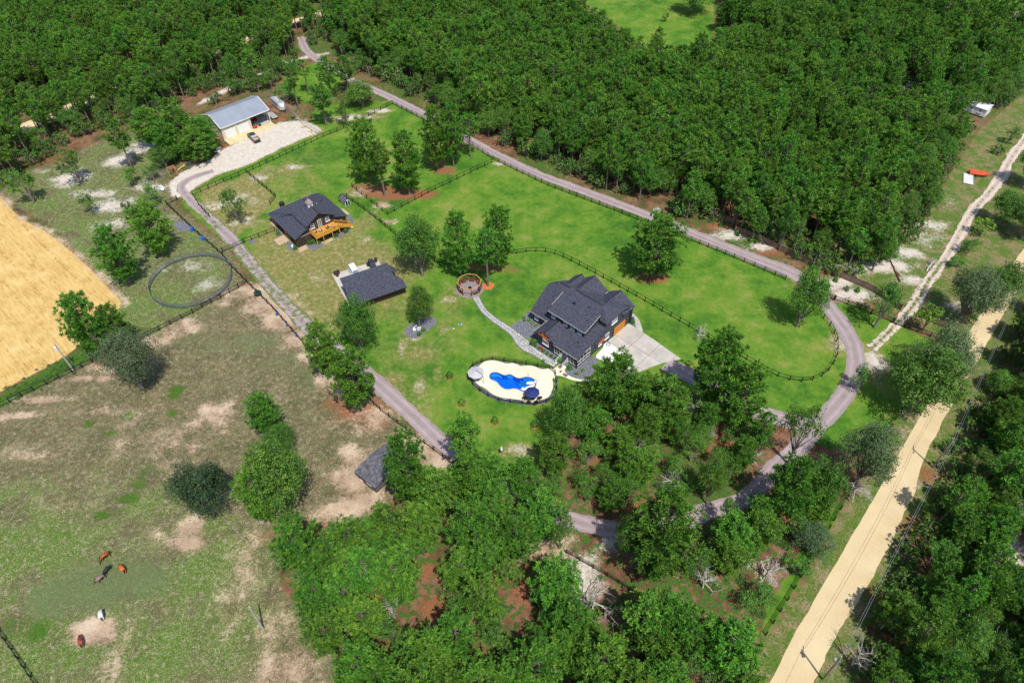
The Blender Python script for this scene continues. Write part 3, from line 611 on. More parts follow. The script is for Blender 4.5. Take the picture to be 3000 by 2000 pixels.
# ---------------------------------------------------------------- trees
def arr_mesh(name, parts, mats):
    """parts: list of (verts Nx3, faces Mxk, material index)"""
    me = bpy.data.meshes.new(name); V = np.concatenate([p[0] for p in parts]).astype(np.float32)
    me.vertices.add(len(V)); me.vertices.foreach_set('co', V.ravel())
    li = []; ls = []; lt = []; mi = []; off = 0; st = 0
    for v, f, k in parts:
        f = np.asarray(f)+off; off += len(v); li.append(f.ravel()); m_, c = f.shape
        ls.append(st+np.arange(m_)*c); st += f.size; lt.append(np.full(m_, c)); mi.append(np.full(m_, k))
    li = np.concatenate(li); ls = np.concatenate(ls); lt = np.concatenate(lt); mi = np.concatenate(mi)
    me.loops.add(len(li)); me.loops.foreach_set('vertex_index', li)
    me.polygons.add(len(ls)); me.polygons.foreach_set('loop_start', ls); me.polygons.foreach_set('loop_total', lt)
    for m in mats: me.materials.append(m)
    me.polygons.foreach_set('material_index', mi); me.update(calc_edges=True); return me
def unit(a): return a/np.maximum(np.linalg.norm(a, axis=-1, keepdims=True), 1e-6)
def limb(p, q, r0, r1, n=5, bend=None):
    mb = MB(); p = np.array(p, float); q = np.array(q, float)
    m = (p+q)/2+(np.array(bend) if bend is not None else 0)
    mb.tube([p, m, q], [r0, (r0+r1)/2, r1], n, cap=False)
    return np.array(mb.v), np.array(mb.f)
def join(lst):
    V = []; F = []; o = 0
    for v, f in lst: V.append(v); F.append(f+o); o += len(v)
    return np.concatenate(V), np.concatenate(F)
def needles(cent, dirs, rs, nb, size):
    """tufts of stiff needle sprays: nb blades each, fanned round the tuft direction"""
    n = len(cent); d = unit(rs.normal(size=(n, nb, 3))+dirs[:, None, :]*1.05)
    L = size*rs.uniform(.65, 1.1, (n, nb, 1)); base = cent[:, None, :]+d*L*.12
    side = unit(np.cross(d, rs.normal(size=(n, nb, 3)))); wd = L*.30
    a = base+side*wd*.28; b = base-side*wd*.28; c = base+d*L-side*wd*.42; e = base+d*L+side*wd*.42
    V = np.stack([a, b, c, e], 2).reshape(-1, 3); F = np.arange(len(V)).reshape(-1, 4); return V, F
def pine_parts(seed, h=14.0, r=2.7, cb=.42, dens=1.0, lean=.25, tuft=.50, nb=20):
    rs = np.random.RandomState(seed); lx, ly = rs.uniform(-lean, lean, 2)
    def ax(z): t = z/h; return np.array([lx*t*t, ly*t*t, z])
    stems = []; zz = np.linspace(0, h*.96, 6)
    mb = MB(); mb.tube([ax(z) for z in zz], [.20*(1-.85*t)+.03 for t in np.linspace(0, 1, 6)], 7); tv = np.array(mb.v); 
    tf = np.array([f for f in mb.f if len(f) == 4])
    cent = []; dirs = []; z = cb*h
    while z < h*.985:
        t = (z-cb*h)/(h-cb*h); prof = (min(1, .45+t*2.2) if t < .3 else 1-((t-.3)/.75)**2.2)
        nbr = max(3, int(round((5.5-2.2*t)*dens)))
        a0 = rs.uniform(0, 6.28)
        for k in range(nbr):
            if rs.rand() < .12: continue
            a = a0+k*6.283/nbr+rs.normal()*.25; L = r*prof*rs.uniform(.62, 1.18); up = .10+.55*t
            base = ax(z); dh = np.array([math.cos(a), math.sin(a), 0]); tip = base+dh*L+np.array([0, 0, L*up+rs.normal()*.12])
            stems.append(limb(base, tip, .05, .018, 3, (0, 0, -.12*L)))
            ntf = max(2, int(L*2.3*dens))
            for j in range(ntf):
                s = 1-.72*j/ntf if ntf > 1 else 1
                p = base+(tip-base)*s+np.array([-dh[1], dh[0], 0])*rs.normal()*.34*L*.55*(1 if j else .2)+np.array([0, 0, rs.normal()*.10])
                cent.append(p); dirs.append(unit(dh*(.35+.25*rs.rand())+np.array([0, 0, .95])))
        z += rs.uniform(.50, .78)*(h/14)**.5
    for k in range(7): cent.append(ax(h*.97)+rs.normal(size=3)*np.array([.3, .3, .25])); dirs.append(np.array([0, 0, 1.]))
    cent = np.array(cent); dirs = np.array(dirs)
    lv = needles(cent, dirs, rs, nb, tuft)
    return lv, join([(tv, tf)]+stems)
def oak_parts(seed, h=9.0, r=4.2, cb=.28, nl=16, leaf=.235, per=520, open_=0.0, flat=1.0):
    rs = np.random.RandomState(seed); V = []; stems = []; lobes = []
    ch = h*(1-cb)
    for k in range(nl):
        u = rs.normal(size=3); u[2] = abs(u[2])*.9-.25; u = unit(u); q = rs.uniform(.40, .78)
        c = np.array([u[0]*r*q, u[1]*r*q, h*cb+ch*.42+u[2]*ch*.42*flat]); lr = r*rs.uniform(.26, .42); lobes.append((c, lr))
    if open_ < .2: lobes.append((np.array([0, 0, h*cb+ch*.52]), r*.52))
    for c, lr in lobes:
        if open_ and rs.rand() < open_*.35: continue
        n_ = int(per*(lr/(r*.34))**2*(1-open_*.45)*(r/4.2)**1.0)
        # leaf sprays: small twigs carry bunches, so the surface breaks into tufts
        nb_ = max(6, n_//9); d = unit(rs.normal(size=(nb_, 3))+np.array([0, 0, .25])); rad_ = lr*rs.uniform(.62, 1.12, (nb_, 1)); bc = c+d*rad_*np.array([1, 1, .82])
        p = (bc[:, None, :]+rs.normal(size=(nb_, 9, 3))*lr*.13).reshape(-1, 3); dn = np.repeat(d, 9, 0)
        nrm = unit(dn*.8+rs.normal(size=p.shape)*.6+np.array([0, 0, .45])); t1 = unit(np.cross(nrm, rs.normal(size=p.shape))); t2 = np.cross(nrm, t1)
        s = leaf*rs.uniform(.6, 1.15, (len(p), 1))
        V.append(np.stack([p-t1*s*.5, p+t2*s*.36, p+t1*s*.55, p-t2*s*.36], 1).reshape(-1, 3))
        stems.append(limb((0, 0, h*cb*rs.uniform(.55, 1.0)), c, .10*r/4, .03, 4, rs.normal(size=3)*.25))
        for _ in range(2): stems.append(limb(c, c+unit(rs.normal(size=3))*lr*.95, .035, .012, 3))
    V = np.concatenate(V); F = np.arange(len(V)).reshape(-1, 4)
    mb = MB(); mb.tube([(0, 0, 0), (rs.normal()*.1, rs.normal()*.1, h*cb*.6), (0, 0, h*cb+ch*.35)], [.06*r+.05, .045*r+.04, .03*r], 7)
    return (V, F), join([(np.array(mb.v), np.array([f for f in mb.f if len(f) == 4]))]+stems)
def dead_parts(seed, h=8.0, r=3.0, nb=9):
    rs = np.random.RandomState(seed); st = []
    def grow(p, d, L, rd, dep):
        q = p+d*L; st.append(limb(p, q, rd, rd*.55, 5 if dep < 2 else 3, rs.normal(size=3)*L*.06))
        if dep >= 4: return
        for _ in range(3 if dep else nb):
            s = rs.uniform(.45, 1.0); nd = unit(d*(.55 if dep else .35)+rs.normal(size=3)*.62+np.array([0, 0, .1])); grow(p+(q-p)*s, nd, L*rs.uniform(.45, .75), rd*.55*(1.15-s*.4), dep+1)
    grow(np.zeros(3), unit(np.array([rs.normal()*.08, rs.normal()*.08, 1])), h*.45, .22, 0)
    return join(st)
VAR = {}
def make_variants(key, plist, leafm, barkm):
    out = []
    for (lv, tr) in plist:
        cm = arr_mesh('crown', [(lv[0], lv[1], 0)], [leafm]); tm = arr_mesh('trunk', [(tr[0], tr[1], 0)], [barkm])
        jm = arr_mesh(key, [(lv[0], lv[1], 0), (tr[0], tr[1], 1)], [leafm, barkm]); out.append((cm, tm, jm))
    VAR[key] = out
pine_sets = [pine_parts(100+i, 14, R.uniform(2.3, 2.9), R.uniform(.40, .55), 1.0) for i in range(7)]
make_variants('pine', pine_sets, K['pine'], K['bark'])
full_pine = [pine_parts(140+i, 12, R.uniform(3.3, 3.7), R.uniform(.14, .22), 1.3, .2, .46, 20) for i in range(4)]
make_variants('full_pine', full_pine, K['pine'], K['bark'])
make_variants('sparse_pine', [pine_parts(170+i, 15, R.uniform(1.9, 2.4), .55, .75, .4, .55) for i in range(4)], K['pine'], K['bark'])
oak_sets = [oak_parts(200+i, 8.5, 4.0, .15, 22) for i in range(5)]
make_variants('oak', oak_sets, K['oak'], K['oakbark'])
make_variants('small_oak', [oak_parts(230+i, 6.5, 2.6, .20, 13, .22, 380, .2) for i in range(5)], K['oak'], K['oakbark'])
make_variants('open_oak', [oak_parts(260+i, 8, 3.6, .28, 18, .24, 420, .55) for i in range(4)], K['oak'], K['oakbark'])
make_variants('live_oak', [oak_parts(280+i, 8, 4.6, .14, 24, .20, 520) for i in range(2)], K['live_oak'], K['oakbark'])
make_variants('grey_oak', [oak_parts(290+i, 8, 4.6, .14, 24, .21, 500) for i in range(3)], K['grey_oak'], K['oakbark'])
make_variants('dark_oak', [oak_parts(295+i, 6.5, 3.6, .12, 26, .20, 520, 0, .9) for i in range(2)], K['dark_oak'], K['oakbark'])
make_variants('lime_tree', [oak_parts(300+i, 6, 2.4, .2, 12, .30, 230, .2) for i in range(2)], K['lime'], K['oakbark'])
make_variants('rust_tree', [pine_parts(310, 12, 2.2, .35, .8)], K['rust'], K['bark'])
make_variants('bush', [oak_parts(320+i, 1.9, 1.35, .05, 9, .22, 90) for i in range(4)], K['shrub'], K['oakbark'])
def cone_parts(seed, h=2.0, r=.75):
    rs = np.random.RandomState(seed); n_ = 1500; t = rs.rand(n_)**.75; t = 1-t; a = rs.uniform(0, 6.283, n_); z = .08*h+t*h*.92
    rr0 = r*(1-t)**.8*(1+.14*np.sin(a*5+seed)+.10*np.sin(z*9/h*3+a*2))*rs.uniform(.72, 1.06, n_)+.02
    p = np.c_[np.cos(a)*rr0, np.sin(a)*rr0, z]; nrm = unit(np.c_[np.cos(a), np.sin(a), np.full(n_, .7)]+rs.normal(size=(n_, 3))*.4)
    t1 = unit(np.cross(nrm, rs.normal(size=p.shape))); t2 = np.cross(nrm, t1); s = .085*h*rs.uniform(.6, 1.2, (n_, 1))
    V = np.stack([p-t1*s*.5, p+t2*s*.35, p+t1*s*.6, p-t2*s*.35], 1).reshape(-1, 3)
    return (V, np.arange(len(V)).reshape(-1, 4)), limb((0, 0, 0), (0, 0, h*.6), .05, .02, 5)
make_variants('cone', [cone_parts(400+i) for i in range(3)], K['shrub'], K['oakbark'])
def ball_parts(seed, r=.5):
    rs = np.random.RandomState(seed); n_ = 520; d = unit(rs.normal(size=(n_, 3))+np.array([0, 0, .3])); p = d*r*rs.uniform(.7, 1.08, (n_, 1))*np.array([1, 1, .85])+np.array([0, 0, r*.75])
    nrm = unit(d+rs.normal(size=p.shape)*.5); t1 = unit(np.cross(nrm, rs.normal(size=p.shape))); t2 = np.cross(nrm, t1); s = .17*rs.uniform(.6, 1.2, (n_, 1))
    V = np.stack([p-t1*s*.5, p+t2*s*.35, p+t1*s*.6, p-t2*s*.35], 1).reshape(-1, 3)
    return (V, np.arange(len(V)).reshape(-1, 4)), limb((0, 0, 0), (0, 0, r), .03, .015, 4)
make_variants('ball', [ball_parts(420+i) for i in range(2)], K['shrub'], K['oakbark'])
make_variants('ball_lime', [ball_parts(430)], K['lime'], K['oakbark'])
DEAD = [arr_mesh('dead_tree', [(*dead_parts(500+i), 0)], [K['dead']]) for i in range(4)]

NAMES = {'pine': 'pine_tree', 'full_pine': 'pine_tree', 'sparse_pine': 'pine_tree', 'rust_tree': 'pine_tree', 'oak': 'oak_tree', 'small_oak': 'oak_tree', 'open_oak': 'oak_tree', 'live_oak': 'oak_tree', 'grey_oak': 'oak_tree', 'dark_oak': 'oak_tree', 'lime_tree': 'deciduous_tree', 'bush': 'bush', 'cone': 'cone_shrub', 'ball': 'round_shrub', 'ball_lime': 'round_shrub'}
tree_spots = []
def tree(key, loc, label, s=1.0, sz=None, group=None, cat=None, k=None, rz=None):
    vs = VAR[key]; cm, tm, jm = vs[R.randrange(len(vs)) if k is None else k % len(vs)]
    sz = s if sz is None else sz
    o = bpy.data.objects.new(NAMES[key], None); C.objects.link(o); o.empty_display_size = .2
    o.location = (loc[0], loc[1], 0); o.rotation_euler = (0, 0, R.uniform(0, 6.28) if rz is None else rz); o.scale = (s, s, sz)
    shr = key in ('bush', 'cone', 'ball', 'ball_lime')
    tag(o, label, cat or ('shrub' if shr else 'tree'), group)
    a = bpy.data.objects.new('foliage' if shr else 'crown', cm); b = bpy.data.objects.new('stem' if shr else 'trunk', tm)
    for q in (a, b): C.objects.link(q); q.parent = o
    return o
def hfit(key, base, top, wpx):
    """height from base pixel to top pixel, radius from crown width"""
    g = G(*base); lo, hi = .5, 28
    zs = np.linspace(lo, hi, 200); d = [abs(PJ(g[0], g[1], z)[1]-top[1]) for z in zs]; h = float(zs[int(np.argmin(d))])
    dd = sP+((base[1]-1000)/CAM_F)*cP; r = wpx/2/(CAM_F*dd/(CAM_H-h*.55))
    return g, h, r
BASEH = {'pine': (14, 2.7), 'full_pine': (12, 3.6), 'sparse_pine': (15, 2.3), 'rust_tree': (12, 2.2), 'oak': (8.5, 4.4), 'small_oak': (6.5, 2.9), 'open_oak': (8, 3.9), 'live_oak': (8, 5), 'grey_oak': (8, 5), 'dark_oak': (6.5, 3.9), 'lime_tree': (6, 2.6), 'bush': (1.9, 1.5), 'cone': (2.0, .75), 'ball': (1., .5), 'ball_lime': (1., .5)}
def tfit(key, base, top, wpx, label, **kw):
    g, h, r = hfit(key, base, top, wpx); bh, br = BASEH[key]; tree_spots.append((g[0], g[1], r*.9))
    return tree(key, g, label, 1.10*r/br, 1.02*h/bh, **kw)
# --- trees one can single out
tfit('small_oak', T0(235,1395), T0(180,1165), 92, 'leftmost small oak at the straw field corner with open rounded crown')
tfit('small_oak', T0(565,1265), T0(480,1030), 92, 'small leafy oak standing over a white sand patch in the upper left clearing')
tfit('small_oak', T0(640,1478), T0(610,1320), 56, 'smallest round oak between the straw field and the sandy clearing')
tfit('pine', T0(915,1165), T0(760,830), 66, 'slender pine leaning over the sandy clearing left of the workshop wood')
tfit('full_pine', T0(1205,1110), T0(1130,850), 80, 'bushy pine at the chain link fence left of the metal workshop, nearest the swing frame')
tfit('pine', T0(1300,1060), T0(1170,740), 84, 'tallest pine crowding the left wall of the metal workshop')
tfit('full_pine', T0(1430,1055), T0(1340,820), 84, 'dense dark pine touching the front left corner of the metal workshop')
tfit('full_pine', T0(1080,1000), T0(1120,760), 96, 'broad pine behind the chain link pines left of the workshop')
tfit('full_pine', T0(1390,1110), T0(1370,900), 100, 'wide dark tree overhanging the orange dirt at the workshop corner')
tfit('oak', T0(1150,1150), T0(1150,1010), 86, 'low broad oak behind the chain link fence above the swing set')
tfit('pine', T0(1250,960), T0(1240,690), 66, 'pine behind the left end of the metal workshop')
tfit('small_oak', T0(1350,1110), T0(1330,960), 60, 'low leafy oak beside the orange dirt at the workshop corner')
tfit('small_oak', T0(1075,1415), T0(1060,1260), 66, 'dark leafy tree beside the white boat at the driveway bend')
tfit('small_oak', T0(930,1270), T0(920,1150), 60, 'low dark oak left of the dead grey brush by the driveway bend')
tfit('small_oak', T0(1060,1240), T0(1040,1140), 54, 'small oak tucked under the chain link fence near the swing frame')
tfit('bush', T0(890,1460), T0(880,1380), 36, 'small round bush at the lower edge of the sandy clearing')
tfit('full_pine', T3(1125,190), T0(1010,1415), 104, 'two trunked pine casting shade on white sand above the round pen')
tfit('full_pine', T3(900,385), T3(770,15), 112, 'dense pine between the straw field and the round pen')
tfit('full_pine', T3(720,880), T3(650,490), 110, 'spreading pine on the straw field edge beside the grey green oak')
tfit('full_pine', T3(880,830), T3(830,545), 80, 'smaller pine growing behind the spreading one near the pasture fence')
tfit('live_oak', T3(985,1105), T3(950,715), 196, 'broad dark grey green oak with bleached limbs beside the pasture fence')
tfit('small_oak', T0(1655,1535), T0(1600,1290), 84, 'lone oak in the bare sandy paddock behind the barn', k=1)
tfit('full_pine', T3(2275,1010), T3(2190,680), 94, 'small dense pine at the pasture edge left of the gravel drive')
tfit('full_pine', T4(130,1245), T4(85,865), 116, 'big dense pine over orange needles beside the gravel drive')
tfit('oak', T4(150,865), T4(120,500), 134, 'broad oak at the near corner of the brown walled garage')
tfit('oak', T4(560,672), T4(540,410), 90, 'round oak rising from the grey stone bed with white statues')
tfit('oak', T4(560,330), FV(955,505), 142, 'large round oak between the garage and the fire pit')
tfit('full_pine', T4(830,345), FV(1055,492), 92, 'left pine of the three behind the fire pit')
tfit('pine', T4(1010,400), FV(1110,530), 84, 'tall bare trunked pine rising from an orange straw ring by the fire pit', k=3)
tfit('full_pine', T4(1085,300), FV(1140,485), 90, 'rearmost pine behind the fire pit with its shadow on the lawn')
tfit('full_pine', (1910,812), FV(1518,505), 146, 'lone pine in the middle of the bright green paddock')
tfit('oak', T5(780,680), T5(760,290), 124, 'lone leafy oak inside the looped driveway fence', k=2)
tfit('full_pine', T1(205,1255), T1(220,840), 96, 'leftmost pine of the fenced grove beyond the barn')
tfit('pine', T1(300,1350), T1(290,985), 74, 'middle pine of the fenced grove over orange needles')
tfit('full_pine', T1(470,1340), T1(450,925), 96, 'right pine of the fenced grove near the paddock corner')
tfit('full_pine', T1(665,1175), T1(620,745), 86, 'left pine of the trio beside the gravel drive bend')
tfit('full_pine', T1(775,1150), T1(760,735), 72, 'middle pine of the trio with a bare lower trunk beside the drive')
tfit('pine', T1(890,1085), T1(900,795), 56, 'right slim pine of the trio leaning against the drive edge')
tfit('oak', T1(150,740), T1(200,560), 96, 'round dark oak at the far gate of the green paddock', k=0)
tfit('small_oak', T1(40,860), T1(20,690), 60, 'low oak at the paddock corner beside the white sand')
tfit('pine', T1(50,640), T1(60,400), 62, 'tall pine over the driveway at the far gate')
tfit('sparse_pine', T0(2060,755), T0(2000,470), 50, 'thin tall pine with a long pale trunk behind the horse trailer')
tfit('pine', T0(2250,865), T0(2240,590), 72, 'pine just outside the chain link corner of the workshop yard')
tfit('sparse_pine', T0(2130,650), T0(2110,420), 42, 'slender pine over the small far lawn, left of two')
tfit('pine', T0(2290,690), T0(2290,410), 62, 'slender pine over the small far lawn, right of two')
tfit('sparse_pine', T0(1765,580), T0(1740,360), 48, 'thin pine beside the white sandy path beyond the workshop')
tfit('small_oak', T0(1990,700), T0(1990,580), 80, 'low oak behind the horse trailer')
tfit('rust_tree', T0(1990,290), T0(1990,75), 46, 'yellow brown dying pine beside the far sandy road')
tfit('full_pine', T3(1860,1400), T3(1720,1175), 104, 'top pine of the clump in the dry pasture')
tfit('oak', T3(1960,1560), T3(1820,1370), 100, 'leafy oak in the middle of the pasture clump', k=3)
tfit('oak', T6(2010,420), T6(1900,-60), 196, 'biggest oak of the pasture clump with a broad round crown', k=4)
tfit('full_pine', T6(1860,455), T6(1770,110), 112, 'lowest pine of the pasture clump on the camera side')
tfit('dark_oak', T6(1475,385), T6(1420,20), 178, 'round very dark green oak alone in the pasture')
tfit('full_pine', T7(2150,820), T7(2130,330), 190, 'massive bright pine hanging over the lower gravel drive bend')
tfit('oak', T7(1960,700), T7(1950,410), 110, 'dark oak left of the massive pine on the lower drive bend', k=1)
tfit('open_oak', T7(1500,640), T7(1490,400), 100, 'thin open tree standing on the near edge of the lower gravel drive')
tfit('small_oak', T8(280,520), T8(290,320), 82, 'leafy small tree between lower drive and orange litter clearing')
tfit('oak', T8(160,330), T8(200,40), 92, 'broad tree on the upper edge of the lower drive', k=0)
tfit('full_pine', T7(1250,300), T7(1180,60), 90, 'pine crowding the upper side of the near drive bend')
tfit('full_pine', T7(900,330), T7(880,20), 120, 'dark pine between the shed pine and the near drive bend')
tfit('open_oak', T7(1300,370), T7(1280,250), 100, 'sparse tree whose twigs hang over the near drive bend')
tfit('full_pine', T4(2200,1400), T4(2150,1080), 130, 'dark pine in the woodland edge right of the leaning oak')
tfit('small_oak', T7(620,340), T7(620,150), 60, 'small tree right of the shed pine')
tfit('full_pine', (1215,1490), (1165,1280), 128, 'bright pine covering the right half of the grey run in shed')
tfit('pine', (1371,1392), FV(1060,962), 104, 'pine beside the near bend of the gravel drive below the pool')
tfit('full_pine', (1790,1225), T4(1800,905), 150, 'large bright pine just below the porch corner of the house')
tfit('oak', (1655,1310), T4(1560,1105), 128, 'oak leaning on a crooked trunk between the pool and the woods', k=1)
tfit('full_pine', FV(1625,935), FV(1580,772), 130, 'tall pine at the near corner of the concrete driveway')
tfit('full_pine', FV(1680,990), FV(1655,845), 120, 'pine between the drive branch and the woodland edge')
tfit('oak', FV(1500,960), FV(1500,880), 116, 'dark oak in the woodland edge right below the concrete driveway', k=2)
tfit('open_oak', FV(1810,1065), FV(1790,925), 130, 'open oak inside the fork of the gravel drives')
tfit('full_pine', T8(640,450), T8(680,60), 126, 'bushy pine over orange litter where the lower drive meets the woods')
tfit('oak', T8(900,400), T8(900,70), 110, 'dense oak just inside the roadside fence near the lower drive', k=0)
tfit('grey_oak', FV(1965,1110), FV(1945,985), 172, 'round grey green oak by the dirt road with bleached dead limbs beside it')
tfit('grey_oak', T5(1690,1040), T5(1580,705), 200, 'upper grey green oak of the big pair beside the looped drive')
tfit('oak', T5(1560,1265), T5(1500,850), 220, 'lower bright oak of the big pair overhanging the gravel drive', k=4)
tfit('small_oak', T5(1180,1110), T5(1140,955), 62, 'small dark oak at the inner bend of the gravel drive')
tfit('open_oak', T5(1320,690), T5(1360,395), 126, 'dark spreading cedar like tree with a clear trunk by the pale path')
tfit('grey_oak', T5(1900,640), T5(1850,290), 172, 'pale grey green oak between the sandy track and the dirt road')
tfit('oak', T5(2150,525), T5(2110,260), 120, 'dark oak overhanging the far side of the dirt road', k=1)
tfit('lime_tree', T5(1650,705), T5(1630,530), 72, 'bright lime green tree beside the roadside board fence')
tfit('small_oak', T5(1870,270), T5(1880,205), 50, 'small bush like oak beside the fallen branches', k=2)
tfit('small_oak', T5(1960,180), T5(1960,85), 64, 'small round oak on the verge between track and road', k=3)
tfit('lime_tree', T2(2040,1620), T2(2080,1500), 60, 'light green tree on the verge beside the sandy track')
tfit('oak', T2(2200,1560), T2(2170,1330), 110, 'oak right of the sandy track on the right hand verge', k=2)
tfit('oak', T2(2330,1640), T2(2320,1380), 110, 'dark oak cut by the right picture edge beside the sandy track', k=1)
tfit('small_oak', T2(2235,990), T2(2240,870), 48, 'small oak on the grass left of the sandy track, upper right')
tfit('oak', T2(2340,1290), T2(2340,1020), 100, 'oak at the right picture edge above the sandy track', k=0)
tfit('bush', T2(2170,1060), T2(2150,1000), 50, 'low grey bush on the grass below the small oak, upper right')
tfit('lime_tree', T1(2230,150), T1(2240,85), 24, 'tiny yellow green tree alone on the far meadow')
tfit('pine', T1(2160,460), T1(2160,205), 42, 'lone tall pine standing in front of the far meadow')
tfit('oak', (2030,40), (2030,-60), 120, 'dark oak at the right edge of the far meadow')
tfit('oak', T2(2040,210), T2(2020,25), 62, 'light green oak beside the grey roof, top right', k=0)
tfit('oak', T2(2180,370), T2(2180,155), 84, 'big light green oak below the grey paved pad, top right', k=3)
tfit('full_pine', T2(2310,290), T2(2300,75), 66, 'dark pine over the grey paved pad, top right corner')
# dead trees
tree_spots += [(*G(*T7(1700,1080)), 7.0), (*G(*T7(1880,1100)), 3), (*G(*T8(560,850)), 4), (*G(*T8(600,700)), 3)]
def deadtree(base, s, label, k, rz=0, sz=None, tilt=None):
    o = put('dead_tree', DEAD[k], None, (*G(*base), 0), rz, (s, s, sz or s)); tag(o, label, 'dead tree')
    if tilt: o.rotation_euler = (tilt[0], tilt[1], rz)
    return o
deadtree(T5(110,765), .62, 'leafless white dead tree rising over the paddock rail fence', 0)
deadtree(T8(1140,290), .95, 'leafless grey dead tree beside the roadside fence end', 1, 1.0)
deadtree(T7(1710,1110), 1.35, 'large bleached dead tree in a clearing in the lower woods', 2, 2.0)
deadtree(T8(560,850), 1.0, 'slanting dead snag in scrub above the roadside fence', 3, .5)
deadtree(T5(1680,300), .85, 'fallen grey dead tree lying across the sandy track', 1, 2.4, None, (rad(70), 0))
deadtree(T0(1010,1290), .62, 'grey leafless brush by the driveway bend', 2, 1.2, .5)
deadtree(T3(1000,1010), 1.12, 'bleached bare limbs standing out of the grey green oak crown', 0, .7)
deadtree(T1(680,560), .9, 'pale leafless tree in the far pine wood near the driveway', 3, .2, 1.2)
deadtree(T1(1370,270), 1.1, 'pale leafless tree in the middle of the far pine wood', 2, .2, 1.3)
deadtree(T8(2000,500), .5, 'bare white snag in the wood right of the dirt road', 3, 1.9)
lg = thing('fallen_log', 'two crossed fallen trunks on white sand beyond the picket fence', 'log', G(*T5(1465,310)))
a, b = Vector((*G(*T5(1430,230)), .2)), Vector((*G(*T5(1495,375)), .2)); p0 = Vector((*G(*T5(1465,310)), 0))
MB().tube([a-p0, b-p0], [.1, .2], 7).build('trunk', K['redbrown'], lg)
a2, b2 = Vector((*G(*T5(1440,260)), .5)), Vector((*G(*T5(1500,340)), .45))
MB().tube([a2-p0, b2-p0], [.07, .15], 7).build('trunk', K['dead'], lg)

# ---------------------------------------------------------------- woods: individuals nearest the camera, the rest one mass each
ROADS = [(DRIVE, 3.3), (BRANCH, 3.2), (TRACK, 3.0), (NWROAD, 5.5), (NWPATH, 2.4), (ROADC, 5.2)]
BUILD = [(*G(700,345), 14), (*G(2640,245), 0)]
KEEP = [px(1885,575, 1975,575, 1975,660, 1885,660), tz(T7, 1540,570, 1880,560, 2020,740, 2351,990, 2351,1150, 2150,1030, 1800,850, 1560,700), tz(T7, 1330,600, 1560,600, 1740,780, 1600,880, 1400,830), px(2900,1580, 3010,1550, 3010,1800, 2890,1740), px(2590,285, 2745,305, 2765,375, 2610,360), px(2780,330, 2910,355, 2910,410, 2785,390), px(1890,165, 1955,175, 1960,240, 1885,235), px(630,330, 800,260, 1000,380, 720,500, 560,560, 480,560, 560,470), CARPARK, NEFIELD, MEADOW]
def woods(poly, step, seed):
    rs = np.random.RandomState(seed); A = np.array(poly); lo = A.min(0); hi = A.max(0)
    lo = np.maximum(lo, (-290, 15)); hi = np.minimum(hi, (290, 395))
    X, Y = np.meshgrid(np.arange(lo[0], hi[0], step), np.arange(lo[1], hi[1], step*.9)); X[1::2] += step/2
    Q = np.c_[X.ravel(), Y.ravel()]; Q = Q+rs.uniform(-.38, .38, Q.shape)*step
    m = inside(Q, poly)
    for ln, d in ROADS: m &= linedist(Q, ln) > d
    for kp in KEEP: m &= ~inside(Q, kp)
    if tree_spots:
        T = np.array(tree_spots)
        m &= (np.hypot(Q[:, None, 0]-T[None, :, 0], Q[:, None, 1]-T[None, :, 1]) > T[None, :, 2]*.75).all(1)
    Q = Q[m]
    # only what the lens (with a margin) can see
    out = []
    for q in Q:
        x, y = PJ(q[0], q[1], 7)
        if -260 < x < 3260 and -330 < y < 2330: out.append(q)
    return np.array(out)
W_NW = fv(-200,470, -40,445, 40,420, 110,365, 170,325, 235,310, 260,290, 350,285, 400,245, 470,210, 560,190, 600,170, 690,140, 760,60, 900,60, 900,-60, 760,-200, 300,-400, -500,-300, -600,300)
W_N = fv(760,60, 745,95, 800,150, 900,200, 990,240, 1060,290, 1115,312, 1190,350, 1240,374, 1330,415, 1400,449, 1480,478, 1560,512, 1610,512, 1690,532, 1760,568, 1850,602, 1905,630, 1965,648, 2025,618, 2090,560, 2130,492, 2150,430,
         2180,380, 2220,330, 2270,270, 2352,210, 2500,110, 2600,-100, 2100,-250, 1640,-100, 1655,30, 1650,140, 1600,175, 1500,175, 1420,130, 1330,60, 1290,0, 1250,-100, 900,-200)
W_NW2 = tz(T0, 930,820, 1250,720, 1380,680, 1600,580, 1850,460, 2000,400, 1950,330, 1700,400, 1400,520, 1100,640, 900,730)
W_NW3 = tz(T0, 1440,740, 1640,620, 1880,510, 2080,450, 2060,520, 1960,560, 1900,620, 1800,650, 1700,650, 1560,700)
W_NE2 = fv(2270,270, 2352,215, 2480,130, 2600,60, 2500,60, 2300,160, 2200,210)
W_LOW = fv(790,1290, 870,1262, 950,1230, 985,1165, 1020,1110, 1080,1090, 1130,1110, 1180,1150, 1240,1195, 1300,1240, 1350,1290, 1460,1390, 1540,1440, 1600,1470, 1700,1530, 1740,1545, 1735,1620, 1800,1800, 830,1800, 790,1600, 745,1500, 690,1430, 660,1330, 650,1240)
W_LEFTLOW = fv(690,1240, 800,1230, 860,1250, 860,1500, 780,1520, 690,1400)
W_MID = fv(1215,1100, 1270,1040, 1320,980, 1380,950, 1460,900, 1500,920, 1560,940, 1650,950, 1720,985, 1790,1000, 1810,1030, 1760,1080, 1700,1120, 1640,1155, 1570,1180, 1480,1195, 1390,1190, 1300,1165, 1240,1130)
W_MIDR = fv(1420,1250, 1480,1245, 1560,1225, 1640,1190, 1720,1160, 1780,1110, 1840,1060, 1880,1080, 1900,1130, 1905,1180, 1860,1260, 1800,1350, 1760,1420, 1730,1440, 1600,1350, 1520,1310, 1430,1270)
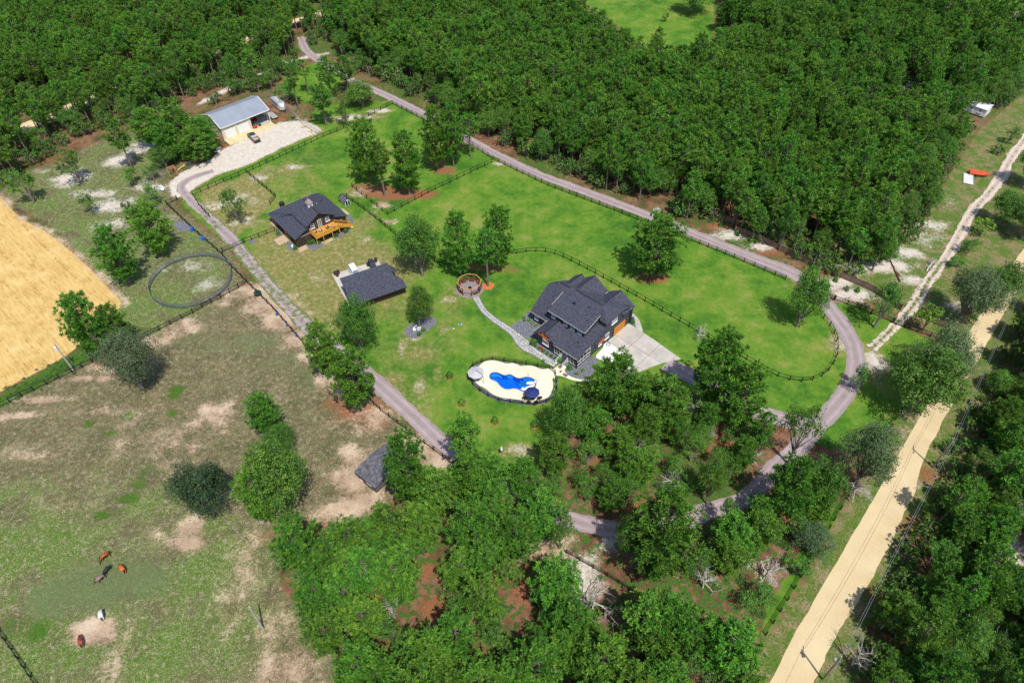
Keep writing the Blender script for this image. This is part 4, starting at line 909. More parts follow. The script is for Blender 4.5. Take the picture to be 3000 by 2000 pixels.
W_E = fv(2350,740, 2275,850, 2225,940, 2195,1010, 2155,1080, 2115,1160, 2065,1250, 2025,1340, 1975,1440, 1950,1520, 1960,1600, 1930,1760, 2800,1800, 2900,900, 2600,600, 2450,660)
plan = [  # outline, spacing, seed, kinds, scale range, place, code
 (W_NW, 3.3, 1, [('pine', 6), ('sparse_pine', 2), ('small_oak', 2)], (.80, 1.05), 'in the upper left wood', 'nw'),
 (W_NW2, 3.9, 21, [('pine', 3), ('sparse_pine', 3), ('small_oak', 3)], (.65, .88), 'behind the workshop', 'nw'),
 (W_NW3, 2.7, 22, [('pine', 1.2), ('small_oak', 5)], (.75, 1.0), 'behind the workshop', 'nw'),
 (W_N, 3.35, 2, [('pine', 6), ('full_pine', 1.0), ('small_oak', 1.1), ('oak', .35), ('sparse_pine', .6)], (.80, 1.14), 'in the large far wood', 'n'),
 (W_LOW, 4.5, 3, [('pine', 1.2), ('full_pine', 5.0), ('small_oak', 1.2), ('open_oak', 1.6)], (.88, 1.2), 'in the lower woods', 'low'),
 (W_MID, 4.0, 4, [('full_pine', 2.0), ('pine', 1.0), ('open_oak', 2.4), ('small_oak', 1.8), ('oak', .8)], (.62, .86), 'in the wood below the pool lawn', 'mid'),
 (W_MIDR, 3.5, 5, [('open_oak', 3), ('small_oak', 3.4), ('full_pine', 1.2), ('bush', 1.2), ('grey_oak', .7)], (.66, .98), 'in the scrub by the roadside fence', 'midr'),
 (W_E, 3.5, 6, [('small_oak', 2.2), ('oak', 1.8), ('pine', 1.4), ('full_pine', 1.8), ('open_oak', .8)], (.75, 1.02), 'in the wood right of the dirt road', 'e')]
LAND = [(560, 420, 'nearest the metal workshop'), (330, 400, 'above the sandy clearing'), (60, 500, 'at the left picture edge'), (250, 60, 'in the top left corner'), (900, 120, 'near the far drive entrance'), (620, 60, 'near the top edge'),
 (1180, 330, 'behind the pine trio'), (1420, 420, 'beside the drive near the paddock corner'), (1150, 80, 'left of the far meadow'), (1750, 540, 'beside the drive above the pump house'), (1950, 600, 'behind the white pump house'), (2200, 650, 'behind the picket fence'), (2480, 760, 'above the white sand'),
 (2800, 520, 'near the red boat'), (2720, 300, 'around the trailer homes'), (2950, 250, 'near the right edge at the top'), (2150, 80, 'right of the far meadow'), (1850, 210, 'below the far meadow'), (2450, 80, 'near the top edge at the right'), (1700, 350, 'in the middle of it'), (2200, 380, 'in the middle of its right half'),
 (1080, 1480, 'around the run in shed'), (1400, 1420, 'beside the near drive bend'), (900, 1640, 'at the pasture edge'), (1250, 1650, 'amid orange litter patches'), (1250, 1920, 'at the bottom edge'), (1700, 1780, 'around the bleached dead tree'), (1980, 1900, 'at the bottom edge, right part'), (1100, 1800, 'at the bottom left of it'), (1550, 1600, 'below the lower drive'),
 (1700, 1330, 'beside the leaning oak'), (1980, 1200, 'below the concrete driveway'), (2150, 1300, 'beside the orange litter clearing'), (1900, 1440, 'just above the lower drive'), (2250, 1150, 'inside the drive fork'), (2250, 1450, 'beside the lower drive end'), (2100, 1700, 'around the white sand scrub'), (2350, 1500, 'at its upper end'),
 (2950, 1050, 'at the upper end'), (2850, 1300, 'beside the middle utility pole'), (2750, 1550, 'halfway along the road'), (2600, 1850, 'beside the bottom utility pole'), (2920, 1850, 'in the bottom right corner'), (2960, 1550, 'at the right picture edge')]
KW = {'pine': 'tall pine', 'full_pine': 'bushy pine', 'sparse_pine': 'thin pine', 'small_oak': 'small broadleaf tree', 'oak': 'wide broadleaf tree', 'open_oak': 'open crowned oak', 'grey_oak': 'grey green oak', 'bush': 'low bush'}
allt = []
for poly, step, seed, kinds, (s0, s1), lab, code in plan:
    Q = woods(poly, step, seed); rs = np.random.RandomState(seed+50); ks = [k for k, _ in kinds]; wt = np.array([x for _, x in kinds]); wt = wt/wt.sum()
    # broadleaf share rises along the sunny edges of the wood
    sd = -sdist(Q, poly)
    for q, e in zip(Q, sd):
        k = ks[rs.choice(len(ks), p=wt)]
        if code in ('n', 'nw') and e < 7 and rs.rand() < .5: k = 'small_oak' if rs.rand() < .6 else ('oak' if code == 'n' else 'small_oak')
        if code in ('n',) and q[0] > 75 and rs.rand() < .28: k = 'oak' if rs.rand() < .35 else 'small_oak'
        if code == 'low' and rs.rand() < (.17): continue
        if code in ('mid', 'midr') and rs.rand() < (.05 if code == 'mid' else .12): continue
        if code in ('n', 'nw', 'e') and e < 4.0 and rs.rand() < .68: k = 'bush'
        s = rs.uniform(s0, s1); hs = s*rs.uniform(.86, 1.12)
        if k in ('oak', 'open_oak', 'grey_oak') and code in ('n', 'e'): s *= .8; hs *= 1.0
        if k == 'small_oak' and code in ('n', 'nw', 'e'): hs *= 1.15
        if k == 'full_pine' and code in ('n', 'e'): s *= .9
        if k == 'bush' and code in ('n', 'nw', 'e'): s *= rs.uniform(1.5, 2.6); hs = s*1.2
        allt.append((math.hypot(q[0], q[1], CAM_H), k, q, s, hs, lab, code, rs.uniform(0, 6.28), rs.randint(0, 100)))
allt.sort(key=lambda t: t[0])
cnt = {'pine_tree': 45, 'oak_tree': 45}; rest = []
for d, k, q, s, hs, lab, code, rz, vi in allt:
    nm = NAMES[k]
    if cnt.get(nm, 0) >= 300: rest.append((k, q, s, hs, rz, vi)); continue
    cnt[nm] = cnt.get(nm, 0)+1
    X_, Y_ = PJ(q[0], q[1], 3); lm = min(LAND, key=lambda t: (t[0]-X_)**2+((t[1]-Y_)*1.3)**2)[2]; lb = '%s %s, %s' % (KW[k], lab, lm)
    tree(k, q, lb, s, hs, group=lb.replace(KW[k], KW[k]+'s'), k=vi, rz=rz)
print('trees', len(allt), 'rest', len(rest), cnt)

def scatter(name, entries, keys, kind='stuff'):
    """one object: points with rotation, scale and variant; geometry nodes set the plants on them"""
    src = bpy.data.collections.new(name+'_source'); order = []
    for k in keys:
        for i, (_, _, jm) in enumerate(VAR[k]):
            o = bpy.data.objects.new('%03d_%s' % (len(order), k), jm); src.objects.link(o); order.append((k, i))
    n_ = len(entries); me = bpy.data.meshes.new(name); me.vertices.add(n_)
    co = np.array([(q[0], q[1], 0) for _, q, *_ in entries], np.float32); me.vertices.foreach_set('co', co.ravel())
    ix = {k: [j for j, (kk, _) in enumerate(order) if kk == k] for k in keys}
    for nm, ty, vals in (('rot', 'FLOAT_VECTOR', [(0, 0, e[4]) for e in entries]), ('scl', 'FLOAT_VECTOR', [(e[2], e[2], e[3]) for e in entries]), ('vid', 'INT', [ix[e[0]][e[5] % len(ix[e[0]])] for e in entries])):
        at = me.attributes.new(nm, ty, 'POINT'); v = np.array(vals, np.int32 if ty == 'INT' else np.float32)
        at.data.foreach_set('value' if ty == 'INT' else 'vector', v.ravel())
    o = put(name, me); tag(o, kind=kind)
    ng = bpy.data.node_groups.new(name, 'GeometryNodeTree'); ng.interface.new_socket('Geometry', in_out='INPUT', socket_type='NodeSocketGeometry'); ng.interface.new_socket('Geometry', in_out='OUTPUT', socket_type='NodeSocketGeometry')
    gi = ng.nodes.new('NodeGroupInput'); go = ng.nodes.new('NodeGroupOutput'); ci = ng.nodes.new('GeometryNodeCollectionInfo'); ip = ng.nodes.new('GeometryNodeInstanceOnPoints')
    ci.inputs['Collection'].default_value = src; ci.inputs['Separate Children'].default_value = True; ci.inputs['Reset Children'].default_value = True
    ip.inputs['Pick Instance'].default_value = True
    def na(nm, ty):
        x = ng.nodes.new('GeometryNodeInputNamedAttribute'); x.data_type = ty; x.inputs['Name'].default_value = nm; return [s for s in x.outputs if s.enabled and s.name == 'Attribute'][0]
    L = ng.links.new
    L(gi.outputs[0], ip.inputs['Points']); L(ci.outputs[0], ip.inputs['Instance']); L(na('vid', 'INT'), ip.inputs['Instance Index']); L(na('scl', 'FLOAT_VECTOR'), ip.inputs['Scale'])
    er = ng.nodes.new('FunctionNodeEulerToRotation'); L(na('rot', 'FLOAT_VECTOR'), er.inputs[0]); L(er.outputs[0], ip.inputs['Rotation'])
    L(ip.outputs[0], go.inputs[0]); md = o.modifiers.new('plants', 'NODES'); md.node_group = ng
    return o
rs = np.random.RandomState(91)
for poly_, n_, lb_, zs_ in ((W_LOW, 12, 'grey leafless snag poking out of the lower woods', 1.25), (W_MID, 8, 'grey leafless snag in the wood below the pool lawn', 1.0), (W_MIDR, 7, 'grey leafless snag in the scrub by the roadside fence', .9), (W_N, 14, 'pale leafless snag showing in the large far wood', 1.5), (W_E, 8, 'pale leafless snag in the wood right of the dirt road', 1.2)):
    Q = woods(poly_, 9.0, int(zs_*100)); 
    for q in Q[rs.permutation(len(Q))[:n_]]:
        o = put('dead_tree', DEAD[rs.randint(4)], None, (q[0], q[1], 0), rs.uniform(0, 6.28), (.75, .75, zs_)); tag(o, lb_, 'dead tree', lb_.replace('snag', 'snags'))
if rest:
    o = scatter('distant_forest', rest, sorted({e[0] for e in rest})); o['label'] = 'far mass of pines and broadleaf trees filling the woods beyond the drive'; o['category'] = 'forest'
# undergrowth on the woodland floor
ug = []
for poly, seed, step, pr in ((W_LOW, 11, 2.6, .65), (W_MID, 12, 2.5, .7), (W_MIDR, 13, 2.0, .9), (W_E, 14, 3.2, .5), (W_NW, 15, 5.0, .6), (W_N, 16, 5.0, .5)):
    Q = woods(poly, step, seed); rs = np.random.RandomState(seed+9)
    for q in Q:
        if rs.rand() < pr: s = rs.uniform(.22, .8); ug.append(('bush', q, s, s*rs.uniform(.5, 1), rs.uniform(0, 6.28), rs.randint(0, 99)))
o = scatter('undergrowth', ug, ['bush']); o['label'] = 'low green undergrowth on the woodland floor'; o['category'] = 'undergrowth'
# rough weeds along fence lines and drive edges
wd = []; rs = np.random.RandomState(77)
for ln, off, n_ in ((tz(T3, 0,1195, 213,1087, 500,930, 700,870), 2.2, 130), (DRIVE[18:24], 3.2, 0)):
    c = resample(ln, 1.0)
    for _ in range(n_):
        p = c[rs.randint(len(c))]+rs.normal(size=2)*off*.7; s = rs.uniform(.15, .5); wd.append(('bush', p, s, s*.6, rs.uniform(0, 6.28), rs.randint(0, 99)))
o = scatter('rough_grass', wd, ['bush']); o['label'] = 'rank weeds along the fence at the straw field edge'; o['category'] = 'weeds'
# ---------------------------------------------------------------- fences
POST = MB().box(-.08, -.08, 0, .08, .08, 1.42).mesh('post', K['black'])
RAIL = MB().box(0, -.02, -.06, 1, .02, .06).mesh('rail', K['black'])
POSTG = MB().cyl(0, 0, 0, 1.8, .035, n=6).mesh('post', K['metal'])
TOPR = MB().bar((0,0,0), (1,0,0), .05, .05).mesh('top_rail', K['metal'])
def fence(pts, label, rails=(.42, .85, 1.28), step=2.35, name='board_fence', smooth=0, post=POST, rail=RAIL, closed=False, cat='fence', group=None, sc=1.0):
    if closed: pts = list(pts)+[pts[0]]
    out = []
    c = resample(pts, step, smooth) if smooth else None
    if c is None:
        c = []
        for i in range(len(pts)-1): q = resample(pts[i:i+2], step); c += [tuple(p) for p in (q[:-1] if i < len(pts)-2 else q)]
        c = np.array(c)
    o = thing(name, label, cat, (c[0][0], c[0][1], 0), 0, group)
    for i, p in enumerate(c):
        if closed and i == len(c)-1: break
        put('post', post, o, (p[0]-c[0][0], p[1]-c[0][1], 0), 0, (1, 1, sc))
    for i in range(len(c)-1):
        d = c[i+1]-c[i]; L = math.hypot(*d)
        for z in rails: put('rail' if rail is RAIL else 'top_rail', rail, o, (c[i][0]-c[0][0], c[i][1]-c[0][1], z*sc), math.atan2(d[1], d[0]), (L, 1, 1))
    return o
fence(px(1150,306, 1237,350), 'black board fence running from the far gate corner along the gravel drive')
fence(px(1237,350, 1330,392, 1445,468), 'black board fence beside the drive behind the pine trio')
fence(px(1445,468, 1605,545, 1800,618, 1912,662, 2000,696, 2150,756, 2300,820), 'long black board fence between the gravel drive and the bright green paddock')
fence(px(1289,780, 1400,762, 1506,745, 1553,737, 1608,739, 1651,754, 1705,782, 1757,809, 1893,885, 2000,948, 2128,1019, 2234,1083, 2293,1110, 2353,1121, 2400,1108, 2430,1085, 2452,1045, 2452,1003, 2435,960, 2413,938, 2400,912),
      'black fence curving round the looped paddock past the dark house', rails=(.45, 1.28), smooth=1)
fence(px(1136,630, 1255,566, 1440,478), 'black board fence from the paddock corner past the pine grove', rails=(.45, 1.28))
fence(px(1136,630, 1032,549, 1057,528), 'short black fence closing the left side of the pine grove', rails=(.45, 1.28))
fence(px(1017,580, 1085,628, 1160,690), 'black fence from the chicken coop toward the big round oak')
fence(px(1008,378, 1150,306), 'black fence behind the white sand strip at the far gate', rails=(.45, .85, 1.28))
fence(px(948,402, 1008,378), 'short black fence joining the workshop yard to the green paddock')
fence(px(948,402, 840,453, 723,507, 566,573), 'black rail fence along the white sand yard of the workshop', rails=(.45, 1.28))
fence(px(566,573, 583,602, 615,637), 'short black fence bending along the gravel drive bend')
fence(px(723,507, 808,578, 793,600), 'black fence across the sandy paddock behind the barn')
fence(px(489,600, 570,677, 653,750, 680,785, 725,830), 'black board fence between the gravel drive and the round pen')
fence(px(725,830, 800,905, 902,1022, 1000,1100, 1115,1203), 'black board fence along the bare dirt beside the gravel drive')
fence(px(1115,1203, 1298,1340, 1450,1455), 'black rail fence between pasture and drive below the pool lawn', rails=(.45, 1.28))
fence(px(1659,1620, 1778,1687, 1915,1770, 2000,1822, 2100,1880), 'black board fence through the lower woods')
fence(px(725,830, 566,918, 434,985, 330,1035), 'black fence along the top of the dry pasture below the round pen', rails=(.45, .85, 1.28))
fence(px(330,1035, 213,1092, 100,1145, -40,1215), 'black fence between the straw field weeds and the dry pasture', rails=(.45, 1.28))
fence(tz(T5, 1495,1270, 1335,1545)+tz(T8, 1130,300, 1040,450, 900,690, 720,1000, 570,1240), 'long black board fence along the verge of the dirt road')
fence(tz(T5, 1045,500, 1220,560, 1530,690, 1790,780, 1835,700), 'black board fence from the drive gate to the dirt road verge')
fence(tz(T6, -60,1130, 0,1215, 130,1400, 260,1590), 'black fence cutting the bottom left corner of the pasture', step=2.0)
fence(tz(T7, 1400,-20, 1330,-60), 'short piece of black fence under the leaning oak', step=1.8)
fence(px(1200,690, 1289,780), 'black fence behind the big oak and the fire pit pines', rails=(.45, 1.28))
fence(px(945,402, 890,370, 840,318, 792,285), 'chain link fence on the right side of the workshop yard', rails=(1.8,), post=POSTG, rail=TOPR, name='chain_link_fence', step=3)
fence(px(792,285, 765,295), 'short chain link fence behind the metal workshop', rails=(1.8,), post=POSTG, rail=TOPR, name='chain_link_fence', step=3)
fence(px(620,455, 560,490, 500,512, 440,530), 'chain link fence behind the swing frame and orange dirt', rails=(1.8,), post=POSTG, rail=TOPR, name='chain_link_fence', step=3)
# wire mesh of the yard fence: real wires, joined
for c in [c for c in C.objects if c.name.startswith('chain_link_fence')]:
    ps = [ch for ch in c.children if ch.name.startswith('top_rail')]
    mb = MB()
    for r_ in ps:
        L = r_.scale[0]; a = r_.rotation_euler[2]; ux, uy = math.cos(a), math.sin(a); x0, y0, _ = r_.location
        for k in range(int(L/.22)):
            x = x0+ux*k*.22; y = y0+uy*k*.22; mb.bar((x, y, .05), (x+ux*.20, y+uy*.20, 1.78), .012, .012); mb.bar((x+ux*.20, y+uy*.20, .05), (x, y, 1.78), .012, .012)
    tag(mb.build('wire_mesh', K['metal'], c), kind='stuff')
# drive gates
def gate(p, q, label, h=1.25):
    p = np.array(p); q = np.array(q); d = q-p; L = math.hypot(*d); o = thing('drive_gate', label, 'gate', (p[0], p[1], 0), math.atan2(d[1], d[0]))
    for x in (0, L): MB().box(x-.09, -.09, 0, x+.09, .09, 1.5).build('post', K['black'], o)
    for half in (0, 1):
        x0 = .12+half*(L/2-.06); x1 = x0+L/2-.2; mb = MB()
        for z in (.25, h): mb.bar((x0, 0, z), (x1, 0, z), .05, .07)
        for x in (x0, x1): mb.bar((x, 0, .25), (x, 0, h), .05, .07)
        fr_ = mb.build('gate_leaf', K['black'], o)
        for z in (.5, .75, 1.0): MB().bar((x0, 0, z), (x1, 0, z), .03, .04).build('bar', K['black'], fr_)
    return o
gate(G(653,740), G(716,712), 'black two leaf gate across the gravel drive by the round pen')
fence(px(716,712, 760,696, 806,678), 'black rail fence from the drive gate to the barn', rails=(.45, 1.28))
gate(G(*T5(945,515)), G(*T5(1040,497)), 'black gate across the looped drive at the board fence')
g2_ = gate(G(489,600), G(520,586), 'small braced black gate beside the gravel drive bend')
gate(G(*T5(1440,655)), G(*T5(1560,700)), 'black gate across the sandy track')

# picket privacy fence
def picket_fence(pts, label, h=1.75):
    c = resample(pts, 2.44); o = thing('picket_fence', label, 'fence', (*c[0], 0))
    for i in range(len(c)-1):
        d = c[i+1]-c[i]; L = math.hypot(*d); a = math.atan2(*d[::-1]); mb = MB(); k = 0; x = .01
        while x < L-.13: hh = h+R.uniform(-.03, .03); mb.box(x, -.012+R.uniform(-.006, .006), .03, x+.135, .012, hh); x += .145
        for z in (.4, 1.4): mb.box(0, .02, z, L, .06, z+.09)
        q = mb.build('picket_panel', K['picket'], o, (*(c[i]-c[0]), 0), a); q['kind'] = 'stuff'
        put('post', POSTP, o, (*(c[i]-c[0]), 0), a)
    return o
POSTP = MB().box(-.06, .02, 0, .06, .14, 1.8).mesh('post', K['picket'])
picket_fence(tz(T2, 170,1480, 400,1568)+tz(T5, 340,20, 560,105, 740,195, 920,280, 1100,350, 1290,430, 1500,570), 'long brown picket privacy fence along the edge of the large wood')
picket_fence(tz(T5, 1735,665, 1840,705), 'short brown picket fence at the dirt road corner')

# round pen of livestock panels
cpen = np.mean(np.array(tz(T3, 1055,440, 1200,540, 1590,380, 1520,215, 1290,200, 1150,260)), 0); cpen = np.array(G(*T3(1322,372)))
pl = np.array(tz(T3, 1045,420, 1608,345)); rp = math.hypot(*(pl[1]-pl[0]))/2
pen = thing('round_pen', 'round livestock pen of blue grey tube panels on patchy grass', 'pen', (*cpen, 0)); npn = 30
Lp = 2*rp*math.sin(math.pi/npn)*.985; mb = MB()
for z in (.35, .62, .9, 1.2, 1.5): mb.bar((-Lp/2, 0, z), (Lp/2, 0, z), .06, .09)
for x in (-Lp/2, 0, Lp/2): mb.bar((x, 0, .02), (x, 0, 1.52), .06, .06)
pm = mb.mesh('panel', K['pen'])
for i in range(npn):
    a = 2*math.pi*(i+.5)/npn; put('panel', pm, pen, (math.cos(a)*rp*.997, math.sin(a)*rp*.997, 0), a+math.pi/2)

# ---------------------------------------------------------------- window and door helpers (local wall frame: x along wall, z up, y outward = -)
def window(parent, o, ax, wd, ht, glass='glass', bars=(1, 2), frame='white', fw=.09, name='window', sill=True):
    """o: bottom-left corner on the wall face, ax: unit direction along the wall (left to right seen from outside)"""
    ax = Vector((*ax, 0)).normalized(); out = Vector((ax.y, -ax.x, 0)); o = Vector(o)
    def P3(x, z, d): return o+ax*x+Vector((0, 0, z))+out*d
    mb = MB()
    for (x0, z0, x1, z1) in ((0, 0, wd, 0), (0, ht, wd, ht)): mb.bar(P3(x0-fw, z0, .03), P3(x1+fw, z1, .03), .08, fw)
    for x in (0, wd): mb.bar(P3(x, 0, .028), P3(x, ht, .028), fw, .07, out)
    if sill: mb.bar(P3(-.15, -fw*.9, .07), P3(wd+.15, -fw*.9, .07), .16, .06)
    fr_ = mb.build(name, K[frame], parent)
    mb = MB(); v = [P3(0, 0, .012), P3(wd, 0, .012), P3(wd, ht, .012), P3(0, ht, .012)]; mb.wallpoly([tuple(q) for q in v], tuple((-out*.02)[:2])); mb.build('pane', K[glass], fr_)
    mb = MB(); nb = 0
    for i in range(1, bars[0]): mb.bar(P3(wd*i/bars[0], 0, .03), P3(wd*i/bars[0], ht, .03), .045, .04, out); nb = 1
    for j in range(1, bars[1]): mb.bar(P3(0, ht*j/bars[1], .031), P3(wd, ht*j/bars[1], .031), .04, .045); nb = 1
    if nb: mb.build('glazing_bar', K[frame], fr_)
    return fr_
def frame_of(origin_px, ang_deg):
    g = G(*origin_px); a = rad(ang_deg); return (g[0], g[1], 0), a
def loc2w(fr_, x, y):
    (ox, oy, _), a = fr_; return (ox+math.cos(a)*x-math.sin(a)*y, oy+math.sin(a)*x+math.cos(a)*y)

# ---------------------------------------------------------------- the dark house
HF = frame_of((1688.1, 1078.7), -43.8)
H = thing('dark_house', 'two storey charcoal house with many gables, orange trim and screened porch', 'house', *HF)
T_ = .14
wl = MB()
wl.box(-10.9, 0, 0, -6.0, 4.4, 3.05)                      # front gable wing
wl.wallpoly([(-10.9, .001, 3.05), (-6.0, .001, 3.05), (-8.5, .001, 4.55)], (0, .2))
wl.box(-16.0, 4.5, 0, -11.0, 13.8, 2.75)                  # left wing
wl.wallpoly([(-16.0, 4.6, 2.75), (-16.0, 13.4, 2.75), (-16, 12.6, 5.4), (-16, 9.9, 6.6)], (.2, 0))
wl.box(-11.2, 4.6, 0, -2.0, 10.8, 6.0)                    # two storey core, front
wl.box(-2.0, 4.55, 0, .0, 9.0, 3.9)                       # low link beside the porch
wl.box(-11.2, 10.8, 0, -.02, 17.2, 5.2)
wl.box(-2.02, 9.02, 0, 0.0, 17.9, 5.5)                    # garage end
wl.wallpoly([(0, 9.1, 5.5), (0, 17.6, 5.5), (0, 16.2, 6.35), (0, 9.4, 6.35)], (-.2, 0))
wl.box(-14.6, 13.8, 0, -11.2, 16.4, 4.4)
wl.box(-6.0, 0.02, 0, -.02, 4.55, .55)                    # porch floor plinth
wl.build('wall', K['char'], H)
rf = MB()
# porch and link roof, slope .27
rf.slab([(-6.1, -.25, 2.98), (.38, -.25, 2.98), (.38, 8.9, 5.25), (-1.95, 8.9, 5.25), (-1.95, 4.6, 4.26), (-6.1, 4.6, 4.26)], T_)
# front gable wing
rf.slab([(-11.6, -.35, 3.0), (-8.5, -.35, 4.85), (-8.5, 4.7, 4.85), (-11.6, 4.7, 3.0)][::-1], T_)
rf.slab([(-5.6, -.35, 3.12), (-8.5, -.35, 4.85), (-8.5, 4.7, 4.85), (-5.6, 4.7, 3.12)], T_)
# left wing, steep front
zf = lambda y: 2.85+(y-4.1)*.745
rf.slab([(-16.4, 4.1, zf(4.1)), (-11.2, 4.1, zf(4.1)), (-9.5, 11, zf(11)), (-14.2, 11, zf(11)), (-16.4, 9.7, zf(9.7))], T_)
rf.slab([(-14.2, 11, zf(11)), (-16.4, 9.7, zf(9.7)), (-16.4, 12.1, 6.1)], T_)
rf.slab([(-9.5, 11, zf(11)), (-14.2, 11, zf(11)), (-16.4, 12.1, 6.1), (-15.7, 14.4, 5.4), (-14.3, 16.3, 4.9), (-9.5, 16.5, 4.9)], T_)
# core roof: gentle front slope, ridge along the house, back slope
zc = lambda y: 6.1+(y-4.2)*.335
rf.slab([(-11.7, 4.2, zc(4.2)), (-1.55, 4.2, zc(4.2)), (-1.55, 8.95, zc(8.95)), (-2.6, 11, zc(11)), (-11.0, 11, zc(11))], T_+.04)
rf.slab([(-2.6, 11, zc(11)), (-11.0, 11, zc(11)), (-10.5, 16.6, 5.25), (-1.2, 16.6, 5.25)], T_)
rf.slab([(-1.55, 8.95, 6.3), (.40, 8.95, 6.32), (.40, 15.0, 6.5), (-2.6, 11, zc(11))], T_)
rf.slab([(-1.55, 8.95, 6.3), (-2.6, 11, zc(11)), (-1.55, 8.95, zc(8.95))], T_)
rf.slab([(.40, 15.0, 6.5), (.60, 18.2, 5.06), (-3.3, 15.2, 7.2)], T_); rf.slab([(.40, 15.0, 6.5), (-3.3, 15.2, 7.2), (-2.6, 11, zc(11))], T_)
rf.build('roof', K['shingle'], H)
def gable_back(xr, zr, ze, hl, hr, y0, y1, nm='rear_gable'):
    mb = MB()
    mb.slab([(xr-hl, y1, ze), (xr-hl, y0+1.6, ze), (xr, y0, zr), (xr, y1, zr)], T_)
    mb.slab([(xr, y1, zr), (xr, y0, zr), (xr+hr, y0+1.6, ze), (xr+hr, y1, ze)], T_)
    o = mb.build(nm, K['shingle'], H)
    MB().wallpoly([(xr-hl+.2, y1-.35, 0), (xr+hr-.2, y1-.35, 0), (xr+hr-.2, y1-.35, ze), (xr, y1-.35, zr-.15), (xr-hl+.2, y1-.35, ze)], (0, -.2)).build('gable_wall', K['char'], o)
gable_back(-13.0, 7.05, 5.5, 1.9, 1.7, 12.4, 17.3)
gable_back(-10.1, 7.75, 5.45, 2.9, 3.8, 12.2, 18.1)
gable_back(-3.3, 7.35, 5.02, 3.2, 3.95, 13.2, 18.5)
# cross gable with sunburst truss on the garage side
mb = MB(); mb.slab([(.0-1.2, 6.9, 4.45), (.95, 6.9, 4.45), (.95, 5.35, 3.2), (-1.2, 5.35, 3.2)], .1); mb.slab([(.95, 6.9, 4.45), (-1.2, 6.9, 4.45), (-1.2, 8.4, 3.2), (.95, 8.4, 3.2)], .1); mb.build('side_gable', K['shingle'], H)
for a, b in (((-14.0, 11, zf(11)+.03), (-9.9, 11, zf(11)+.03)), ((-9.8, 11, zc(11)+.04), (-2.7, 11, zc(11)+.04)), ((-8.5, -.3, 4.88), (-8.5, 4.5, 4.88)), ((-10.1, 12.4, 7.78), (-10.1, 18.0, 7.78)), ((-3.3, 13.3, 7.38), (-3.3, 18.4, 7.38)), ((-13.0, 13.3, 7.08), (-13.0, 17.2, 7.08))):
    MB().bar(a, b, .2, .05).build('ridge_cap', K['rubber'], H)
# pale gutters and rake edges
for a, b in (((-16.4, 4.05, 2.78), (-11.6, 4.05, 2.78)), ((-6.1, -.3, 2.92), (.40, -.3, 2.92)), ((-1.5, 4.15, 6.05), (-1.5, 9.0, 7.62)), ((-11.72, 5.6, 6.62), (-11.72, 9.3, 7.78)), ((-11.66, -.2, 2.96), (-11.66, 4.5, 2.96)), ((-11.5, 4.13, 6.02), (-1.6, 4.13, 6.02)), ((-6.25, 17.1, 5.3), (-6.25, 18.0, 5.3)), ((.50, 17.0, 5.2), (.50, 17.7, 5.2)), ((-11.25, 13.6, 5.95), (-11.25, 17.0, 5.95))):
    MB().bar(a, b, .07, .07).build('gutter', K['gutter'], H)
for p, r in (((-7.9, 8.3), .30), ((-4.6, 9.2), .16), ((-4.0, 7.4), .10), ((-2.9, 6.6), .10), ((-13.6, 8.2), .12)):
    z = (zc(p[1]) if p[0] > -11.5 else zf(p[1])); MB().cyl(p[0], p[1], z-.1, z+.32, r*.9, r, 10).build('roof_vent', K['rubber'], H)
MB().cyl(-9.9, 2.3, 3.8, 4.3, .12, n=8).build('roof_vent', K['rubber'], H); MB().cyl(-2.2, 2.9, 3.7, 4.1, .14, n=8).build('roof_vent', K['rubber'], H)
# windows
window(H, (-15.4, 4.5, 1.0), (1, 0), .95, 1.25)
for x in (-10.75, -7.45, -5.55, -3.65): window(H, (x, 4.6, 4.42), (1, 0), .95, 1.05)
window(H, (-9.15, 0, 1.15), (1, 0), 1.5, 1.45, 'darkglass', (3, 4))
window(H, (0, 11.3, 4.35), (0, 1), 1.75, 1.35, bars=(2, 2)); window(H, (0, 9.35, 1.35), (0, 1), 1.25, 1.35, bars=(2, 1)); window(H, (0, 7.2, 1.0), (0, 1), .9, .8, bars=(1, 2))
# garage door and lamp
gd = MB().box(0.0, 12.35, 0.02, .07, 16.35, 2.35).build('garage_door', K['gdoor'], H)
for i in range(1, 4): MB().box(.07, 12.35, i*.58-.012, .085, 16.35, i*.58+.012).build('panel_joint', K['rubber'], gd)
for y in (12.25, 16.45): MB().box(0.0, y-.09, 0, .10, y+.09, 2.5).build('door_jamb', K['rubber'], gd)
MB().sphere((.12, 17.1, 2.2), .13).build('wall_lamp', K['mulch'], H)
MB().box(0, 17.75, 0, .12, 17.95, 5.3).build('corner_board', K['rubber'], H)
# sunburst trusses
def sunburst(parent, c, ax, wd, ht, m='orange'):
    ax = Vector((*ax, 0)); c = Vector(c); t = MB(); t.bar(c-ax*wd/2, c+ax*wd/2, .09, .12); tr = t.build('gable_truss', K[m], parent)
    for k, an in enumerate((25, 58, 90, 122, 155)):
        L = ht*(.75 if an in (25, 155) else (.95 if an != 90 else 1.0)); d = ax*math.cos(rad(an))+Vector((0, 0, math.sin(rad(an)))); MB().bar(c+d*.05, c+d*L, .07, .08).build('spoke', K[m], tr)
sunburst(H, (-8.55, -.42, 3.62), (1, 0), 3.2, 1.0); sunburst(H, (1.0, 6.9, 3.35), (0, 1), 2.6, 1.0)
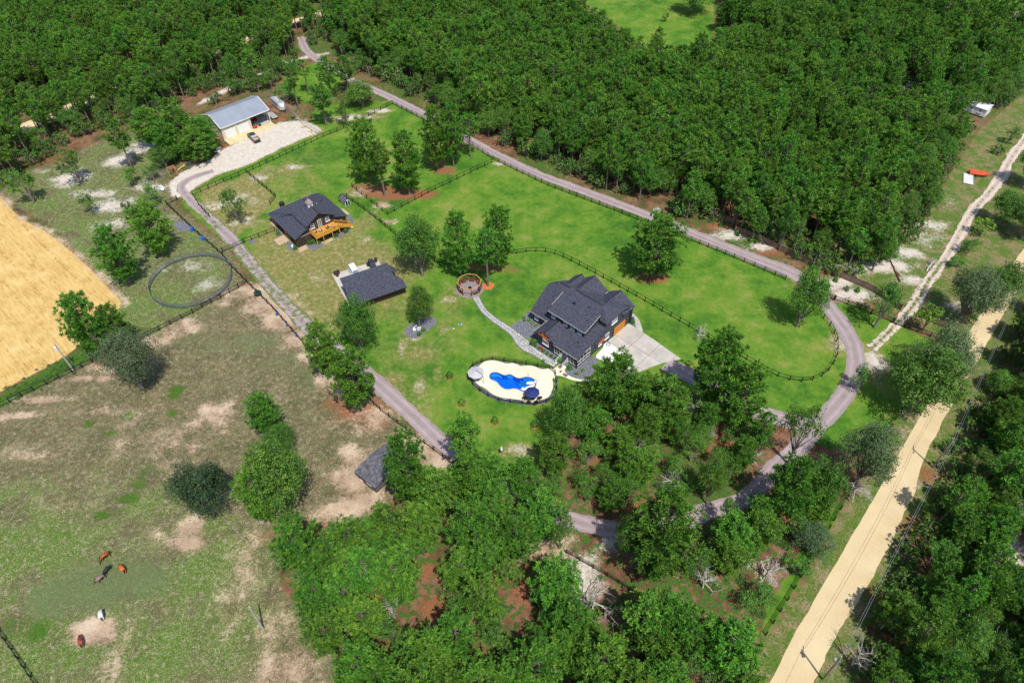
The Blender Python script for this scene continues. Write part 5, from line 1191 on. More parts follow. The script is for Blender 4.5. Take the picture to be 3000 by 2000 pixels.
# screened porch
for x0, x1, y0, y1 in ((-5.95, -3.9, 0, 0), (-2.5, -.05, 0, 0)):
    pf = MB()
    for z in (.62, 1.55, 2.75): pf.bar((x0, y0, z), (x1, y1, z), .07, .09)
    for i in range(4): x = x0+(x1-x0)*i/3; pf.bar((x, 0, .6), (x, 0, 2.8), .09, .07)
    pf.build('porch_frame', K['white'], H)
pf = MB()
for z in (.62, 1.55, 2.75): pf.bar((0, .05, z), (0, 4.4, z), .07, .09)
for i in range(5): pf.bar((0, .05+i*1.08, .6), (0, .05+i*1.08, 2.8+.2*i), .08, .07)
pf.build('porch_frame', K['white'], H)
MB().wallpoly([(-5.95, .06, .6), (-.05, .06, .6), (-.05, .06, 2.78), (-5.95, .06, 2.78)], (0, .02)).build('porch_screen', K['screen'], H)
MB().wallpoly([(-.06, .1, .6), (-.06, 4.4, .6), (-.06, 4.4, 3.9), (-.06, .1, 2.85)], (-.02, 0)).build('porch_screen', K['screen'], H)
MB().box(-.09, -.09, 0, .11, .11, 2.85).build('corner_post', K['rubber'], H)
MB().box(-3.85, -.03, .6, -2.55, .0, 2.7).build('porch_door', K['glass'], H)
st = MB().box(-4.0, -.45, 0, -2.4, -.02, .55).box(-4.0, -.85, 0, -2.4, -.452, .37).box(-4.0, -1.25, 0, -2.4, -.852, .19).build('porch_steps', K['char'], H)
for x in (-4.1, -2.3):
    mb = MB()
    for za, zb in ((1.45, .95), (.65, .15)): mb.bar((x, -.05, za), (x, -1.75, zb), .06, .08)
    for i in range(9): t = i/8; mb.bar((x, -.05-1.7*t, .15+.5*(1-t)), (x, -.05-1.7*t, .95+.5*(1-t)), .04, .04)
    mb.box(x-.07, -1.85, 0, x+.07, -1.7, 1.05); mb.box(x-.07, -.12, 0, x+.07, 0.0, 1.55); mb.build('stair_railing', K['white'], H)

# ---------------------------------------------------------------- the dark brown barn
BFp = G(*BZ(845, 1500)); BF = ((BFp[0], BFp[1], 0), rad(39.5))
Bn = thing('brown_barn', 'dark brown barn with charcoal roof, white cupola and raised golden deck', 'barn', *BF)
w_ = MB()
w_.box(0, 0, 0, 3.5, 11.2, 2.75); w_.box(3.5, .3, 0, 10.6, 6.9, 4.9); w_.box(3.5, 6.9, 0, 10.6, 11.19, 3.4); w_.box(10.6, 0, 0, 14, 11.2, 2.75)
w_.wallpoly([(0, 0.01, 2.75), (3.49, 0.01, 2.75), (3.49, .01, 4.2)], (0, .2)); w_.wallpoly([(10.61, .01, 2.75), (14, .01, 2.75), (10.61, .01, 4.1)], (0, .2))
w_.wallpoly([(3.5, .3, 4.95), (10.6, .3, 4.95), (7.05, .3, 7.0)], (0, .2)); w_.build('wall', K['brown'], Bn)
mb = MB(); z1 = lambda x: 2.95+(x+.46)*.40
mb.slab([(-.46, -.55, 2.95), (3.55, -.55, z1(3.55)), (3.55, 9.0, z1(3.55)), (-.46, 11.4, 2.95)], .13)
mb.slab([(14.46, -.55, 2.95), (14.46, 11.4, 2.95), (10.55, 9, z1(3.45)), (10.55, -.55, z1(3.45))], .13)
mb.slab([(3.05, -.6, 4.95), (7.05, -.6, 7.3), (7.05, 7.0, 7.3), (3.05, 6.8, 4.95)], .15); mb.slab([(11.05, -.6, 4.95), (11.05, 6.8, 4.95), (7.05, 7.0, 7.3), (7.05, -.6, 7.3)], .15)
mb.slab([(7.05, 7.0, 7.3), (13.5, 14.2, 2.75), (-.46, 14.2, 2.75)], .13); mb.slab([(7.05, 7.0, 7.3), (-.46, 14.2, 2.75), (3.05, 6.8, 4.95)], .13); mb.slab([(3.05, 6.8, 4.95), (-.46, 14.2, 2.75), (-.46, 11.3, 2.96), (3.5, 8.95, z1(3.5)+.05)], .13); mb.slab([(7.05, 7.0, 7.3), (11.05, 6.8, 4.95), (13.5, 14.2, 2.75)], .13); mb.slab([(11.05, 6.8, 4.95), (10.6, 8.95, z1(3.4)+.05), (14.46, 11.3, 2.96), (13.5, 14.2, 2.75)], .13)
mb.build('roof', K['shingle'], Bn)
mb = MB(); 
for i in range(6): mb.box(.3+i*2.6, 13.6, 0, .45+i*2.6, 13.75, 2.7)
mb.build('lean_to_posts', K['deckpost'], Bn)
MB().bar((-.5, 14.05, 2.78), (13.5, 14.05, 2.78), .1, .1).build('gutter', K['white'], Bn)
MB().bar((7.05, -.55, 7.33), (7.05, 6.9, 7.33), .2, .05).build('ridge_cap', K['rubber'], Bn)
cu = MB().box(6.45, 3.25, 6.6, 7.65, 4.45, 8.1).build('cupola', K['white'], Bn)
MB().add([(6.25,3.05,8.1),(7.85,3.05,8.1),(7.85,4.65,8.1),(6.25,4.65,8.1),(7.05,3.85,9.25)], [(0,1,4),(1,2,4),(2,3,4),(3,0,4),(3,2,1,0)]).build('cupola_roof', K['pinkshingle'], cu)
window(cu, (6.68, 3.25, 7.3), (1, 0), .74, .6, 'darkglass', (3, 2), fw=.04, sill=False); window(cu, (6.45, 4.22, 7.3), (0, -1), .74, .6, 'darkglass', (3, 2), fw=.04, sill=False)
MB().cyl(7.05, 3.85, 9.2, 9.6, .03, n=5).build('finial', K['white'], cu); MB().cyl(9.3, 4.8, 5.8, 6.3, .06, n=6).build('vent_pipe', K['white'], Bn)
window(Bn, (4.55, .3, 3.25), (1, 0), .95, 1.3, bars=(1, 2), frame='white'); window(Bn, (8.75, .3, 3.45), (1, 0), .95, 1.3)
dr_ = window(Bn, (6.55, .3, 2.85), (1, 0), .95, 1.95, 'darkglass', (2, 4), name='white_door', sill=False)
# crossed sliding door, low front
def xdoor(parent, o, ax, wd, ht, m='rubber', pm='brown'):
    ax = Vector((*ax, 0)); out = Vector((ax.y, -ax.x, 0)); o = Vector(o); Pq = lambda x, z, d=.07: o+ax*x+Vector((0, 0, z))+out*d
    d0 = MB().wallpoly([tuple(Pq(0, 0, .05)), tuple(Pq(wd, 0, .05)), tuple(Pq(wd, ht, .05)), tuple(Pq(0, ht, .05))], tuple((-out*.03)[:2])).build('sliding_door', K[pm], parent); mb = MB()
    for x in (0, wd/2, wd): mb.bar(Pq(x, 0), Pq(x, ht), .1, .05, out)
    for z in (0.05, ht/2, ht): mb.bar(Pq(0, z, .075), Pq(wd, z, .075), .05, .1)
    for x0, x1 in ((0, wd/2), (wd/2, wd)):
        for z0, z1_ in ((0, ht/2), (ht/2, ht)): mb.bar(Pq(x0, z0, .08), Pq(x1, z1_, .08), .04, .08); mb.bar(Pq(x1, z0, .082), Pq(x0, z1_, .082), .04, .08)
    mb.build('door_brace', K[m], d0)
xdoor(Bn, (.35, 0, .02), (1, 0), 1.9, 2.4); 
for y in (10.4, 8.0, 3.2): xdoor(Bn, (0, y, .02), (0, -1), 1.6, 2.2)
MB().box(-.04, 5.9, .02, 0, 7.0, 2.2).build('side_door', K['orange'], Bn)
MB().bar((.2, -.06, 2.6), (4.2, -.06, 2.6), .06, .08).build('door_track', K['gutter'], Bn)
for x in (5.1, 9.2): MB().sphere((x if x < 6 else 12.6, -.1, 2.4), .1).build('wall_lamp', K['white'], Bn)
# deck
dk = thing('wooden_deck', 'raised golden wooden deck with railing and stairs on the barn front', 'deck', *BF)
for i in range(19): MB().box(4.0, -2.9+i*.165, 2.6, 10.5, -2.9+i*.165+.15, 2.65).build('deck_board', K['deck'], dk)
MB().box(4.0, -2.98, 2.35, 10.5, -2.92, 2.64).box(3.94, -2.98, 2.35, 4.0, .3, 2.64).box(10.5, -2.98, 2.35, 10.56, .3, 2.64).build('rim_joist', K['deck'], dk)
for x, y in ((4.05, -2.8), (5.9, -2.8), (8.4, -2.8), (10.4, -2.8), (12.0, -1.9), (10.4, -.2)): MB().box(x-.08, y-.08, 0, x+.08, y+.08, 2.6).build('deck_post', K['deckpost'], dk)
def railing(a, b, z0, z1, nb, parent=dk, h=1.0, m='deck'):
    a = Vector((*a, z0)); b = Vector((*b, z1)); mb = MB(); U = Vector((0, 0, 1)); mb.bar(a+U*h, b+U*h, .12, .05); mb.bar(a+U*(h-.14), b+U*(h-.14), .04, .09); mb.bar(a+U*.1, b+U*.1, .04, .07)
    for i in range(nb+1): q = a+(b-a)*i/nb; mb.bar(q+U*.1, q+U*(h-.1), .045, .045)
    for q in (a, b): mb.bar(q, q+U*(h+.05), .1, .1)
    return mb.build('railing', K[m], parent)
railing((4.05, -2.9), (10.45, -2.9), 2.65, 2.65, 34); railing((4.02, -2.85), (4.02, .2), 2.65, 2.65, 16)
railing((10.45, -2.9), (14.6, -2.0), 2.65, .1, 20); railing((10.45, -.6), (14.7, -.6), 2.65, .1, 20)
sr_ = MB()
for i in range(13): t = i/13; x = 10.6+4.1*t; z = 2.6*(1-t); sr_.box(x, -2.55+.6*t, z-.05, x+.34, -.75, z)
sr_.bar((10.6, -2.6, 2.5), (14.7, -1.95, .05), .05, .28); sr_.bar((10.6, -.7, 2.5), (14.7, -.7, .05), .05, .28); sr_.build('deck_stairs', K['deck'], dk)
def place_in(fr_, x, y, z=0): p = loc2w(fr_, x, y); return (p[0], p[1], z)
def armchair(label, loc, rz, m, cushion='white', group=None):
    o = thing('patio_chair', label, 'chair', loc, rz, group)
    MB().box(-.3, -.3, .35, .3, .3, .45).build('seat', K[m], o); MB().bar((0, .28, .45), (0, .42, 1.0), .6, .05, (1, 0, 0)).build('backrest', K[m], o)
    for x in (-.28, .28):
        for y in (-.27, .27): MB().box(x-.03, y-.03, 0, x+.03, y+.03, .36).build('leg', K[m], o)
        MB().box(x-.04, -.3, .6, x+.04, .3, .64).build('armrest', K[m], o)
    MB().box(-.24, -.24, .452, .24, .24, .54).build('cushion', K[cushion], o); return o
armchair('black armchair with white cushion at the left end of the deck', place_in(BF, 5.0, -1.0, 2.65), rad(39.5+180), 'steel')
armchair('brown armchair with white cushion, second from the left on the deck', place_in(BF, 6.1, -1.5, 2.65), rad(39.5+200), 'pole')
armchair('dark chair with pale cushion at the deck middle beside the small table', place_in(BF, 8.0, -1.4, 2.65), rad(39.5+180), 'steel', 'greycloth')
armchair('dark red chair at the right end of the deck', place_in(BF, 9.5, -2.0, 2.65), rad(39.5+150), 'redbrown', 'greycloth')
tb = thing('side_table', 'small square wooden table between the deck chairs', 'table', place_in(BF, 8.8, -1.5, 2.65), rad(39.5)); MB().box(-.3, -.3, .42, .3, .3, .47).build('table_top', K['deckpost'], tb)
for x in (-.25, .25):
    for y in (-.25, .25): MB().box(x-.025, y-.025, 0, x+.025, y+.025, .42).build('leg', K['deckpost'], tb)

# ---------------------------------------------------------------- brown garage
GFp = G(960+1800/7.84, 750+845/7.84); GF = ((GFp[0], GFp[1], 0), rad(27.2))
Gr = thing('brown_garage', 'low dark brown garage under one broad charcoal roof', 'garage', *GF)
mb = MB().box(-12.1, 0, 0, -1.2, 6.3, 2.45).box(-1.2, .0, 0, 0, 2.3, 2.4).box(-1.2, 4.5, 0, -.45, 5.9, 2.2)
for x in (-12.1, -1.4): mb.wallpoly([(x, 0, 2.45), (x, 6.3, 2.45), (x, 6.3, 4.05), (x, .01, 2.5)], (.2, 0))
mb.box(-11.9, 6.1, 2.45, -1.4, 6.29, 4.0); mb.build('wall', K['brown'], Gr)
mb = MB(); zg = lambda y: 2.45+(y+.9)*.255
mb.slab([(-12.7, -.9, 2.45), (-1.25, -.9, 2.45), (-1.25, 6.9, zg(6.9)), (-12.7, 6.9, zg(6.9))], .14)
mb.slab([(-1.25, -.9, 2.45), (.15, -.9, 2.45), (.15, .8, zg(.8)), (-.5, 2.6, zg(2.6)), (-1.25, 2.6, zg(2.6))], .13); mb.slab([(-1.25, 4.2, zg(4.2)-.05), (-.1, 4.2, 3.1), (-.1, 5.7, 3.2), (-.6, 6.2, 3.6), (-1.25, 6.3, zg(6.2)-.05)], .12); mb.build('roof', K['shingle'], Gr)
MB().bar((-12.7, -.95, 2.38), (.15, -.95, 2.38), .12, .14).build('gutter', K['rubber'], Gr)
structure(thick_sheet('concrete_apron', [loc2w(GF, x, y) for x, y in ((-13.0, 2.0), (-12.2, 2.0), (-12.2, 8.4), (-1.5, 8.4), (-1.5, 14.1), (-12.9, 14.4))], 0, .05, K['concrete']))

# ---------------------------------------------------------------- metal workshop
MF = frame_of(MZ(635, 950), 42.4)
Mw = thing('metal_workshop', 'cream metal workshop with blue grey roof and white roller doors', 'workshop', *MF)
mb = MB()
mb.box(0, 0, 0, .15, 11.0, 4.05).box(.15, 10.85, 0, 15.5, 11.0, 4.05).box(9.15, .2, 0, 9.3, 10.85, 4.0)
mb.box(.15, 0, 0, .85, .15, 4.05).box(4.2, 0, 0, 4.95, .15, 4.05).box(8.5, 0, 0, 9.3, .15, 4.05).box(.85, 0, 3.35, 4.2, .15, 4.05).box(4.95, 0, 3.35, 8.5, .15, 4.05)
mb.box(9.3, 0, 3.65, 15.5, .15, 4.05).box(15.35, 5.5, 0, 15.5, 10.85, 4.05)
for x in (0, 15.35): mb.wallpoly([(x, 0, 4.05), (x, 11.0, 4.05), (x, 5.55, 6.0)], (.15, 0))
mb.build('wall', K['beige'], Mw)
mb = MB(); zr = 6.1; mb.slab([(-.25, -.3, 4.05), (15.75, -.3, 4.05), (15.75, 5.55, zr), (-.25, 5.55, zr)], .08); mb.build('roof', K['mroof'], Mw)
mb = MB(); mb.slab([(-.25, 5.55, zr), (15.75, 5.55, zr), (15.75, 11.3, 4.05), (-.25, 11.3, 4.05)], .08); mb.build('roof', K['mroof2'], Mw)
mb = MB()
for i in range(33): x = -.1+i*.49; mb.bar((x, -.28, 4.09), (x, 5.5, zr+.02), .03, .03); mb.bar((x, 11.28, 4.09), (x, 5.6, zr+.02), .03, .03)
tag(mb.build('roof_rib', K['mroof2'], Mw), kind='stuff')
MB().slab([(-.25, -.30, 4.12), (8.2, -.30, 4.12), (8.2, 5.4, zr-.05), (-.25, 5.4, zr-.05)], .03).build('roof_sheet', K['mroof'], Mw)
for a, b in (((-.28, -.34, 4.05), (-.28, 5.55, zr+.02)), ((-.28, 11.34, 4.05), (-.28, 5.55, zr+.02)), ((15.78, -.34, 4.05), (15.78, 5.55, zr+.02)), ((15.78, 11.34, 4.05), (15.78, 5.55, zr+.02)), ((-.25, -.36, 4.0), (15.78, -.36, 4.0))): MB().bar(a, b, .14, .16).build('trim', K['white'], Mw)
for x0, x1 in ((.85, 4.2), (4.95, 8.5)):
    d = MB().box(x0, .10, .02, x1, .14, 3.35).build('roller_door', K['white'], Mw)
    for i in range(1, 14): MB().box(x0, .085, i*.24-.01, x1, .10, i*.24+.01).build('door_rib', K['white'], d)
    MB().box(x0, .03, 3.05, x1, .098, 3.35).build('roller_hood', K['mroof2'], d)
for y in (0.1, 1.8, 3.6, 5.4): MB().box(15.3, y-.08, 0, 15.48, y+.08, 4.05).build('frame_post', K['white'], Mw)
mb = MB()
for z in (.9, 1.7, 2.5, 3.3): mb.box(15.38, .1, z, 15.44, 5.5, z+.1)
mb.build('girts', K['gutter'], Mw)
MB().box(.15, .16, .0, 15.4, 10.8, .06).build('floor_slab', K['concrete'], Mw)
K['apron'] = mat('stained_yellow_apron', (.66, .56, .34), .9, col2=(.56, .44, .24), vscale=.5)
o_ = MB()
structure(thick_sheet('concrete_apron', [loc2w(MF, x, y) for x, y in ((-.05, 0), (-.1, -3.6), (15.5, -3.4), (15.5, 0))], 0, .06, K['apron']))

# ---------------------------------------------------------------- run-in shed
sh = G(1013.5, 1377); b2 = G(1042, 1392); SZ = lambda x, y: (1000+x/4.48, 1250+y/4.48)
SF = (( *G(*SZ(290, 730)), 0), math.atan2(*(np.array(G(*SZ(465, 870)))-np.array(G(*SZ(290, 730))))[::-1]))
Sd = thing('run_in_shed', 'weathered grey horse shed half hidden under a pine in the pasture', 'shed', *SF)
Lw = math.hypot(*(np.array(G(*SZ(465, 870)))-np.array(G(*SZ(290, 730)))))
mb = MB(); nbd = int(Lw/.28)
wl_ = MB().box(0, .05, 0, Lw, .12, 2.1).box(Lw-.1, .12, 0, Lw, 7.5, 2.2).build('wall', K['greyplank'], Sd)
bm = MB().box(0, 0, 0, .24, .05, 2.1).mesh('plank', K['greyplank'])
for i in range(nbd): put('plank', bm, Sd, (i*.28, R.uniform(-.01, .005), 0), 0, (1, 1, R.uniform(.97, 1.03)))
MB().slab([(-1.6, -.3, 2.35), (Lw+.4, -.3, 2.35), (Lw+.4, 4.0, 3.2), (-1.6, 4.0, 3.2)], .1).slab([(-1.6, 4.0, 3.2), (Lw+.4, 4.0, 3.2), (Lw+.4, 8.3, 2.3), (-1.6, 8.3, 2.3)], .1).build('roof', K['oldshingle'], Sd)
for x, y in ((-1.3, .2), (-1.3, 2.5), (-1.3, 5.0), (-1.3, 7.6)): MB().box(x-.09, y-.09, 0, x+.09, y+.09, 2.4).build('post', K['greyplank'], Sd)
window(Sd, (.75*Lw/2, .0, 1.35), (1, 0), 1.1, .3, 'darkglass', (1, 1), frame='gutter', fw=.05)

# ---------------------------------------------------------------- small buildings
wh = thing('pump_house', 'tiny white shed with grey gable roof beside the gravel drive', 'shed', G(1922, 632), rad(-20))
MB().box(-.9, -.9, 0, .9, .9, 1.35).wallpoly([(-.9, -.9, 1.35), (.9, -.9, 1.35), (0, -.9, 1.85)], (0, .05)).build('wall', K['white'], wh)
MB().slab([(-1.1, -1.1, 1.28), (0, -1.1, 1.95), (0, 1.1, 1.95), (-1.1, 1.1, 1.28)][::-1], .06).slab([(1.1, -1.1, 1.28), (0, -1.1, 1.95), (0, 1.1, 1.95), (1.1, 1.1, 1.28)], .06).build('roof', K['tangrey'], wh)
co = thing('chicken_coop', 'small chicken coop with dark striped roof at the barn side', 'coop', place_in(BF, 18.6, 8.6), rad(39.5))
MB().box(-.75, -1.4, 0, .75, 1.4, 1.5).wallpoly([(-.75, -1.4, 1.5), (.75, -1.4, 1.5), (0, -1.4, 2.15)], (0, .05)).build('wall', K['white'], co)
ro = MB().slab([(-1.05, -1.6, 1.35), (0, -1.6, 2.3), (0, 1.6, 2.3), (-1.05, 1.6, 1.35)][::-1], .06).slab([(1.05, -1.6, 1.35), (0, -1.6, 2.3), (0, 1.6, 2.3), (1.05, 1.6, 1.35)], .06).build('roof', K['carnavy'], co)
for i in range(5): MB().bar((-1.05, -1.3+i*.55, 1.42), (-.05, -1.3+i*.55, 2.34), .07, .02).build('roof_stripe', K['gutter'], ro)
MB().box(-.6, -1.44, .1, -.05, -1.402, 1.4).box(.1, -1.44, .1, .6, -1.402, 1.4).build('wire_door', K['screen'], co)
def mobile_home(px0, px1, wd, label, h=2.8, m='mobile'):
    a = np.array(G(*px0)); b = np.array(G(*px1)); L = math.hypot(*(b-a)); o = thing('mobile_home', label, 'trailer home', (*a, 0), math.atan2(*(b-a)[::-1]))
    MB().box(0, 0, .4, L, wd, h).build('wall', K['mobile'], o); MB().slab([(-.2, -.2, h), (L+.2, -.2, h), (L+.2, wd/2, h+.5), (-.2, wd/2, h+.5)], .08).slab([(-.2, wd/2, h+.5), (L+.2, wd/2, h+.5), (L+.2, wd+.2, h), (-.2, wd+.2, h)], .08).build('roof', K[m], o)
    for i in range(3): window(o, (L*(.15+.3*i), 0, 1.4), (1, 0), 1.0, .9)
mobile_home((2610, 275), (2720, 300), 5.5, 'white roofed trailer home glimpsed through pines, left of two')
mobile_home((2795, 318), (2880, 348), 4.2, 'white roofed trailer home glimpsed through trees near the right edge')
mobile_home((1912, 172), (1930, 182), 3.5, 'small pale shed roof glimpsed between pines by the far meadow', 2.2)

# ---------------------------------------------------------------- driveway slabs, beds, deck and pool
DRV = [HZ(*p) for p in ((1385,945),(1600,782),(1810,915),(1990,1035),(2170,1165),(2330,1275),(2240,1300),(2080,1330),(1900,1395),(1770,1450),(1650,1550),(1460,1440),(1352,1338),(1420,1290),(1492,1205),(1490,1165),(1400,1090),(1325,1035))]
DRVl = []
(hx, hy, _), ha = HF
def w2l(p): dx, dy = p[0]-hx, p[1]-hy; return (dx*math.cos(ha)+dy*math.sin(ha), -dx*math.sin(ha)+dy*math.cos(ha))
dl = [w2l(G(*p)) for p in DRV]
cd = tag(bpy.data.objects.new('concrete_driveway', None), kind='structure'); C.objects.link(cd); cd.location = HF[0]; cd.rotation_euler = (0, 0, ha)
ys = [0.4, 4.6, 8.8, 13.0, 18.5]; xs = [-.2, 4.4, 8.8, 13.2, 17.6, 22]; ys = [-12, -7.6, -3.6, .4, 4.6, 8.8, 13.0, 20]
from mathutils.geometry import tessellate_polygon
for i in range(len(xs)-1):
    for j in range(len(ys)-1):
        g_ = .035; x0, x1, y0, y1 = xs[i]+g_, xs[i+1]-g_, ys[j]+g_, ys[j+1]-g_
        q = dl
        for p, n_ in (((x0, 0), (-1, 0)), ((x1, 0), (1, 0)), ((0, y0), (0, -1)), ((0, y1), (0, 1))): q = clip_half(q, p, n_)
        if len(q) < 3: continue
        ar = abs(sum(q[k][0]*q[(k+1)%len(q)][1]-q[(k+1)%len(q)][0]*q[k][1] for k in range(len(q))))/2
        if ar < .2: continue
        thick_sheet('slab', q, 0, .055, K['concrete'], cd)
structure(tri_sheet('driveway_joint_bed', [G(*p) for p in DRV], .015, K['redbrown']))
structure(thick_sheet('white_pad', smoothpoly([G(*HZ(*p)) for p in ((1130,1250),(1262,1120),(1262,1065),(1310,1035),(1400,1092),(1490,1160),(1495,1200),(1430,1275),(1350,1335),(1250,1300))], 1), 0, .06, K['newconc']))
structure(thick_sheet('side_walk', smoothpoly([G(*HZ(*p)) for p in ((1605,782),(1632,690),(1625,625),(1680,660),(1745,720),(1785,820),(1808,912),(1760,885),(1712,855),(1700,800),(1660,710),(1640,700))], 1), 0, .05, K['concrete']))
def bed(name, poly, m='gravelbed', it=1, z=.035): return structure(tri_sheet(name, smoothpoly(poly, it), z, K[m]))
bed('stone_chip_bed', [G(1150+x/5.6, 840+y/5.6) for x, y in ((200,730),(230,650),(330,600),(480,560),(600,500),(700,510),(725,560),(715,610),(660,670),(560,730),(490,790),(420,840),(330,848),(250,818),(210,775))])
bed('stone_chip_bed', [G(*HZ(*p)) for p in ((285,590),(215,640),(150,680),(110,740),(60,785),(-10,810),(-40,850),(60,880),(130,950),(210,985),(330,1000),(520,1010),(600,870),(480,760),(350,640))])
bed('stone_chip_bed', [G(*HZ(*p)) for p in ((330,980),(260,990),(235,1050),(270,1120),(350,1180),(470,1250),(560,1310),(640,1360),(720,1340),(760,1240),(620,1160),(500,1080))])
bed('stone_chip_bed', [G(*HZ(*p)) for p in ((740,1330),(715,1430),(760,1490),(860,1535),(960,1550),(1080,1500),(1180,1400),(1200,1290),(1110,1240),(1000,1220),(860,1300))])
bed('stone_chip_bed', [G(*HZ(*p)) for p in ((1610,690),(1640,700),(1700,800),(1715,855),(1600,780))], it=0)
bed('stone_chip_bed', [G(*BZ(*p)) for p in ((1060,1430),(1150,1370),(1300,1330),(1450,1370),(1545,1420),(1440,1500),(1330,1545),(1230,1555),(1120,1520))])
bed('stone_chip_bed', [G(*BZ(*p)) for p in ((1790,1170),(2300,900),(2320,960),(2180,1110),(2000,1210),(1830,1290))])
bed('stone_chip_bed', [G(*BZ(*p)) for p in ((500,1380),(640,1330),(830,1500),(700,1620),(600,1540))])
bed('stone_chip_bed', [G(*BZ(*p)) for p in ((250,1000),(330,940),(470,1150),(290,1220))])
bed('stone_chip_bed', [G(*BZ(*p)) for p in ((2130,650),(2200,600),(2290,700),(2330,830),(2250,860),(2160,760))])
for pl_ in (((835,1525),(1040,1430),(1110,1510),(900,1640)), ((1450,1370),(1740,1240),(1800,1290),(1550,1400)), ((190,1300),(345,1440),(610,1310),(465,1160)), ((1980,480),(2050,465),(2210,600),(2140,640)), ((110,830),(210,790),(270,900),(190,930))):
    structure(thick_sheet('patio_slab', [G(*BZ(*p)) for p in pl_], 0, .05, K['brnconc']))
structure(tri_sheet('stone_chip_patch', [G(*T3(*p)) for p in ((1710,95),(1745,78),(1772,92),(1735,112))], .03, K['gravelbed']))
structure(tri_sheet('stone_chip_patch', smoothpoly([G(*T0(*p)) for p in ((1190,1530),(1240,1520),(1300,1540),(1320,1580),(1260,1600),(1210,1570))], 1), .03, K['gravelbed']))
# pool court
COURT = smoothpoly([G(1300+x/5.87, 1000+y/5.87) for x, y in ((840,322),(1040,350),(1230,378),(1420,405),(1620,440),(1820,475),(1915,560),(1945,700),(1945,830),(1915,980),(1765,1050),(1560,1100),(1350,1080),(1145,1055),(945,1022),(765,945),(615,855),(500,745),(455,620),(455,500),(505,430),(655,365))], 0)
structure(tri_sheet('stone_chip_surround', COURT, .03, K['gravelbed'])) if False else None
DECK = smoothpoly(tz(PZ, 160,600, 230,520, 330,450, 470,432, 600,450, 720,490, 830,515, 960,495, 1060,530, 1140,572, 1250,560, 1380,555, 1480,585, 1600,640, 1720,640, 1830,600, 1905,690, 1935,740, 1890,810, 1868,870, 1885,960, 1885,1060, 1850,1160, 1810,1240, 1740,1310, 1600,1350, 1480,1400, 1240,1410, 1180,1360, 960,1320, 780,1330, 640,1280, 480,1210, 400,1140, 300,1060, 180,1010, 60,900, 30,760), 1)
def ring_sheet(name, outer, inner, z0, z1, m, n=160):
    """flat ring between two closed outlines, with the inner edge walled"""
    def rs_(poly):
        q = resample(list(poly)+[poly[0]], 1e-9+sum(math.hypot(poly[i][0]-poly[i-1][0], poly[i][1]-poly[i-1][1]) for i in range(len(poly)))/n)[:n]; return np.array(q)
    from mathutils.geometry import tessellate_polygon
    vo = [Vector((p[0], p[1], z1)) for p in outer]; vi = [Vector((p[0], p[1], z1)) for p in inner]
    t = tessellate_polygon([vo, vi]); V = vo+vi; fs = []
    for a, b, c in t:
        q = (V[b]-V[a]).cross(V[c]-V[a]); fs.append((a, b, c) if q.z > 0 else (a, c, b))
    mb = MB(); mb.add(V, fs)
    no, ni = len(vo), len(vi); mb.add(vo+[Vector((p.x, p.y, z0)) for p in vo], [(i, (i+1)%no, no+(i+1)%no, no+i) for i in range(no)]); mb.add(vi+[Vector((p.x, p.y, z0)) for p in vi], [(i, (i+1)%ni, ni+(i+1)%ni, ni+i) for i in range(ni)])
    return structure(mb.build(name, m))
POOLo = [tuple(np.array(p)+0) for p in POOL]
ring_sheet('stone_chip_surround', COURT, POOLo, .0, .03, K['gravelbed'])
ring_sheet('pool_deck', DECK, POOLo, 0.0, .09, K['pooldeck'])
# pool shell, steps and water
K['poolshell'] = mat('blue_pool_shell', (.012, .19, .66), .35, .06, 1.5); K['poolstep'] = mat('paler_blue_pool_steps', (.05, .36, .82), .35, .05, 2); K['poolline'] = mat('dark_step_edge', (.01, .07, .35), .4)
pc_ = np.mean(np.array(POOL), 0); pool = thing('swimming_pool', 'freeform blue swimming pool sunk in the cream deck', 'pool', (pc_[0], pc_[1], 0))
Pl = [(p[0]-pc_[0], p[1]-pc_[1]) for p in POOL]; n_ = len(Pl)
mb = MB(); mb.add([(x, y, .085) for x, y in Pl]+[(x*.985, y*.985, -1.3) for x, y in Pl], [((i+1)%n_, i, n_+i, n_+(i+1)%n_) for i in range(n_)]); sh_ = mb.build('shell', K['poolshell'], pool)
tri_sheet('floor', [(x*.99, y*.99) for x, y in Pl], -1.3, K['poolshell'], sh_)
mb = MB(); mb.tube([(x*1.0, y*1.0, .10) for x, y in Pl+[Pl[0]]], .07, 6, cap=False); mb.build('coping', mat('coping_edge', (.45, .33, .22), .6), pool)
def pl(x, y): p = G(*PZ(x, y)); return (p[0]-pc_[0], p[1]-pc_[1])
def pstep(name, pts, z, m='poolstep'): return thick_sheet(name, smoothpoly([pl(*p) for p in pts], 1), -1.28, z, K[m], pool)
pstep('tanning_ledge', ((1180,835),(1290,818),(1370,832),(1440,868),(1488,915),(1490,960),(1300,920),(1200,880)), -.30)
pstep('tanning_ledge', ((1250,1050),(1330,985),(1450,980),(1470,1050),(1420,1110),(1350,1155),(1260,1170),(1180,1150),(1120,1115)), -.24)
pstep('side_bench', ((440,760),(500,715),(590,712),(650,740),(720,785),(690,815),(620,775),(550,770),(480,790)), -.35)
pstep('side_bench', ((800,790),(870,760),(930,770),(980,810),(900,812)), -.35)
for i, (z, pts) in enumerate(((-.5, ((1130,860),(1230,900),(1310,915),(1310,945),(1200,930),(1110,885))), (-.7, ((1110,870),(1200,925),(1310,945),(1300,975),(1180,960),(1080,885))), (-.9, ((1080,885),(1170,955),(1300,975),(1280,1000),(1150,985),(1050,890))))): pstep('step', pts, z)
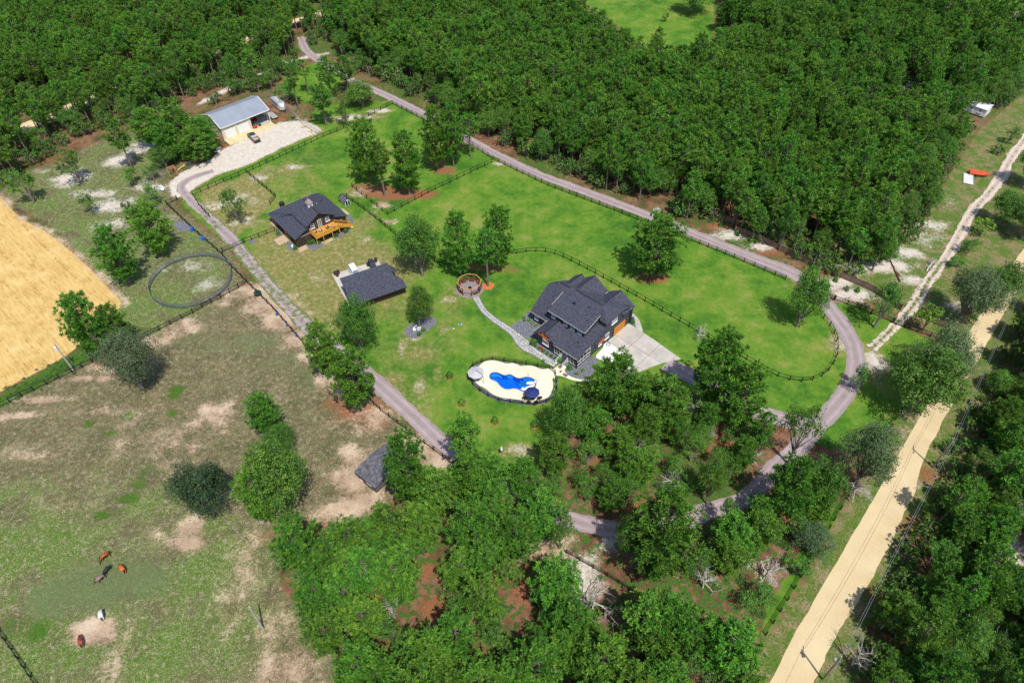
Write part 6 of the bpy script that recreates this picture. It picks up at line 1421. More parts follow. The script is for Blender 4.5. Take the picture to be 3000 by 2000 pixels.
for off, ln in ((0, ((1140,850),(1200,862),(1300,868),(1420,862))), (1, ((1120,868),(1190,895),(1310,912))), (2, ((1090,878),(1160,930),(1300,948))), (3, ((1060,885),(1130,955),(1280,980))), (4, ((1030,890),(1090,970),(1250,998)))):
    q = [pl(*p) for p in ln]; MB().tube([(x, y, -.17) for x, y in resample(q, .3, 1)], .035, 5).build('step_edge', K['poolline'], pool)
K['water'] = bpy.data.materials.new('pool_water'); K['water'].use_nodes = True
_n = K['water'].node_tree.nodes; _l = K['water'].node_tree.links; _n.clear()
_o = _n.new('ShaderNodeOutputMaterial'); _tr = _n.new('ShaderNodeBsdfTransparent'); _tr.inputs[0].default_value = (.45, .80, 1.0, 1); _g = _n.new('ShaderNodeBsdfGlossy'); _g.inputs['Roughness'].default_value = .06
_fr = _n.new('ShaderNodeFresnel'); _fr.inputs[0].default_value = 1.33; _mx = _n.new('ShaderNodeMixShader'); _l.new(_fr.outputs[0], _mx.inputs[0]); _l.new(_tr.outputs[0], _mx.inputs[1]); _l.new(_g.outputs[0], _mx.inputs[2]); _l.new(_mx.outputs[0], _o.inputs[0])
_nz = _n.new('ShaderNodeTexNoise'); _nz.inputs['Scale'].default_value = 3.5; _tc = _n.new('ShaderNodeTexCoord'); _l.new(_tc.outputs['Object'], _nz.inputs['Vector']); _bp = _n.new('ShaderNodeBump'); _bp.inputs['Strength'].default_value = .4; _bp.inputs['Distance'].default_value = .05
_l.new(_nz.outputs['Fac'], _bp.inputs['Height']); _l.new(_bp.outputs[0], _g.inputs['Normal']); _l.new(_bp.outputs[0], _fr.inputs['Normal'])
structure(tri_sheet('water', [(p[0]*.999+pc_[0]*.001, p[1]*.999+pc_[1]*.001) for p in POOL], -.10, K['water']))
def lounger(label, c, a):
    p = G(*PZ(*c)); o = thing('pool_lounger', label, 'lounger', (p[0], p[1], -.1), a, 'white in water loungers')
    pts = [(-.95, -.05), (-.6, .12), (-.2, .10), (.2, .22), (.6, .12), (1.0, .55)]; mb = MB(); v = []
    for x, z in pts: v += [(x, -.33, z), (x, .33, z), (x, .33, z-.10), (x, -.33, z-.10)]
    f = []
    for i in range(len(pts)-1): b = i*4; f += [(b+1, b, b+4, b+5), (b+2, b+1, b+5, b+6), (b+3, b+2, b+6, b+7), (b, b+3, b+7, b+4)]
    f += [(0, 1, 2, 3), (23, 22, 21, 20)]; mb.add(v, f); mb.build('body', K['white'], o)
    MB().box(.72, -.22, .5, .95, .22, .60).build('headrest', K['white'], o)
lounger('white moulded lounger in the pool nearest the house', (1375, 955), rad(-5))
lounger('white moulded lounger in the pool, middle of three', (1350, 1045), rad(20))
lounger('white moulded lounger in the pool nearest the navy umbrella', (1240, 1105), rad(-30))
fence([tuple(p) for p in COURT], 'black board fence ringing the swimming pool court', step=2.6, name='pool_fence', closed=True, sc=.92)
# canopies
def umbrella_cover(mb, r, h, n=8, drop=.55, th=.03):
    v = [(0, 0, h)]+[(r*math.cos(2*math.pi*(i+.5)/n), r*math.sin(2*math.pi*(i+.5)/n), h-drop) for i in range(n)]
    mb.add(v+[(x, y, z-th) for x, y, z in v], [(0, 1+i, 1+(i+1)%n) for i in range(n)]+[(n+1, n+2+(i+1)%n, n+2+i) for i in range(n)]+[(1+i, n+2+i, n+2+(i+1)%n, 1+(i+1)%n) for i in range(n)])
gu = thing('cantilever_umbrella', 'pale grey octagonal cantilever umbrella at the left end of the pool', 'umbrella', G(1396, 1112), rad(10))
mb = MB(); umbrella_cover(mb, 1.75, 2.75); mb.build('canopy', K['greycloth'], gu)
for i in range(8): a = 2*math.pi*(i+.5)/8; MB().bar((0, 0, 2.62), (1.7*math.cos(a), 1.7*math.sin(a), 2.14), .03, .03).build('rib', K['steel'], gu)
MB().tube([(1.35, -1.55, .1), (1.30, -1.45, 2.0), (1.0, -1.0, 2.9), (0, 0, 2.95)], .045, 7).build('mast', K['pole'], gu); MB().box(.95, -2.0, .085, 1.75, -1.2, .22).build('base', K['white'], gu)
nu = thing('navy_umbrella', 'navy blue octagonal umbrella over the poolside dining table', 'umbrella', G(1559, 1168), rad(5))
mb = MB(); umbrella_cover(mb, 1.5, 2.55); mb.build('canopy', K['navycloth'], nu); MB().cyl(0, 0, .09, 2.5, .035, n=7).build('mast', K['steel'], nu); MB().cyl(0, 0, .085, .2, .3, n=12).build('base', K['steel'], nu)
for i in range(8): a = 2*math.pi*(i+.5)/8; MB().bar((0, 0, 2.42), (1.45*math.cos(a), 1.45*math.sin(a), 1.95), .03, .03).build('rib', K['steel'], nu)
tb = thing('dining_table', 'dark outdoor dining table under the navy umbrella', 'table', G(1559, 1168)); MB().cyl(0, 0, .72, .76, .75, n=16).build('table_top', K['steel'], tb)
for a in (.8, 2.4, 3.9, 5.5): MB().bar((.5*math.cos(a), .5*math.sin(a), .09), (.45*math.cos(a), .45*math.sin(a), .72), .05, .05).build('leg', K['steel'], tb)
gx_, gy_ = G(1559, 1168)
for nm, a in (('left', 3.3), ('right', 6.1), ('front left', 4.2), ('front right', 5.3), ('rear left', 2.4), ('rear right', .8)):
    armchair('dark metal chair at the %s of the poolside dining table' % nm, (gx_+1.35*math.cos(a), gy_+1.35*math.sin(a), .09), a-math.pi/2, 'steel', 'steel', 'chairs around the poolside dining table')
bh = thing('pool_volleyball_post', 'thin upright pole with a small hoop standing in the pool', 'pole', (*G(*PZ(1308, 900)), -.3)); MB().cyl(0, 0, 0, 2.4, .03, n=6).build('post', K['steel'], bh); MB().tube([(.13*math.cos(t), 0, 2.3+.4*math.sin(t)) for t in np.linspace(0, 6.283, 12)], .02, 4).build('hoop', K['steel'], bh)
hr = thing('pool_handrail', 'curved metal handrail at the pool end near the loungers', 'handrail', (*G(*PZ(1500, 985)), .085), rad(60)); MB().tube([(0, 0, 0), (.1, 0, .7), (.5, 0, .85), (.9, 0, .6), (1.0, 0, -.2)], .035, 6).build('rail', K['alu'], hr); MB().tube([(0, .5, 0), (.1, .5, .7), (.5, .5, .85), (.9, .5, .6), (1.0, .5, -.2)], .035, 6).build('rail', K['alu'], hr)
# walk between house and pool
structure(thick_sheet('cream_walk', smoothpoly([G(*HZ(*p)) for p in ((640,1360),(690,1345),(760,1395),(715,1420),(745,1480),(830,1530),(950,1560),(1090,1555),(1090,1590),(940,1590),(800,1560),(700,1515),(610,1500),(580,1560),(560,1490),(520,1450),(590,1400))], 1), 0, .05, K['pooldeck']))
def mat_(nm, pts, label, m='tangrey'):
    g = [G(*HZ(*p)) for p in pts]; c = np.mean(g, 0); o = thick_sheet(nm, [(p[0]-c[0], p[1]-c[1]) for p in g], .052, .075, K[m]); o.location = (c[0], c[1], 0); tag(o, label, 'door mat')
K['matgrey'] = mat('brown_grey_mat', (.16, .13, .12), .95, .2, 6)
mat_('door_mat', ((623,1385),(670,1352),(712,1372),(662,1415)), 'large brown grey mat below the porch steps', 'matgrey'); mat_('door_mat', ((645,1452),(675,1432),(695,1447),(664,1470)), 'small brown mat in the middle of the cream walk', 'matgrey'); mat_('door_mat', ((692,1495),(715,1468),(775,1500),(745,1530)), 'brown grey mat nearest the pool lawn on the cream walk', 'matgrey')
mat_('door_mat', ((675,1352),(692,1333),(722,1348),(710,1370)), 'red brown mat at the foot of the porch steps', 'redbrown')

# ---------------------------------------------------------------- flagstone path, every stone its own
PATHC = [T4(925,480), T4(950,520), T4(975,565), T4(1010,600), T4(1060,640), T4(1110,672), T4(1160,705), T4(1205,745), T4(1245,790), T4(1290,832), T4(1350,868), T4(1415,912), T4(1475,945)]
pcw = resample([G(*p) for p in PATHC], .25, 2); L_ = np.r_[0, np.cumsum(np.hypot(*(pcw[1:]-pcw[:-1]).T))]
def pwid(s): return np.interp(s/L_[-1], [0, .1, .35, .55, .66, .72, .8, 1], [1.35, 1.05, 1.15, 1.5, 2.5, 2.3, 1.5, 1.35])
tg = np.gradient(pcw, axis=0); tg /= np.hypot(*tg.T)[:, None]; nrp = np.c_[-tg[:, 1], tg[:, 0]]
def path_pt(s, u): i = np.interp(s, L_, np.arange(len(L_))); i0 = int(min(i, len(pcw)-2)); f = i-i0; c = pcw[i0]*(1-f)+pcw[i0+1]*f; nn_ = nrp[i0]*(1-f)+nrp[i0+1]*f; return (c[0]+nn_[0]*u, c[1]+nn_[1]*u)
fp = bpy.data.objects.new('flagstone_path', None); C.objects.link(fp); structure(fp)
edge_ = [path_pt(s, pwid(s)/2+.22) for s in np.arange(0, L_[-1], .5)]+[path_pt(s, -pwid(s)/2-.22) for s in np.arange(0, L_[-1], .5)[::-1]]
tri_sheet('stone_chip_base', edge_, .045, K['gravelbed'], fp)
rs = np.random.RandomState(5); sites = []
s = 0
while s < L_[-1]:
    nrow = max(2, int(round(pwid(s)/.62)))
    for k in range(nrow): sites.append((s+rs.uniform(-.2, .2), (-.5+(k+.5)/nrow)*pwid(s)+rs.uniform(-.13, .13)))
    s += .60
sites = np.array(sites)
for i, (s0, u0) in enumerate(sites):
    hw = float(pwid(max(0, min(L_[-1], s0))))/2
    poly = [(s0-1.2, -hw), (s0+1.2, -hw), (s0+1.2, hw), (s0-1.2, hw)]
    for j in np.argsort((sites[:, 0]-s0)**2+(sites[:, 1]-u0)**2)[1:12]:
        s1, u1 = sites[j]; d = (s1-s0, u1-u0); dd = math.hypot(*d); nn_ = (d[0]/dd, d[1]/dd); m_ = (s0+d[0]/2-nn_[0]*.06, u0+d[1]/2-nn_[1]*.06); poly = clip_half(poly, m_, nn_)
        if len(poly) < 3: break
    if len(poly) < 3: continue
    poly = [(max(0, min(L_[-1], a)), b) for a, b in poly]
    w3 = [path_pt(a, b) for a, b in poly]; ar = abs(sum(w3[k][0]*w3[(k+1)%len(w3)][1]-w3[(k+1)%len(w3)][0]*w3[k][1] for k in range(len(w3))))/2
    if ar > .03: MB().prism(w3, .04, .085+rs.uniform(0, .02)).build('stone', K['stone'], fp)
# ---------------------------------------------------------------- fire pit with swing frame
FP = G(1376.5, 845)
structure(tri_sheet('stone_chip_patio', [(FP[0]+3.3*math.cos(a), FP[1]+3.3*math.sin(a)) for a in np.linspace(0, 6.28, 33)[:-1]], .04, K['firegravel']))
sf = thing('swing_pergola', 'open octagonal timber frame around the fire pit carrying hanging swings', 'pergola', (*FP, 0), rad(12)); n8 = 8; r8 = 2.75
ptm = MB().box(-.08, -.08, 0, .08, .08, 2.05).mesh('post', K['redbrown'])
for i in range(n8):
    a0 = 2*math.pi*i/n8; a1 = 2*math.pi*(i+1)/n8; p = (r8*math.cos(a0), r8*math.sin(a0)); q = (r8*math.cos(a1), r8*math.sin(a1))
    put('post', ptm, sf, (*p, 0), a0); MB().bar((*p, 2.1), (*q, 2.1), .16, .10).build('top_beam', K['toprail'], sf)
    if i != 6: MB().bar((*p, .9), (*q, .9), .05, .12).build('mid_rail', K['redbrown'], sf)
swn = ['beyond the pit facing the camera', 'on the upper left side', 'on the far left side', 'on the lower left side', 'on the camera side', '', 'on the lower right side', 'on the upper right side']
for i in range(n8):
    if i == 5: continue
    a = rad(12)+2*math.pi*(i+.5)/n8; 
    nm_ = {0: 'on the right side', 1: 'on the far right side', 2: 'farthest from the camera', 3: 'on the far left side', 4: 'on the left side', 6: 'nearest the camera', 7: 'on the near right side'}[i]
    o = thing('hanging_swing', 'red brown bench swing %s of the fire pit frame' % nm_, 'swing', (FP[0]+2.45*math.cos(a), FP[1]+2.45*math.sin(a), 0), a-math.pi/2)
    for k in range(4): MB().box(-.6, -.28+k*.135, .45, .6, -.17+k*.135, .48).build('seat_slat', K['redbrown'], o)
    for k in range(3): MB().box(-.6, .27+k*.04, .55+k*.15, .6, .30+k*.04, .67+k*.15).build('back_slat', K['redbrown'], o)
    for x in (-.58, .58): MB().bar((x, -.25, .5), (x, .15, 2.05), .02, .02).bar((x, .28, .6), (x, .15, 2.05), .02, .02).build('chain', K['steel'], o); MB().bar((x, -.28, .68), (x, .3, .68), .05, .04).build('armrest', K['redbrown'], o)
ft = thing('fire_pit', 'black round steel fire pit in the middle of the stone chips', 'fire pit', (*G(1377, 846), .04)); MB().cyl(0, 0, 0, .35, .38, .42, 18).build('bowl', K['steel'], ft); MB().tube([(0, 0, .35), (0, 0, .46), (0, 0, .54)], [.42, .34, .08], 18).build('lid', K['rubber'], ft)
structure(tri_sheet('pine_straw_ring', smoothpoly([(G(1431, 838)[0]+1.35*math.cos(a)*(1+.12*math.sin(3*a)), G(1431, 838)[1]+1.35*math.sin(a)) for a in np.linspace(0, 6.28, 17)[:-1]], 1), .045, K['needlemulch']))

# ---------------------------------------------------------------- small planted things
def mulch_ring(base, r=.9):
    g = G(*base); return structure(tri_sheet('mulch_ring', [(g[0]+r*math.cos(a)*(1+.05*math.sin(5*a)), g[1]+r*math.sin(a)) for a in np.linspace(0, 6.28, 25)[:-1]], .05, K['mulch']))
for (b, l) in (((1317, 1104), 'cone shaped evergreen in a mulch ring, upper left of the four on the lawn'), ((1353, 1183), 'cone shaped evergreen in a mulch ring, lower left of the four on the lawn'), ((1450, 1235), 'cone shaped evergreen in a mulch ring below the middle of the pool'), ((1565, 1246), 'cone shaped evergreen in a mulch ring, rightmost of the four on the lawn')):
    mulch_ring(b); tree('cone', G(*b), l, 1.0, .95, group='young evergreens in mulch rings')
HQ = lambda x, y: (1540+x/11.76, 920+y/11.76)
tree('cone', G(*HQ(228, 1050)), 'cone shrub at the left corner of the front gable wing', .8, 1.0)
tree('ball_lime', G(*HQ(300, 980)), 'lime green round shrub against the front gable corner', 1.2)
for (x, y), w_d in zip(((325, 1115), (465, 1195), (605, 1285), (745, 1375), (885, 1460), (1030, 1540)), ('first', 'second', 'third', 'fourth', 'fifth', 'last')):
    tree('ball', G(*HQ(x, y)), '%s dark round shrub in the row below the gable window, counted from the cone shrub' % w_d, .72, group='round shrubs along the house front')
tree('ball_lime', G(*HQ(1165, 1605)), 'lime green round shrub beside the porch stair railing', 1.1)
tree('cone', G(1668.5, 1081), 'cone shrub in the stone bed right of the porch steps', .75, .85); tree('cone', G(1852.5, 946), 'cone shrub in the small stone bed by the garage corner', .75, 1.0)
for i, (x, y, l) in enumerate(((1210, 978, 'rust red low shrub'), )): pass
BQ = lambda x, y: (1150+x/5.6, 840+y/5.6)
tree('ball', G(*BQ(505, 725)), 'green shrub right of the white statues in the stone bed', 1.0); tree('ball', G(*BQ(440, 790)), 'green shrub at the lower edge of the statue stone bed', 1.0)
for p, l in ((HZ(165, 712), 'pale variegated plant in the left house bed, upper'), (HZ(170, 750), 'pale variegated plant in the left house bed, lower left'), (HZ(232, 750), 'pale variegated plant in the left house bed, lower right'), (HZ(430, 1310), 'pale plant between flagstones and pool fence'), (HZ(425, 1388), 'pale plant inside the pool fence corner'), (HZ(890, 1482), 'pale plant in the stone bed right of the porch'), (HZ(975, 1443), 'pale plant near the big pine by the porch'), (HZ(330, 820), 'grey green grass clump left of the house'), (HZ(265, 790), 'feathery green clump left of the house'), (PZ(1915, 900), 'upper grass clump on the right pool border'), (PZ(1930, 1035), 'middle grass clump on the right pool border'), (PZ(1895, 1165), 'lower grass clump on the right pool border'), (PZ(1020, 1400), 'yellow plant on the near pool border'), (PZ(1150, 510), 'dark grass clump on the far pool border'), (PZ(225, 1100), 'yellow plant behind the grey umbrella base')):
    tree('ball_lime', G(*p), l, .7, .6)
for p, l in ((BZ(325, 1150), 'dark cone shrub on the left side of the barn'), (BZ(775, 1540), 'dark cone shrub at the front left corner of the barn')): tree('cone', G(*p), l, .7, .95)
for p, l in ((BZ(1160, 1400), 'shrub beside the crossed barn door'), (BZ(1265, 1370), 'shrub left of the first deck post'), (BZ(1390, 1380), 'shrub behind the first deck post'), (BZ(1845, 1190), 'shrub between two right deck posts'), (BZ(2110, 1080), 'shrub under the deck stairs')): tree('ball', G(*p), l, 1.3)
for p, l in ((T2(205, 1525), 'small cone evergreen at the left end of the picket fence'), (T2(262, 1555), 'second small evergreen along the picket fence'), (T5(372, 48), 'third small evergreen along the picket fence'), (T5(468, 95), 'fourth small evergreen along the picket fence'), (T5(912, 302), 'small evergreen beside orange soil at the picket fence'), (T5(1050, 368), 'small evergreen on white sand by the picket fence'), (T5(1200, 440), 'last small evergreen on the right end of the picket fence'), (T5(1800, 720), 'small evergreen inside the dirt road corner fence')): tree('cone', G(*p), l, .8, .75)
tree('bush', G(*T5(1120, 430)), 'wide low green bush between two small evergreens', .75, .6)
o = thing('yellow_ball_plant', 'bright yellow green ball plant at the foot of the deck stairs', 'plant', G(*BZ(2275, 985))); MB().sphere((0, 0, .35), .36, 10, 8).build('foliage', K['yelpl'] if False else mat('yellow_green_leaves', (.50, .62, .02), .8, .3, 12, bump=.5), o)
MB().cyl(0, 0, 0, .1, .08, n=6).build('stem', K['pole'], o)

# ---------------------------------------------------------------- vehicles
def wheel(parent, x, y, r=.38, w=.26, rim='metal'):
    mb = MB(); mb.tube([(x, y-w/2, r), (x, y+w/2, r)], [r, r], 14); t = mb.build('wheel', K['tire'], parent); MB().tube([(x, y-w/2-.012, r), (x, y+w/2+.012, r)], [r*.55, r*.55], 10).build('rim', K[rim], t)
def loft(secs, closed=True):
    """sections along x: (x, half width bottom, half width top, z0, z1, corner)"""
    mb = MB(); n_ = 8; V = []
    for x, wb, wt, z0, z1, c in secs: V += [(x, -wb, z0+c), (x, -wb+c, z0), (x, wb-c, z0), (x, wb, z0+c), (x, wt, z1-c), (x, wt-c, z1), (x, -wt+c, z1), (x, -wt, z1-c)]
    F = [(0, 1, 2, 3, 4, 5, 6, 7)[::-1]] if False else [tuple(range(8))]
    for i in range(len(secs)-1):
        for k in range(n_): a = i*n_+k; b = i*n_+(k+1) % n_; F.append((b, a, a+n_, b+n_))
    F.append(tuple(range((len(secs)-1)*n_+7, (len(secs)-1)*n_-1, -1))); mb.add(V, F); return mb
def suv(name, label, loc, rz, paint, glass='glass', L=4.8, W=1.95, Hh=1.8, roof=None):
    o = thing(name, label, 'car', loc, rz); h = W/2
    loft([(-L/2, h*.86, h*.84, .40, .98, .08), (-L/2+.15, h*.98, h*.94, .34, 1.02, .08), (-L/2+1.2, h, h*.95, .30, 1.06, .08), (L/2-1.2, h, h*.93, .30, 1.02, .08), (L/2-.25, h*.95, h*.86, .34, .92, .1), (L/2, h*.84, h*.76, .42, .78, .1)]).build('body', K[paint], o)
    loft([(-L/2+.10, h*.88, h*.74, 1.0, Hh-.12, .1), (-L/2+.38, h*.9, h*.78, 1.0, Hh, .09), (.55, h*.9, h*.76, 1.0, Hh-.02, .09), (1.30, h*.86, h*.66, .98, 1.1, .03)]).build('cabin', K[paint], o)
    MB().slab([(.60, -h*.70, Hh-.06), (1.32, -h*.80, 1.10), (1.32, h*.80, 1.10), (.60, h*.70, Hh-.06)], .02).build('windscreen', K[glass], o)
    MB().slab([(-L/2+.06, -h*.7, 1.12), (-L/2+.30, -h*.68, Hh-.14), (-L/2+.30, h*.68, Hh-.14), (-L/2+.06, h*.7, 1.12)], .03).build('rear_window', K['darkglass'], o)
    for s in (-1, 1):
        for x0, x1 in ((-1.95, -.95), (-.88, .0), (.07, .80)):
            z0, z1 = 1.10, Hh-.20; y0 = h*.905*s; y1 = h*.80*s; MB().add([(x0, y0, z0), (x1, y0, z0), (x1-(.30 if x1 > .5 else 0), y1, z1), (x0, y1, z1)], [(0, 1, 2, 3), (3, 2, 1, 0)] if False else [(0, 1, 2, 3) if s < 0 else (3, 2, 1, 0)]).build('side_window', K['darkglass'], o)
        MB().bar((-1.8, s*h*.68, Hh+.03), (.4, s*h*.68, Hh+.03), .05, .05).build('roof_rail', K['metal'], o)
        MB().box(L/2-.10, s*h*.62-.18, .62, L/2+.01, s*h*.62+.18, .76).build('headlight', K['white'], o); MB().box(-L/2-.01, s*h*.7-.1, .7, -L/2+.1, s*h*.7+.1, .95).build('tail_light', K['redpl'], o)
        MB().box(.85, s*(h+.09)-.1, 1.05, 1.02, s*(h+.09)+.1, 1.2).build('mirror', K[paint], o)
    for x in (-L/2+.95, L/2-.95):
        for s in (-1, 1): wheel(o, x, s*(h-.12))
    return o
ga = 27.2
suv('parked_suv', 'white station wagon parked beside the brown garage, nose under its roof line', place_in(GF, -8.05, 11.75), rad(ga-90), 'carwhite')
def jeep(label, loc, rz):
    o = thing('off_road_buggy', label, 'off-road vehicle', loc, rz)
    loft([(-1.7, .62, .6, .55, 1.0, .05), (-1.5, .72, .7, .5, 1.05, .06), (.9, .75, .72, .5, 1.08, .06), (1.7, .66, .6, .55, .95, .08)]).build('body', K['carblack'], o)
    mb = MB()
    for s in (-.62, .62): mb.tube([(-1.2, s, 1.0), (-1.05, s*.9, 1.85), (.2, s*.9, 1.88), (.85, s, 1.08)], .045, 6)
    for x in (-1.05, .2): mb.bar((x, -.56, 1.86), (x, .56, 1.86), .07, .07)
    mb.build('roll_cage', K['steel'], o); MB().slab([(-1.1, -.6, 1.93), (.15, -.6, 1.95), (.15, .6, 1.95), (-1.1, .6, 1.93)], .05).build('roof_panel', K['carnavy'], o)
    MB().slab([(.22, -.55, 1.86), (.84, -.60, 1.12), (.84, .60, 1.12), (.22, .55, 1.86)], .02).build('windscreen', K['darkglass'], o); MB().box(-.5, -.5, .8, -.1, .5, 1.35).build('seat', K['rubber'], o)
    for x in (-1.25, 1.2):
        for s in (-1, 1): wheel(o, x, s*.86, .44, .34, 'steel')
    mb = MB(); mb.tube([(-1.82, 0, 1.1), (-1.58, 0, 1.1)], .4, 12); mb.build('spare_wheel', K['tire'], o); return o
jeep('black off road buggy with fat tyres beside the brown garage', place_in(GF, -3.6, 12.0), rad(ga-90))
def pickup(label, loc, rz):
    L, W = 5.7, 1.98; h = W/2; o = thing('pickup_truck', label, 'truck', loc, rz)
    loft([(-L/2, h*.92, h*.9, .50, .72, .05), (-L/2+.15, h, h*.96, .40, .80, .05), (.1, h, h*.96, .38, .80, .05)]).build('bed_floor', K['carnavy'], o)
    for s in (-1, 1): MB().box(-L/2+.05, s*h*.9-.07, .8, -.12, s*h*.9+.07, 1.12).build('bed_side', K['carblack'], o)
    MB().box(-L/2+.0, -h*.88, .78, -L/2+.09, h*.88, 1.12).build('tailgate', K['carblack'], o); MB().box(-L/2+.12, -h*.8, .80, -.16, h*.8, .86).build('bed_liner', K['brnconc'], o)
    loft([(-.1, h, h*.95, .38, 1.12, .06), (1.3, h, h*.95, .38, 1.12, .06), (2.6, h*.96, h*.86, .40, 1.05, .1), (L/2, h*.86, h*.8, .48, .90, .1)]).build('body', K['carblack'], o)
    loft([(-.12, h*.9, h*.74, 1.08, 1.78, .06), (.95, h*.9, h*.76, 1.08, 1.80, .08), (1.6, h*.86, h*.72, 1.08, 1.16, .03)]).build('cab', K['carnavy'], o)
    MB().slab([(1.0, -h*.70, 1.76), (1.62, -h*.80, 1.18), (1.62, h*.80, 1.18), (1.0, h*.70, 1.76)], .02).build('windscreen', K['darkglass'], o)
    for s in (-1, 1):
        for x0, x1 in ((.0, .6), (.66, 1.3)): MB().add([(x0, s*h*.905, 1.18), (x1, s*h*.905, 1.18), (x1-(.3 if x1 > 1 else 0), s*h*.80, 1.68), (x0, s*h*.80, 1.68)], [(0, 1, 2, 3) if s < 0 else (3, 2, 1, 0)]).build('side_window', K['darkglass'], o)
        MB().bar((-2.6, s*h*.78, 1.55), (-.2, s*h*.78, 1.55), .05, .05).build('rack_rail', K['alu'], o)
        MB().box(-L/2-.02, s*h*.85-.07, .7, -L/2+.05, s*h*.85+.07, .98).build('tail_light', K['redpl'], o)
    MB().box(-1.0, -h*.85, 1.12, -.25, h*.85, 1.42).build('toolbox', K['alu'], o)
    for x in (-1.75, 1.9):
        for s in (-1, 1): wheel(o, x, s*(h-.12), .42)
    return o
tpa, tpb = np.array(G(*MZ(1045, 815), .6)), np.array(G(*MZ(1222, 985), .6)); tm_ = (tpa+tpb)/2; 
pickup('dark pickup truck with an open bed parked in front of the workshop doors', (*tm_, 0), math.atan2(*(tpa-tpb)[::-1]))
# horse trailer and flat trailer
ha_, hb_ = np.array(G(*MZ(1468, 330))), np.array(G(*MZ(1625, 470))); hL = math.hypot(*(hb_-ha_)); 
ht = thing('horse_trailer', 'white and aluminium gooseneck horse trailer beside the workshop', 'trailer', (*((ha_+hb_)/2+np.array([.6, .4])), 0), math.atan2(*(hb_-ha_)[::-1]))
l2 = hL/2
loft([(-l2, 1.1, 1.05, .45, 2.5, .08), (l2-1.2, 1.1, 1.05, .45, 2.5, .08), (l2-.6, .95, .8, .5, 2.35, .1), (l2-.05, .45, .35, .6, 1.6, .1)]).build('body', K['alu'], ht)
MB().box(-l2+.05, -1.0, 2.5, l2-1.25, 1.0, 2.54).build('roof', K['mroof2'], ht)
for i in range(3): MB().box(-l2+1.0+i*1.1, -.2, 2.54, -l2+1.35+i*1.1, .2, 2.62).build('roof_vent', K['white'], ht)
for s in (-1, 1):
    for i in range(4): MB().box(-l2+.5+i*1.05, s*1.09-.02, 1.5, -l2+1.2+i*1.05, s*1.09+.02, 2.1).build('side_window', K['darkglass'], ht)
    for x in (-.5, .35): wheel(ht, x, s*1.02, .36)
MB().bar((l2-.3, 0, .55), (l2+1.1, 0, .5), .12, .12).build('drawbar', K['steel'], ht)
fa, fb_ = np.array(G(*MZ(1405, 500))), np.array(G(*MZ(1520, 590)))
ft_ = thing('flat_trailer', 'low grey flatbed trailer at the right end of the workshop', 'trailer', (*((fa+fb_)/2), 0), math.atan2(*(fb_-fa)[::-1]))
for i in range(8): MB().box(-2.2, -.95+i*.24, .55, 2.1, -.95+i*.24+.22, .60).build('plank', K['tangrey'], ft_)
MB().box(-2.25, -1.0, .42, 2.15, -.94, .66).box(-2.25, .96, .42, 2.15, 1.02, .66).bar((2.1, 0, .5), (3.3, 0, .5), .12, .12).build('frame', K['steel'], ft_)
for x in (-.5, .4):
    for s in (-1, 1): wheel(ft_, x, s*1.12, .34)
# inside the open bay
def mower(label, loc, rz, paint):
    o = thing('riding_mower', label, 'mower', loc, rz); loft([(-.8, .3, .28, .35, .7, .05), (.2, .34, .3, .35, .62, .05), (.85, .3, .26, .35, .85, .06)]).build('body', K[paint], o)
    MB().box(-.55, -.24, .7, -.15, .24, .8).box(-.62, -.24, .8, -.52, .24, 1.1).build('seat', K['rubber'], o); MB().tube([(.1, 0, .7), (-.05, 0, 1.05)], .03, 5).build('steering_column', K['steel'], o)
    for x, r_ in ((-.5, .3), (.6, .2)):
        for s in (-1, 1): wheel(o, x, s*.42, r_, .2)
    MB().box(-.3, -.6, .18, .4, .6, .32).build('cutting_deck', K[paint], o)
mower('red riding mower at the edge of the open workshop bay', place_in(MF, 10.0, .2), rad(10), 'redpl'); mower('green riding mower just behind the red one in the open bay', place_in(MF, 10.6, 1.2, .06), rad(60), 'grnpl')
mower('red mower deep inside the open workshop bay', place_in(MF, 12.4, 4.2, .06), rad(100), 'redpl')
o = thing('garden_cart', 'small dark cart beside the mowers on the apron', 'cart', place_in(MF, 11.8, .2), rad(40)); MB().box(-.4, -.3, .3, .4, .3, .55).build('tray', K['steel'], o); wheel(o, 0, -.36, .22, .1); wheel(o, 0, .36, .22, .1)
# yard implements
def implement(label, loc, rz, m='yelpl'):
    o = thing('farm_implement', label, 'implement', loc, rz); MB().bar((-1, 0, .4), (1, 0, .4), .12, .12).bar((0, 0, .4), (0, .9, .6), .1, .1).bar((-.5, 0, .4), (0, .9, .6), .08, .08).build('frame', K[m], o)
    for i in range(5): MB().bar((-.9+i*.45, 0, .4), (-.9+i*.45, -.25, .02), .05, .08).build('tine', K['steel'], o)
implement('yellow farm implement lying nearest the flat trailer, by the chain link fence', G(*MZ(1915, 590)), rad(120)); implement('yellow farm implement in the middle of the chain link fence', G(*MZ(2005, 725)), rad(30)); implement('orange yellow implement at the fence corner of the workshop yard', G(*MZ(2125, 800)), rad(110))
o = thing('tyre_stack', 'small pile of old black tyres near the chain link fence', 'tyres', G(*MZ(1812, 560)))
for i, (x, y) in enumerate(((-.5, 0), (.3, .1), (0, -.5))): MB().tube([(x, y, 0), (x, y, .2)], .33, 12).build('tyre', K['tire'], o)
def flat_slab(label, loc, rz, w_, d_): o = thing('concrete_slab', label, 'slab', loc, rz); MB().prism([(-w_, -d_), (w_*.9, -d_*.8), (w_, d_), (-w_*.7, d_*.9)], 0, .18).build('slab', K['newconc'], o)
flat_slab('broken white concrete slab by the workshop corner, upper', G(*MZ(535, 1085)), rad(20), .75, .6); flat_slab('broken white concrete slab by the workshop corner, lower', G(*MZ(510, 1140)), rad(-10), .7, .6)
